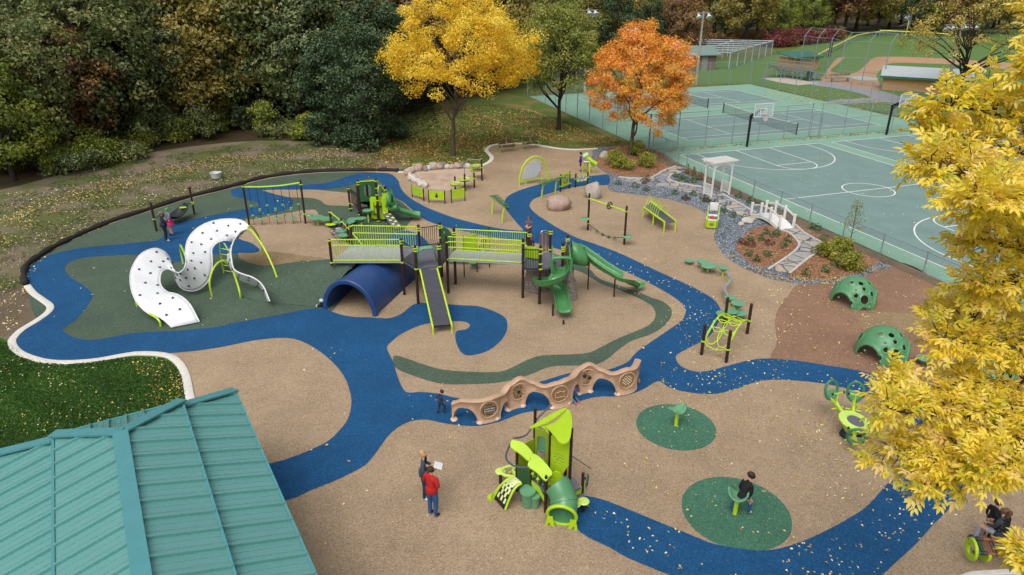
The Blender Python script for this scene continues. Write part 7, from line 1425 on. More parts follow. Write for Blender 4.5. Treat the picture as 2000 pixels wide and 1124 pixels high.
# tube slide
tb = catmull([H0(610, 690, .95), H0(640, 735, .85), H0(665, 800, .68), H0(675, 860, .55), H0(660, 920, .43), H0(655, 945, .4)], 4); m = MB(); R_t = .36; m.tube(tb, R_t, 22, cap=False); m.build('tube', GRN2D, t, solidify=.03, ang=1.0)
i_ = len(tb)//2; m = MB(); dirn = (tb[i_+1]-tb[i_-1]).normalized(); m.lathe(tb[i_]-dirn*.03, [(R_t, 0), (R_t+.04, 0), (R_t+.04, .06), (R_t, .06)], 22, axis=dirn); m.build('tube_flange', GRN2D, t)
e = tb[-1]; dirn = (tb[-1]-tb[-2]).normalized(); u_ = dirn.cross(Z).normalized(); v_ = u_.cross(dirn); m = MB(); m.tube([e+(u_*math.cos(k*PI/14)+v_*math.sin(k*PI/14))*(R_t+.04) for k in range(28)], .05, 8, closed=True); m.build('tube_mouth_ring', LIME, t)
for s_ in (-1, 1): p = e+u_*.3*s_; p = Vector((p.x, p.y, 0)); q = p+u_*.1*s_; n2 = Vector((dirn.x, dirn.y, 0)).normalized(); slab([p-u_*.06*s_+Z*.32, q+Z*.3, q+u_*.06*s_-Z*.02, q-u_*.02*s_-Z*.02, q-u_*.05*s_+Z*.12, p-u_*.05*s_-Z*.02, p-u_*.12*s_-Z*.02], n2*.05, LIME, 'mouth_foot')
a, b = pC.lerp(pF, .05), pF; a, b = hz(545, 640, 1.0), hz(680, 650, 1.0); d = b-a; hl = [[a+d*(u)+Z*z for u, z in ((.08+.1*i, .95+.09*j), (.15+.1*i, .95+.09*j), (.15+.1*i, 1.0+.09*j), (.08+.1*i, 1.0+.09*j))] for i in range(2) for j in range(3)]
slab([a+d*.5+d*(.52*math.cos(PI*k/10))+Z*(.74+.5*math.sin(PI*k/10)) for k in range(11)], Vector((0, .03, 0)), LIME, 'tube_collar', hl)
# climbing ramp, round drums, side pieces
A_0, A_1 = H0(275, 645, .72), H0(328, 690, .72); B_0, B_1 = H0(105, 800, .05), H0(195, 905, .02); rows = []
for k in range(9): f = k/8; hh = .22*math.sin(PI*f); rows.append([A_0.lerp(B_0, f).lerp(A_1.lerp(B_1, f), q)+Z*hh for q in (0, .5, 1)])
m = MB(); m.grid(rows); rp = m.build('curved_ramp', DARKM, t, solidify=.04, ang=1.2)
for s_ in (0, 2): m = MB(); m.tube([r[s_]+Z*.02 for r in rows], .035, 7); m.build('ramp_edge', LIMEM, t)
for k in range(1, 8):
    for q in (.22, .5, .78) if k % 2 else (.33, .66): p = rows[k][0].lerp(rows[k][2], q)+Z*.035; dr = (rows[k+1][1]-rows[k-1][1]).normalized(); sd_ = (rows[k][2]-rows[k][0]).normalized(); m = MB(); m.box(p, (.16, .07, .03), M=Matrix((dr, sd_, dr.cross(sd_))).transposed()); m.build('ramp_slot', plast('cream_lime', 'dbe6a4', .5), rp, smooth=False)
m = MB(); m.tube(catmull([H0(265, 625, .95), H0(170, 690, .75), H0(105, 760, .45), H0(82, 800, .1)], 4), .025, 7); m.build('side_rail', LIMEM, t); m = MB(); c = H0(82, 805); m.lathe(c, [(.12, 0), (.12, .06), (0, .07)], 12); m.build('rail_foot', LIME, t)
for (u, v, z, r) in ((378, 740, .55, .24), (440, 780, .42, .165)): c = hz(u, v, z); m = MB(); m.lathe(c+Z*.02, [(r*.7, 0), (r*.75, .1), (r*.9, z-.1), (r, z-.06), (r, z-.03), (r*.94, z), (0, z+.005)], 20); m.build('drum', GRN2, t)
c = hz(155, 585, .45); m = MB(); m.lathe(c+Z*.42, [(0, 0), (.15, 0), (.16, .03), (.13, .06), (0, .065)], 16); m.build('leaf_disc', plast('pale_lime_plastic', 'c4e06a', .35), t); m = MB(); m.cyl(c-Z*.05, c+Z*.42, .05, seg=9); m.build('stub_leg', POST, t)
m = MB(); c = H0(230, 590, .5); m.tube(catmull([c+Vector((-.25, 0, 0)), c+Vector((-.1, .22, .0)), c+Vector((.2, .25, 0)), c+Vector((.1, .05, 0)), c+Vector((.2, -.2, 0)), c+Vector((-.1, -.18, 0))], 4, True), .05, 7, closed=True); m.build('vine_step', plast('pale_lime_plastic', 'c4e06a', .35), t); m = MB(); m.cyl(Vector((c.x, c.y, -.03)), c, .03, seg=7); m.build('vine_leg', LIMEM, t)
c = hz(862, 650, .95); m = MB(); m.tube([c+Z*.9+Vector((.0, .16*math.cos(k*PI/10), .18*math.sin(k*PI/10)))+Vector((.04*math.cos(k*PI/10), 0, 0)) for k in range(20)], .025, 6, closed=True); m.tube([c+Z*.9-Vector((0, .16, 0)), c+Z*.9+Vector((0, .16, 0))], .02, 5); m.build('steering_wheel', DGRN, t); m = MB(); m.tube([pS+Z*.92, c+Z*.9], .03, 6); m.build('wheel_arm', POST, t)
wp = catmull([hz(500, 380, 1.0)+Z*.78, hz(520, 330, .9)+Z*.72, hz(530, 270, .7)+Z*.5, hz(545, 215, .5)+Z*.3], 3); trough(wp, .27, .2, GRN2D, 'rear_slide')
for k in range(3): a = pR+Vector((.08+.1*k, .35-.03*k, .85-.06*k)); m = MB(); m.tube([a, a+Vector((.5, -.22, -.25))], .014, 5); m.build('climbing_bar', DARKM, t)
# ---------------------------------------------------------------- striped roller bench, bottom right
cR = lambda u, v, z=0.0: G(1860+u/9.064, 1000+v/9.064, z)
t = thing('roller_bench', cR(300, 640), 'bench of colourful striped rollers with round lime ends in the near right corner', 'roller bench'); a = cR(270, 420, .62); b = cR(1270, 520, .62); dr = (b-a).normalized(); b = a+dr*4.2; s_ = Vector((-dr.y, dr.x, 0)); f0 = cR(300, 590, .42)
SC = ['2c2f48', '8a5236', '26262c', '3c4c66', '5c3434', '4a5254', '7c5a30', '34403c']; SM = [solid('stripe_%s' % n, c, .5, .05) for n, c in zip(('navy', 'orange', 'black', 'blue', 'red', 'grey', 'amber', 'green'), SC)]
for (o_, z) in ((s_*-.06, .6), (s_*-.44, .48)):
    mm = MB(); n = 60
    for k in range(n): mm.mi = (k*5+k//7) % 8; mm.cyl(a+dr*(4.2*k/n)+o_+Z*(z-.62), a+dr*(4.2*(k+1)/n)+o_+Z*(z-.62), .055, seg=10)
    mm.build('striped_roller', SM, t)
mm = MB()
for k in range(54): mm.mi = (k*3+k//5) % 8; p = a+dr*(.2+4.0*k/54); mm.cyl(p+s_*-.1-Z*.06, p+s_*-.42-Z*.13, .022, seg=6)
mm.build('slat_row', SM, t)
for f in (0.0, .32, 2.1, 2.2, 4.1):
    c = a+dr*f+s_*-.26-Z*.2; m = MB(); n = 24
    P = [c+s_*(.29*math.cos(2*PI*k/n))+Z*(.29*math.sin(2*PI*k/n)) for k in range(n)]; hl = [[c+s_*(.14*math.cos(2*PI*k/n))+Z*(.16*math.sin(2*PI*k/n)) for k in range(n)]] if f == 0 else []
    if f > 0: P = [p for p in P if p.z < c.z+.13]
    m.prism(P, dr*.07, hl); m.build('end_ring' if f in (0.0, 4.1) else 'saddle', LIME, t, ang=.5)
# ---------------------------------------------------------------- benches
def bench(u0, v0, u1, v1, label):
    a, b = c4(u0, v0), c4(u1, v1); t = thing('park_bench', (a+b)/2, label, 'bench', 'slatted benches at the far curb'); d = (b-a).normalized(); s_ = Vector((-d.y, d.x, 0)); s_ = s_ if s_.y > 0 else -s_; M3 = Matrix((d, s_, Z)).transposed(); L = (b-a).length; WD = solid('dark_brown_slat', '4a3a32', .6, .15, 8)
    m = MB(); [m.rbox((a+b)/2+s_*o_+Z*.45, (L, .1, .04), .008, M=M3) for o_ in (.0, .13, .26, .39)]; m.build('seat', WD, t); m = MB(); m.rbox((a+b)/2+s_*.5+Z*.82, (L, .04, .12), .008, M=M3); m.rbox((a+b)/2+s_*.47+Z*.66, (L, .04, .1), .008, M=M3); m.build('backrest', WD, t)
    for p in (a.lerp(b, .06), a.lerp(b, .94)): m = MB(); c = p+s_*.2+Z*.3; m.tube([c+s_*(.3*math.cos(k*PI/9))+Z*(.3*math.sin(k*PI/9)) for k in range(18)], .035, 7, closed=True); m.tube([c+s_*.25, p+s_*.52+Z*.9], .035, 7); m.build('loop_leg', plast('dull_lime_steel', '8aa040', .4), t)
    m = MB(); p = (a+b)/2; m.tube([p+s_*.15+Z*.44, p+s_*.5+Z*.85], .03, 6); m.build('middle_brace', plast('dull_lime_steel', '8aa040', .4), t)
bench(945, 185, 1090, 168, 'dark slatted bench with lime loop legs, left of the pair'); bench(1163, 155, 1302, 140, 'dark slatted bench with lime loop legs, right of the pair')
# ---------------------------------------------------------------- pavilion with green metal roof
def raylift(px, py, fn, z=3.0):
    for _ in range(40): z = .5*z+.5*fn(G(px, py, z))
    return G(px, py, z)
ZE = 2.75; e0, e1 = G(460, 765, ZE), G(617, 1124, ZE); dR = Vector((e1.x-e0.x, e1.y-e0.y, 0)).normalized(); nR = Vector((dR.y, -dR.x, 0)); nR = nR if nR.x < 0 else -nR
SLP = .3; gap = .16
k2 = raylift(356.5, 785, lambda P: ZE+gap+SLP*max(0, (P-e0).dot(nR)))
k3 = raylift(236, 848, lambda P: k2.z+SLP*max(0, (P-k2).dot(nR))); w1 = (k2-e0).dot(nR); w2 = (k3-k2).dot(nR); far1 = (k2-e0).dot(dR); far2 = (k3-k2).dot(dR); LEN = 13.0
def RP(n, d, z): return Vector((e0.x, e0.y, 0))+nR*n+dR*d+Z*z
wt = w1+w2; zt = k3.z; M_ROOF = solid('teal_roof_metal', '6ca39e', .28, .04, .8, .3); M_TRIM = solid('teal_roof_trim', '559599', .34, .05, 2, .2)
t = thing('pavilion', RP(wt, 4, 0), 'open pavilion with two-tier teal ribbed metal roof in the near left corner', 'pavilion')
def plane(pts, name='roof_plane'):
    m = MB(); m.prism(pts, Z*-.05); return m.build(name, M_ROOF, t, smooth=False)
def ribs(parent, p0, p1, q0, q1, step, r=.022):
    'ribs running from eave line p0-p1 up to top line q0-q1'
    m = MB(); L = (p1-p0).length; n = int(L/step)
    for k in range(1, n):
        f = k/n; a, b = p0.lerp(p1, f), q0.lerp(q1, f); m.beam(a+Z*.02, b+Z*.02, .045, .05)
    m.build('standing_seam', M_ROOF, parent, smooth=False)
zl = ZE+SLP*w1
S1 = plane([RP(0, 0, ZE), RP(0, LEN, ZE), RP(w1+.25, LEN, ZE+SLP*(w1+.25)), RP(w1+.25, far1*(w1+.25)/w1, ZE+SLP*(w1+.25))])
S2 = plane([RP(w1, far1, k2.z), RP(w1, LEN, k2.z), RP(wt, LEN, zt), RP(wt, far1+far2, zt)])
S3 = plane([RP(wt, LEN, zt), RP(wt+w2, LEN, k2.z), RP(wt+w2, far1, k2.z), RP(wt, far1+far2, zt)])
S4 = plane([RP(w1, far1, k2.z), RP(wt, far1+far2, zt), RP(wt+w2, far1, k2.z)])
S5 = plane([RP(wt+w2-.25, LEN, ZE+SLP*(w1+.25)), RP(wt*2, LEN, ZE), RP(wt*2, 0, ZE), RP(wt+w2-.25, far1*(w1+.25)/w1, ZE+SLP*(w1+.25))])
S6 = plane([RP(0, 0, ZE), RP(w1+.25, far1*(w1+.25)/w1, ZE+SLP*(w1+.25)), RP(wt+w2-.25, far1*(w1+.25)/w1, ZE+SLP*(w1+.25)), RP(wt*2, 0, ZE)])
def seams(par, nfun, dlist, name='standing_seam'):
    m = MB()
    for i_, (a, b) in enumerate(dlist): m.beam(a+Z*(.034 if i_ % 3 == 0 else .006), b+Z*(.034 if i_ % 3 == 0 else .006), (.055 if i_ % 3 == 0 else .022), .085 if i_ % 3 == 0 else .014)
    m.build(name, M_ROOF, par, smooth=False)
def band(parn, n0, z0, n1, z1, d_start0, d_start1, step=.2):
    L = []; d = .18
    while d < LEN:
        f0 = 0.0
        # clip on the hip line
        if d < d_start1: f1 = max(0, (d-d_start0)/(d_start1-d_start0)) if d > d_start0 else 0
        else: f1 = 1
        if f1 > .03: L.append((RP(n0, d, z0), RP(n0+(n1-n0)*f1, d, z0+(z1-z0)*f1)))
        d += step
    seams(parn, None, L)
band(S1, .02, ZE, w1, zl, 0, far1); band(S2, w1+.02, k2.z, wt-.12, zt-.04, far1, far1+far2)
band(S3, wt+w2-.02, k2.z, wt+.12, zt-.04, far1, far1+far2); band(S5, 2*wt-.02, ZE, wt+w2, zl, 0, far1)
L = []
for k in range(1, 60):
    n_ = 2*wt*k/60; h_ = min(n_, 2*wt-n_, w1)/w1*far1
    if h_ > .1: L.append((RP(n_, .0, ZE), RP(n_+0, h_, ZE+SLP*min(n_, 2*wt-n_, w1))))
seams(S6, None, L); L = []
for k in range(1, 22): n_ = w1+2*w2*k/22; f = min(k, 22-k)/11; L.append((RP(n_, far1, k2.z), RP(n_, far1+far2*f, k2.z+(zt-k2.z)*f)))
seams(S4, None, L)
def cap(a, b, wd, par, h=.05, up=Z):
    m = MB(); m.beam(a+Z*.07, b+Z*.07, wd, h); m.build('ridge_cap', M_TRIM, par, smooth=False)
cap(RP(wt, far1+far2, zt), RP(wt, LEN, zt), .34, S2); cap(RP(w1, far1, k2.z), RP(wt, far1+far2, zt), .3, S2); cap(RP(wt+w2, far1, k2.z), RP(wt, far1+far2, zt), .3, S3); cap(RP(0, 0, ZE), RP(w1, far1, zl), .3, S1); cap(RP(2*wt, 0, ZE), RP(wt+w2, far1, zl), .3, S5)
for a, b in ((RP(0, 0, ZE), RP(0, LEN, ZE)), (RP(0, 0, ZE), RP(2*wt, 0, ZE)), (RP(w1, far1, k2.z), RP(w1, LEN, k2.z)), (RP(w1, far1, k2.z), RP(wt+w2, far1, k2.z)), (RP(wt+w2, far1, k2.z), RP(wt+w2, LEN, k2.z)), (RP(2*wt, 0, ZE), RP(2*wt, LEN, ZE))): m = MB(); m.beam(a-Z*.06, b-Z*.06, .06, .2); m.build('eave_trim', M_TRIM, t, smooth=False)
for n_ in (.6, 2*wt-.6):
    for d in (.7, 4.5, 8.5, 12.4): p = RP(n_, d, 0); m = MB(); m.box(p+Z*1.37, (.2, .2, 2.8), math.atan2(dR.y, dR.x)); m.build('post', solid('pavilion_post', '6a5a48', .7, .15, 6), t, smooth=False)
# ================================================================ people
SKIN = solid('skin', 'c99a80', .55, .06); EYE = solid('eye_dark', '241a16', .3)
def cloth(n, c): return solid('cloth_'+n, c, .85, .14, 9, bump=.35, bscale=25)
STAND = dict(pel=(0, 0, .93), sp=(0, -.01, 1.1), ch=(0, 0, 1.3), nk=(0, 0, 1.45), ja=(0, .035, 1.53), hd=(0, .02, 1.59), tp=(0, .005, 1.66), nose=(0, .105, 1.575),
  shR=(.17, 0, 1.385), elR=(.235, -.03, 1.12), wrR=(.25, .06, .88), hiR=(.09, 0, .9), knR=(.105, .03, .5), anR=(.1, -.02, .09), toR=(.115, .15, .035),
  shL=(-.17, 0, 1.385), elL=(-.235, -.03, 1.12), wrL=(-.25, .06, .88), hiL=(-.09, 0, .9), knL=(-.105, .03, .5), anL=(-.1, -.02, .09), toL=(-.115, .15, .035))
RAD = dict(pel=(.155, .115), sp=(.135, .105), ch=(.175, .125), nk=(.055, .055), ja=(.062, .07), hd=(.078, .095), tp=(.06, .07), nose=(.014, .014), sh=(.086, .086), el=(.056, .056), wr=(.038, .038), hi=(.11, .11), kn=(.074, .074), an=(.052, .052), to=(.036, .04))
def person(base, h, yaw, pose, mats, label, hair='short', hairc='3b281d', stout=1.0, child=False, hood=None, sleeve=True, shorts=False, extra=None, skirt=None):
    'mats: shirt, trousers, shoes. Pose: joints that differ from standing, for a 1.66 m figure facing +Y'
    J = {k: Vector(v) for k, v in STAND.items()}; J.update({k: Vector(v) for k, v in pose.items()})
    s = h/1.66; hs = 1.3 if child else 1.0
    def grow(k):  # children have larger heads
        c = J['nk']; return c+(J[k]-c)*hs
    for k in ('ja', 'hd', 'tp', 'nose'): J[k] = grow(k)
    t = thing('person', base, label, 'person'); Mr = Matrix.Rotation(yaw, 3, 'Z'); names = list(J); V = [Mr @ (J[k]*s) for k in names]; ix = {k: i for i, k in enumerate(names)}; rad = []
    for k in names:
        b = k[:-1] if k[-1] in 'RL' and k not in RAD else k; r = RAD[b]; f = s*(stout if k in ('pel', 'sp', 'ch', 'hiR', 'hiL') else 1)*(hs if k in ('ja', 'hd', 'tp', 'nose') else 1); rad.append((r[0]*f, r[1]*f))
    E = [('pel', 'sp'), ('sp', 'ch'), ('ch', 'nk'), ('nk', 'ja'), ('ja', 'hd'), ('hd', 'tp'), ('hd', 'nose')]
    for q in 'RL': E += [('ch', 'sh'+q), ('sh'+q, 'el'+q), ('el'+q, 'wr'+q), ('pel', 'hi'+q), ('hi'+q, 'kn'+q), ('kn'+q, 'an'+q), ('an'+q, 'to'+q)]
    E = [(ix[a], ix[b]) for a, b in E]; reg = {}
    bones = [('sp', 'pel', 0), ('ch', 'sp', 0), ('nk', 'ch', 0), ('hd', 'ja', 3), ('tp', 'hd', 3), ('ja', 'nk', 3)]
    for q in 'RL':
        d = (J['wr'+q]-J['el'+q]).normalized(); side = Vector((1 if q == 'R' else -1, 0, 0)); pl = J['wr'+q]+d*.075
        w_ = d.cross(side.cross(d)).normalized() if False else d.cross(Vector((side.x, 0, 0))).normalized()
        def addv(p, r): V.append(Mr @ (p*s)); rad.append((r*s, r*s)); return len(V)-1
        pi = addv(pl, .032); E.append((ix['wr'+q], pi))
        for k in range(4):
            o = w_*((k-1.5)*.019); L = (.055, .066, .062, .05)[k]; a = addv(pl+o+d*.025, .009); b = addv(pl+o*1.15+d*(.025+L*.6)-side*.012, .0085); c = addv(pl+o*1.1+d*(.025+L)-side*.032, .007); E += [(pi, a), (a, b), (b, c)]
        a = addv(pl-d*.02+w_*.035-side*.01, .011); b = addv(pl+d*.018+w_*.055-side*.03, .009); E += [(pi, a), (a, b)]
        bones += [('sh'+q, 'el'+q, 0), ('el'+q, 'wr'+q, 0 if sleeve else 3), ('hi'+q, 'kn'+q, 1), ('kn'+q, 'an'+q, 3 if shorts else 1), ('an'+q, 'to'+q, 2), ('pel', 'hi'+q, 1)]
    me = bpy.data.meshes.new('body'); me.from_pydata(V, E, []); o = bpy.data.objects.new('body', me); col.objects.link(o)
    md = o.modifiers.new('skin', 'SKIN'); md.use_smooth_shade = True; md.branch_smoothing = .6
    for i, d in enumerate(me.skin_vertices[0].data): d.radius = rad[i]; d.use_root = (i == 0)
    sb = o.modifiers.new('sub', 'SUBSURF'); sb.levels = 1; sb.render_levels = 1
    bpy.context.view_layer.update(); ev = o.evaluated_get(bpy.context.evaluated_depsgraph_get()); nm = bpy.data.meshes.new_from_object(ev); o.modifiers.clear(); o.data = nm; bpy.data.meshes.remove(me); o.parent = t
    nm.materials.clear()
    for m_ in (mats[0], mats[1], mats[2], SKIN): nm.materials.append(m_)
    wrs = [Mr @ (J['wr'+q]*s) for q in 'RL']; els = [Mr @ (J['el'+q]*s) for q in 'RL']; B = [(Mr @ (J[a]*s), Mr @ (J[b]*s), k) for a, b, k in bones]
    for f in nm.polygons:
        c = f.center; best = 9; k_ = 0
        for a, b, k in B:
            ab = b-a; u = max(0, min(1, (c-a).dot(ab)/ab.length_squared)); dd_ = (c-a-ab*u).length
            if k == 3 and u > 0: dd_ -= 0
            if dd_ < best: best = dd_; k_ = k
        for w_, e_ in zip(wrs, els):
            if (c-w_).dot((w_-e_).normalized()) > .0 and (c-w_).length < .26*s: k_ = 3
        f.material_index = k_; f.use_smooth = True
    hdw = Mr @ (J['hd']*s); ax = (Mr @ (J['tp']-J['ja'])).normalized(); fw = (Mr @ (J['nose']-J['hd'])).normalized(); sdw = fw.cross(ax).normalized(); H = s*hs
    for e in (-1, 1): m = MB(); m.ball(t.location+hdw+fw*.082*H+sdw*(.033*e*H)+ax*.018*H, .012*H, 7, 5); m.build('eye', EYE, t)
    m = MB(); m.tube([t.location+hdw+fw*.084*H-ax*.043*H-sdw*.022*H, t.location+hdw+fw*.092*H-ax*.045*H, t.location+hdw+fw*.084*H-ax*.043*H+sdw*.022*H], .006*H, 5); m.build('mouth', solid('lips', 'a8685c', .5), t)
    for e in (-1, 1): m = MB(); m.ball(t.location+hdw+sdw*(.083*e*H)-ax*.0*H, (.014*H, .014*H, .024*H), 7, 5); m.build('ear', SKIN, t)
    # hair or hood: a cap round the crown and back of the head
    hm = cloth('hood_'+hood, hood) if hood else solid('hair_'+hairc, hairc, .6, .3, 30, bump=.4); bm_ = MB(); c = t.location+hdw+ax*.015*H-fw*.01*H; vs = []; rows = []
    for i in range(9):
        th = PI*i/8*.78; row = []
        for k in range(17):
            an = 2*PI*k/16; d = ax*math.cos(th)+(fw*math.cos(an)+sdw*math.sin(an))*math.sin(th); lim = 1.0
            frontness = max(0, math.cos(an)); thl = th*(1-.42*frontness) if not hood else th*(1-.34*frontness); d = ax*math.cos(thl)+(fw*math.cos(an)+sdw*math.sin(an))*math.sin(thl); row.append(c+d*(.104 if not hood else .112)*H*(1+.03*math.sin(an*5+i)))
        rows.append(row)
    bm_.grid(rows)
    if hair in ('long', 'pony', 'blown'):
        d0 = -fw*.1*H; L = {'long': [(.1, -.02), (.11, -.12), (.09, -.22)], 'pony': [(.11, .03), (.15, -.03), (.14, -.16), (.13, -.26)], 'blown': [(.08, -.02), (.115, -.05), (.15, -.085), (.19, -.11)]}[hair]; bm_.tube([c-fw*(a*H)+ax*(b*H) for a, b in L], [.06*H, .055*H, .05*H, .02*H][:len(L)] if hair != 'long' else [.085*H, .08*H, .04*H], 9)
    bm_.build('hood' if hood else 'hair', hm, t, ang=1.5)
    if skirt: m = MB(); pz = t.location+Mr @ (J['pel']*s); m.lathe(pz-Z*.0, [(.15*s*stout, .1*s), (.19*s*stout, -.05*s), (.25*s*stout, -.28*s), (.235*s*stout, -.28*s), (.15*s, .02)], 18); m.build('skirt', skirt, t, ang=1.2)
    else: m = MB(); pz = t.location+Mr @ (J['pel']*s); ax2 = (Mr @ (J['sp']-J['pel'])).normalized(); m.lathe(pz+ax2*.02*s, [(.148*s*stout, -.09*s), (.154*s*stout, -.08*s), (.15*s*stout, .05*s), (.13*s*stout, .11*s)], 18, axis=ax2); m.build('hem', mats[0], t, ang=1.2)
    return t
JEANS = cloth('jeans', '2f5488'); JEAN2 = cloth('dark_jeans', '1f3550'); BLK = cloth('black', '15161a'); NAVY = cloth('navy', '1b2136'); SHOEW = cloth('white_shoe', 'd0d0d0'); SHOED = cloth('dark_shoe', '2c2a2c')
fa = lambda px, py: G(px, py)
person(fa(846, 1008), 1.68, R(-35), dict(elR=(.27, -.02, 1.12), wrR=(.08, .17, 1.06), elL=(-.27, -.02, 1.12), wrL=(-.06, .19, 1.1)), (cloth('red_fleece', 'b01e1a'), JEANS, SHOED), 'woman in red fleece and blue jeans seen from behind, arms folded in front', hairc='3e271c', stout=1.12)
wt_ = person(fa(831, 974), 1.66, R(-92), dict(elR=(.25, .02, 1.12), wrR=(.13, .27, 1.13), elL=(-.25, .0, 1.12), wrL=(-.1, .27, 1.13), nose=(.03, .1, 1.55)), (cloth('slate_jacket', '3c4654'), JEAN2, SHOEW), 'blonde woman in slate jacket holding white paper beside the woman in red', 'blown', 'b8946a')
q = fa(831, 974)+Matrix.Rotation(R(-92), 3, 'Z') @ Vector((.0, .42, 1.2)); m = MB(); Mx = Matrix.Rotation(R(-92), 3, 'Z') @ Matrix.Rotation(R(-18), 3, 'X'); m.box(q, (.3, .24, .006), M=Mx); tag(m.build('paper_sheet', WHITEP, loc=q), 'white paper held by the blonde woman', 'paper')
person(fa(861, 809), .92, R(-75), dict(elR=(.23, .12, 1.15), wrR=(.3, .32, 1.12), elL=(-.24, -.14, 1.17), wrL=(-.3, -.2, .98), knR=(.1, .28, .62), anR=(.1, .16, .2), toR=(.1, .3, .13), knL=(-.1, -.05, .5), anL=(-.1, -.22, .1), toL=(-.1, -.07, .035), ch=(0, .06, 1.3), nk=(0, .1, 1.44), ja=(0, .15, 1.52), hd=(0, .14, 1.58), tp=(0, .13, 1.65), nose=(0, .22, 1.56), shR=(.16, .07, 1.38), shL=(-.16, .05, 1.38)), (cloth('navy_plaid', '2a2f48'), cloth('charcoal', '2c303a'), SHOED), 'running boy in navy plaid shirt left of the tan crawl wall', hairc='33231a', child=True)
CRAWL = dict(pel=(0, 0, .5), sp=(0, .16, .55), ch=(0, .34, .56), nk=(0, .48, .58), ja=(0, .55, .6), hd=(0, .59, .63), tp=(0, .6, .7), nose=(0, .68, .6), shR=(.16, .42, .55), elR=(.2, .46, .3), wrR=(.18, .52, .08), shL=(-.16, .42, .55), elL=(-.2, .46, .3), wrL=(-.18, .52, .08), hiR=(.09, -.02, .46), knR=(.11, .08, .08), anR=(.1, -.32, .08), toR=(.1, -.44, .05), hiL=(-.09, -.02, .46), knL=(-.11, .02, .08), anL=(-.1, -.38, .08), toL=(-.1, -.5, .05))
person(fa(1121, 781), 1.25, R(20), {k: (v[0], v[1], v[2]*1.0) for k, v in CRAWL.items()}, (cloth('purple_print', '5a3f94'), cloth('teal_print', '356f86'), cloth('pink_boot', 'b8406a')), 'child in purple and teal crawling through the tan wall, pink boots showing', hairc='4a3020', child=True)
person(fa(1444, 1003), 1.45, R(-52), dict(pel=(0, 0, .72), sp=(0, .08, .88), ch=(0, .2, 1.05), nk=(0, .28, 1.18), ja=(0, .34, 1.25), hd=(0, .34, 1.31), tp=(0, .33, 1.38), nose=(0, .43, 1.28), shR=(.16, .2, 1.12), elR=(.2, .16, .86), wrR=(.14, .2, .66), shL=(-.16, .2, 1.12), elL=(-.22, .14, .88), wrL=(-.12, .2, .66), hiR=(.1, 0, .69), knR=(.17, .3, .5), anR=(.2, .18, .09), toR=(.22, .34, .035), hiL=(-.1, 0, .69), knL=(-.2, .12, .4), anL=(-.24, -.18, .12), toL=(-.26, -.02, .04)), (BLK, cloth('blue_jeans_boy', '1f4f7e'), SHOEW), 'boy in black hoodie and jeans straddling the spinner seat', hairc='3a2820', child=True)
SITF = dict(pel=(0, 0, .62), sp=(0, .0, .8), ch=(0, .04, 1.0), nk=(0, .06, 1.15), ja=(0, .1, 1.23), hd=(0, .09, 1.29), tp=(0, .07, 1.36), nose=(0, .17, 1.27), shR=(.17, .03, 1.08), elR=(.23, .08, .85), wrR=(.16, .28, .76), shL=(-.17, .03, 1.08), elL=(-.23, .08, .85), wrL=(-.16, .28, .76), hiR=(.09, .03, .6), knR=(.12, .43, .58), anR=(.12, .46, .14), toR=(.13, .62, .07), hiL=(-.09, .03, .6), knL=(-.12, .43, .58), anL=(-.12, .46, .14), toL=(-.13, .62, .07))
pb = cR(880, 500, .55); person(Vector((pb.x, pb.y, 0))+Vector((0, .12, .05)), 1.66, R(25), SITF, (cloth('charcoal_stripe', '343a42'), cloth('pale_print_trousers', 'a8a8b8'), SHOED), 'ponytailed woman in dark striped top sitting on the roller bench, facing away', 'pony', '6b4f3a', stout=1.15)
tw = [o for o in col.objects if o.name.startswith('person')][-1]; m = MB()
for k in range(5): c = Vector((pb.x, pb.y, 0))+Vector((0, .15, .05))+Z*(.74+.085*k)+Vector((-.01, .012*k, 0)); m.lathe(c, [(.168, 0), (.178, .004), (.178, .03), (.168, .034)], 18)
m.build('shirt_stripes', BLK, tw)
pb = cR(640, 290, .3); person(Vector((pb.x, pb.y, 0)), 1.2, R(-70), dict(), (BLK, NAVY, SHOED), 'child in dark clothes beside the roller bench, half hidden by yellow leaves', hairc='5a4030', child=True)
person(fa(1133, 335), 1.4, R(-95), dict(elR=(.22, .1, 1.14), wrR=(.14, .3, 1.16), elL=(-.22, .1, 1.14), wrL=(-.12, .3, 1.16)), (cloth('purple_jersey', '3c2a86'), NAVY, SHOED), 'boy in purple jersey and dark shorts at the lime telescope', hairc='2c1f1a', sleeve=False, shorts=True, child=True)
person(fa(1032, 477), 1.62, R(170), dict(elR=(.23, .06, 1.13), wrR=(.08, .2, 1.08), elL=(-.23, .06, 1.13), wrL=(-.08, .2, 1.08)), (cloth('grey_purple_coat', '57505f'), NAVY, SHOED), 'woman in grey-purple coat standing behind the main bridge', 'long', '5a3d30', stout=1.2)
person(fa(1036, 505), 1.25, R(160), dict(), (cloth('dark_coat', '2b262e'), NAVY, SHOED), 'child in red hat behind the lime bridge railing', hood='a02040', child=True)
person(fa(629, 600), 1.05, R(-100), {k: v for k, v in CRAWL.items()}, (cloth('white_stripe', 'b9bcc4'), BLK, SHOEW), 'child in white and black crawling at the left edge of the blue tunnel', hairc='1f1a1a', child=True)
person(fa(326, 472), 1.74, R(-55), dict(elR=(.25, .06, 1.12), wrR=(.12, .24, 1.14), elL=(-.25, .0, 1.12), wrL=(-.2, .12, .95)), (NAVY, cloth('black_trousers', '1a1b20'), SHOEW), 'adult in navy jacket and black trousers by the hammock, seen from the side', 'blown', '8a6a4a', stout=1.2)
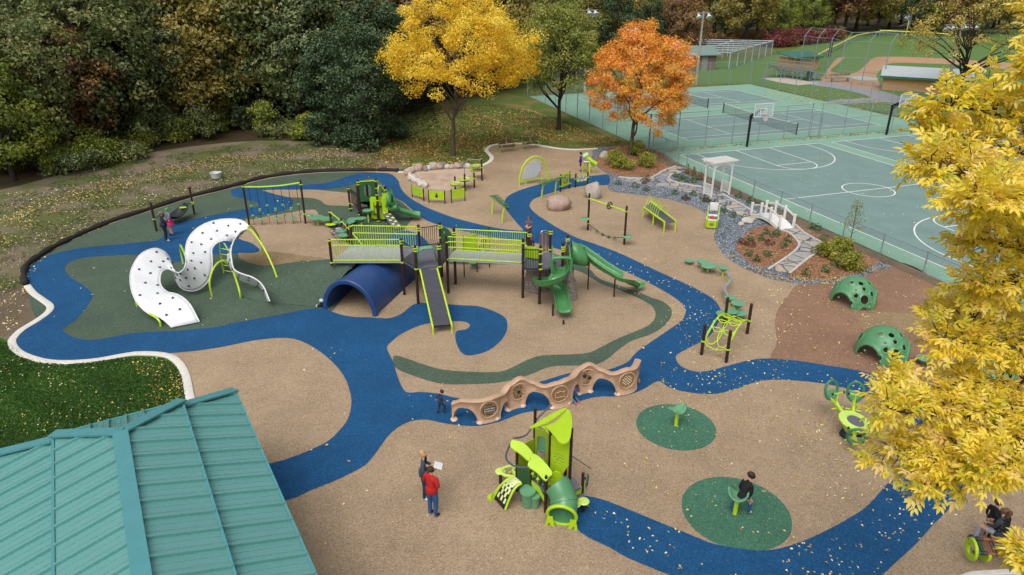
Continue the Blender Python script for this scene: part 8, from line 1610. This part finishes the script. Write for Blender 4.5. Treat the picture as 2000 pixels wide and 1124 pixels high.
person(fa(336, 460), 1.62, R(140), dict(elR=(.25, .04, 1.12), wrR=(.12, .22, 1.1), elL=(-.25, .04, 1.12), wrL=(-.12, .22, 1.1)), (cloth('grey_blue_hoodie', '6a7280'), SKIN, SHOED), 'person in green beanie, grey hoodie and pink skirt by the hammock', hood='4f8a4a', skirt=cloth('pink', 'c2286e'), shorts=True)
person(fa(659, 458), 1.0, R(-60), dict(CRAWL), (cloth('lilac', 'b9a4c8'), cloth('lilac_leggings', '9a90b4'), SHOED), 'toddler in lilac with bright pink hat at the rope climber', hood='d8307a', child=True)
# ================================================================ fallen leaves and grass
def scatter(name, regions, mat, z, label_kind='stuff', flat=True, aspect=.6):
    Pn = []; Sn = []; Tn = []
    for poly, n, size, tone in regions:
        xs = [p[0] for p in poly]; ys = [p[1] for p in poly]; k = 0; W3 = [G(*p) for p in poly]; wx = [p.x for p in W3]; wy = [p.y for p in W3]; PW = [(p.x, p.y) for p in W3]; tries = 0
        while k < n and tries < n*12:
            tries += 1; x, y = random.uniform(min(wx), max(wx)), random.uniform(min(wy), max(wy))
            if not inpoly(x, y, PW): continue
            if random.random() > .5+.5*math.sin(x*1.1+1.7*math.sin(y*.8))*math.sin(y*1.3+x*.4): continue
            hz_ = max(0, hill(x, y)); Pn.append((x, y, z+hz_+random.random()*.012)); Sn.append(size*random.uniform(.7, 1.25)); Tn.append(random.gauss(tone, .22)); k += 1
    n = len(Pn); N = np.zeros((n, 3)); N[:, 2] = 1; N += rng.normal(size=(n, 3))*.28
    o = leafmesh(name, np.array(Pn), N, np.array(Sn), np.array(Tn), mat, None, (0, 0, 0), aspect); return tag(o, kind='stuff')
FL = leaf_mat('fallen_leaf_mix', [(0, '7d5a34'), (.3, 'b08a48'), (.6, 'd8b850'), (.85, 'e6d490'), (1, 'f0e6cc')], .15)
scatter('fallen_leaves', [
 ([(1300, 560), (1560, 560), (1760, 530), (1900, 600), (1900, 780), (1700, 730), (1320, 700)], 700, .085, .72),
 ([(1290, 705), (1500, 705), (1800, 770), (1900, 860), (1780, 1000), (1500, 950), (1400, 800), (1290, 750)], 520, .085, .72),
 ([(1130, 980), (1500, 1080), (1800, 900), (1900, 1000), (1700, 1130), (1300, 1130)], 190, .08, .75), ([(1200, 780), (1560, 780), (1700, 900), (1560, 1060), (1350, 1020), (1200, 900)], 170, .08, .7),
 ([(1010, 480), (1300, 500), (1420, 600), (1340, 700), (1240, 690), (1300, 600)], 230, .085, .78), ([(1060, 300), (1240, 380), (1400, 460), (1500, 560), (1250, 520), (1040, 400)], 260, .08, .66), ([(430, 380), (760, 340), (1000, 430), (900, 560), (500, 640), (90, 660), (110, 500), (300, 430)], 150, .09, .85), ([(560, 660), (760, 700), (1000, 800), (1000, 1100), (640, 1100), (560, 900)], 60, .075, .75),
 ([(1395, 470), (1440, 520), (1520, 549), (1620, 556), (1700, 535), (1745, 520), (1740, 512), (1690, 528), (1610, 545), (1520, 540), (1450, 512), (1410, 480)], 900, .085, .5), ([(1436, 450), (1560, 450), (1740, 514), (1620, 550), (1500, 530), (1440, 500)], 420, .085, .4),
 ([(1380, 340), (1470, 370), (1700, 480), (1860, 560), (1980, 560), (1980, 330), (1700, 290)], 260, .1, .85), ([(1300, 294), (1570, 270), (1772, 254), (1772, 257), (1570, 274), (1300, 298)], 1100, .14, .25), ([(1268, 290), (1300, 300), (1300, 304), (1262, 296)], 100, .12, .3)], FL, .02)
scatter('leaf_litter', [
 ([(725, 300), (800, 230), (900, 205), (1040, 215), (1180, 275), (1160, 290), (1060, 280), (960, 280), (940, 318), (830, 322), (760, 330)], 7500, .15, .5), ([(690, 330), (780, 285), (880, 270), (1000, 262), (1000, 276), (900, 290), (800, 312), (740, 332)], 3000, .14, .15), ([(1040, 225), (1170, 265), (1260, 292), (1200, 284), (1060, 276)], 1500, .14, .3),
 ([(60, 540), (100, 488), (285, 410), (545, 340), (755, 332), (720, 305), (600, 300), (400, 312), (200, 352), (0, 380), (0, 640), (30, 650)], 3600, .1, .88), ([(-60, 460), (60, 400), (220, 350), (420, 305), (600, 292), (760, 288), (780, 302), (500, 312), (300, 352), (100, 420), (-60, 520)], 2800, .12, .6),
 ([(1163, 314), (1200, 288), (1240, 286), (1318, 325), (1272, 344), (1208, 343)], 900, .1, .12), ([(1480, 190), (1620, 210), (1760, 232), (1760, 200), (1600, 175), (1500, 172)], 900, .16, .5)], FL, .015)
scatter('lawn_leaves', [([(0, 690), (110, 712), (250, 697), (325, 700), (355, 730), (368, 785), (200, 830), (0, 880)], 200, .075, .75), ([(255, 700), (325, 700), (355, 730), (368, 785), (290, 800), (270, 740)], 260, .07, .35)], FL, .05)
# grass blades on the near lawn
GB = leaf_mat('grass_blades', [(0, '2a4c14'), (.4, '447024'), (.75, '669236'), (1, '90a858')], .35)
W3 = [G(*p) for p in ((-120, 640), (22, 672), (45, 698), (128, 714), (250, 699), (320, 701), (348, 722), (360, 745), (364, 790), (300, 900), (-120, 960))]; PW = [(p.x, p.y) for p in W3]
x0, x1 = min(p[0] for p in PW), max(p[0] for p in PW); y0, y1 = min(p[1] for p in PW), max(p[1] for p in PW); cand = np.stack([x0+(x1-x0)*rng.random(120000), y0+(y1-y0)*rng.random(120000)], 1)
cand = np.array([c for c in cand if inpoly(c[0], c[1], PW)]); n = len(cand); Pg = np.zeros((n, 3)); Pg[:, :2] = cand; patch = np.sin(cand[:, 0]*1.3+np.sin(cand[:, 1]*.9)*2)*np.sin(cand[:, 1]*1.7+cand[:, 0]*.5); Pg[:, 2] = .03
N = rng.normal(size=(n, 3)); N[:, 2] = np.abs(N[:, 2])*.6+.25; o = leafmesh('lawn_grass', Pg, N, np.full(n, .1), .42+.16*patch+.2*rng.normal(size=n), GB, None, (0, 0, 0), .22); tag(o, kind='stuff')
# rough grass at the wood edge and on the far lawn
FGB = leaf_mat('rough_grass_blades', [(0, '3a4a1e'), (.5, '5e7032'), (1, '8a8a4a')], .3)
scatter('rough_grass', [([(-40, 480), (90, 400), (300, 350), (560, 315), (740, 318), (735, 330), (545, 338), (285, 405), (90, 485), (40, 560), (-40, 600)], 9000, .13, .45), ([(-100, 440), (60, 372), (220, 325), (420, 288), (600, 282), (745, 288), (740, 318), (560, 315), (300, 350), (90, 400)], 7000, .15, .4), ([(720, 330), (780, 320), (940, 315), (945, 285), (1000, 278), (1170, 288), (1240, 284), (1100, 235), (960, 200), (820, 215), (760, 280)], 12000, .16, .5), ([(770, 200), (840, 195), (860, 250), (790, 270)], 900, .4, .4)], FGB, .04, aspect=.25)
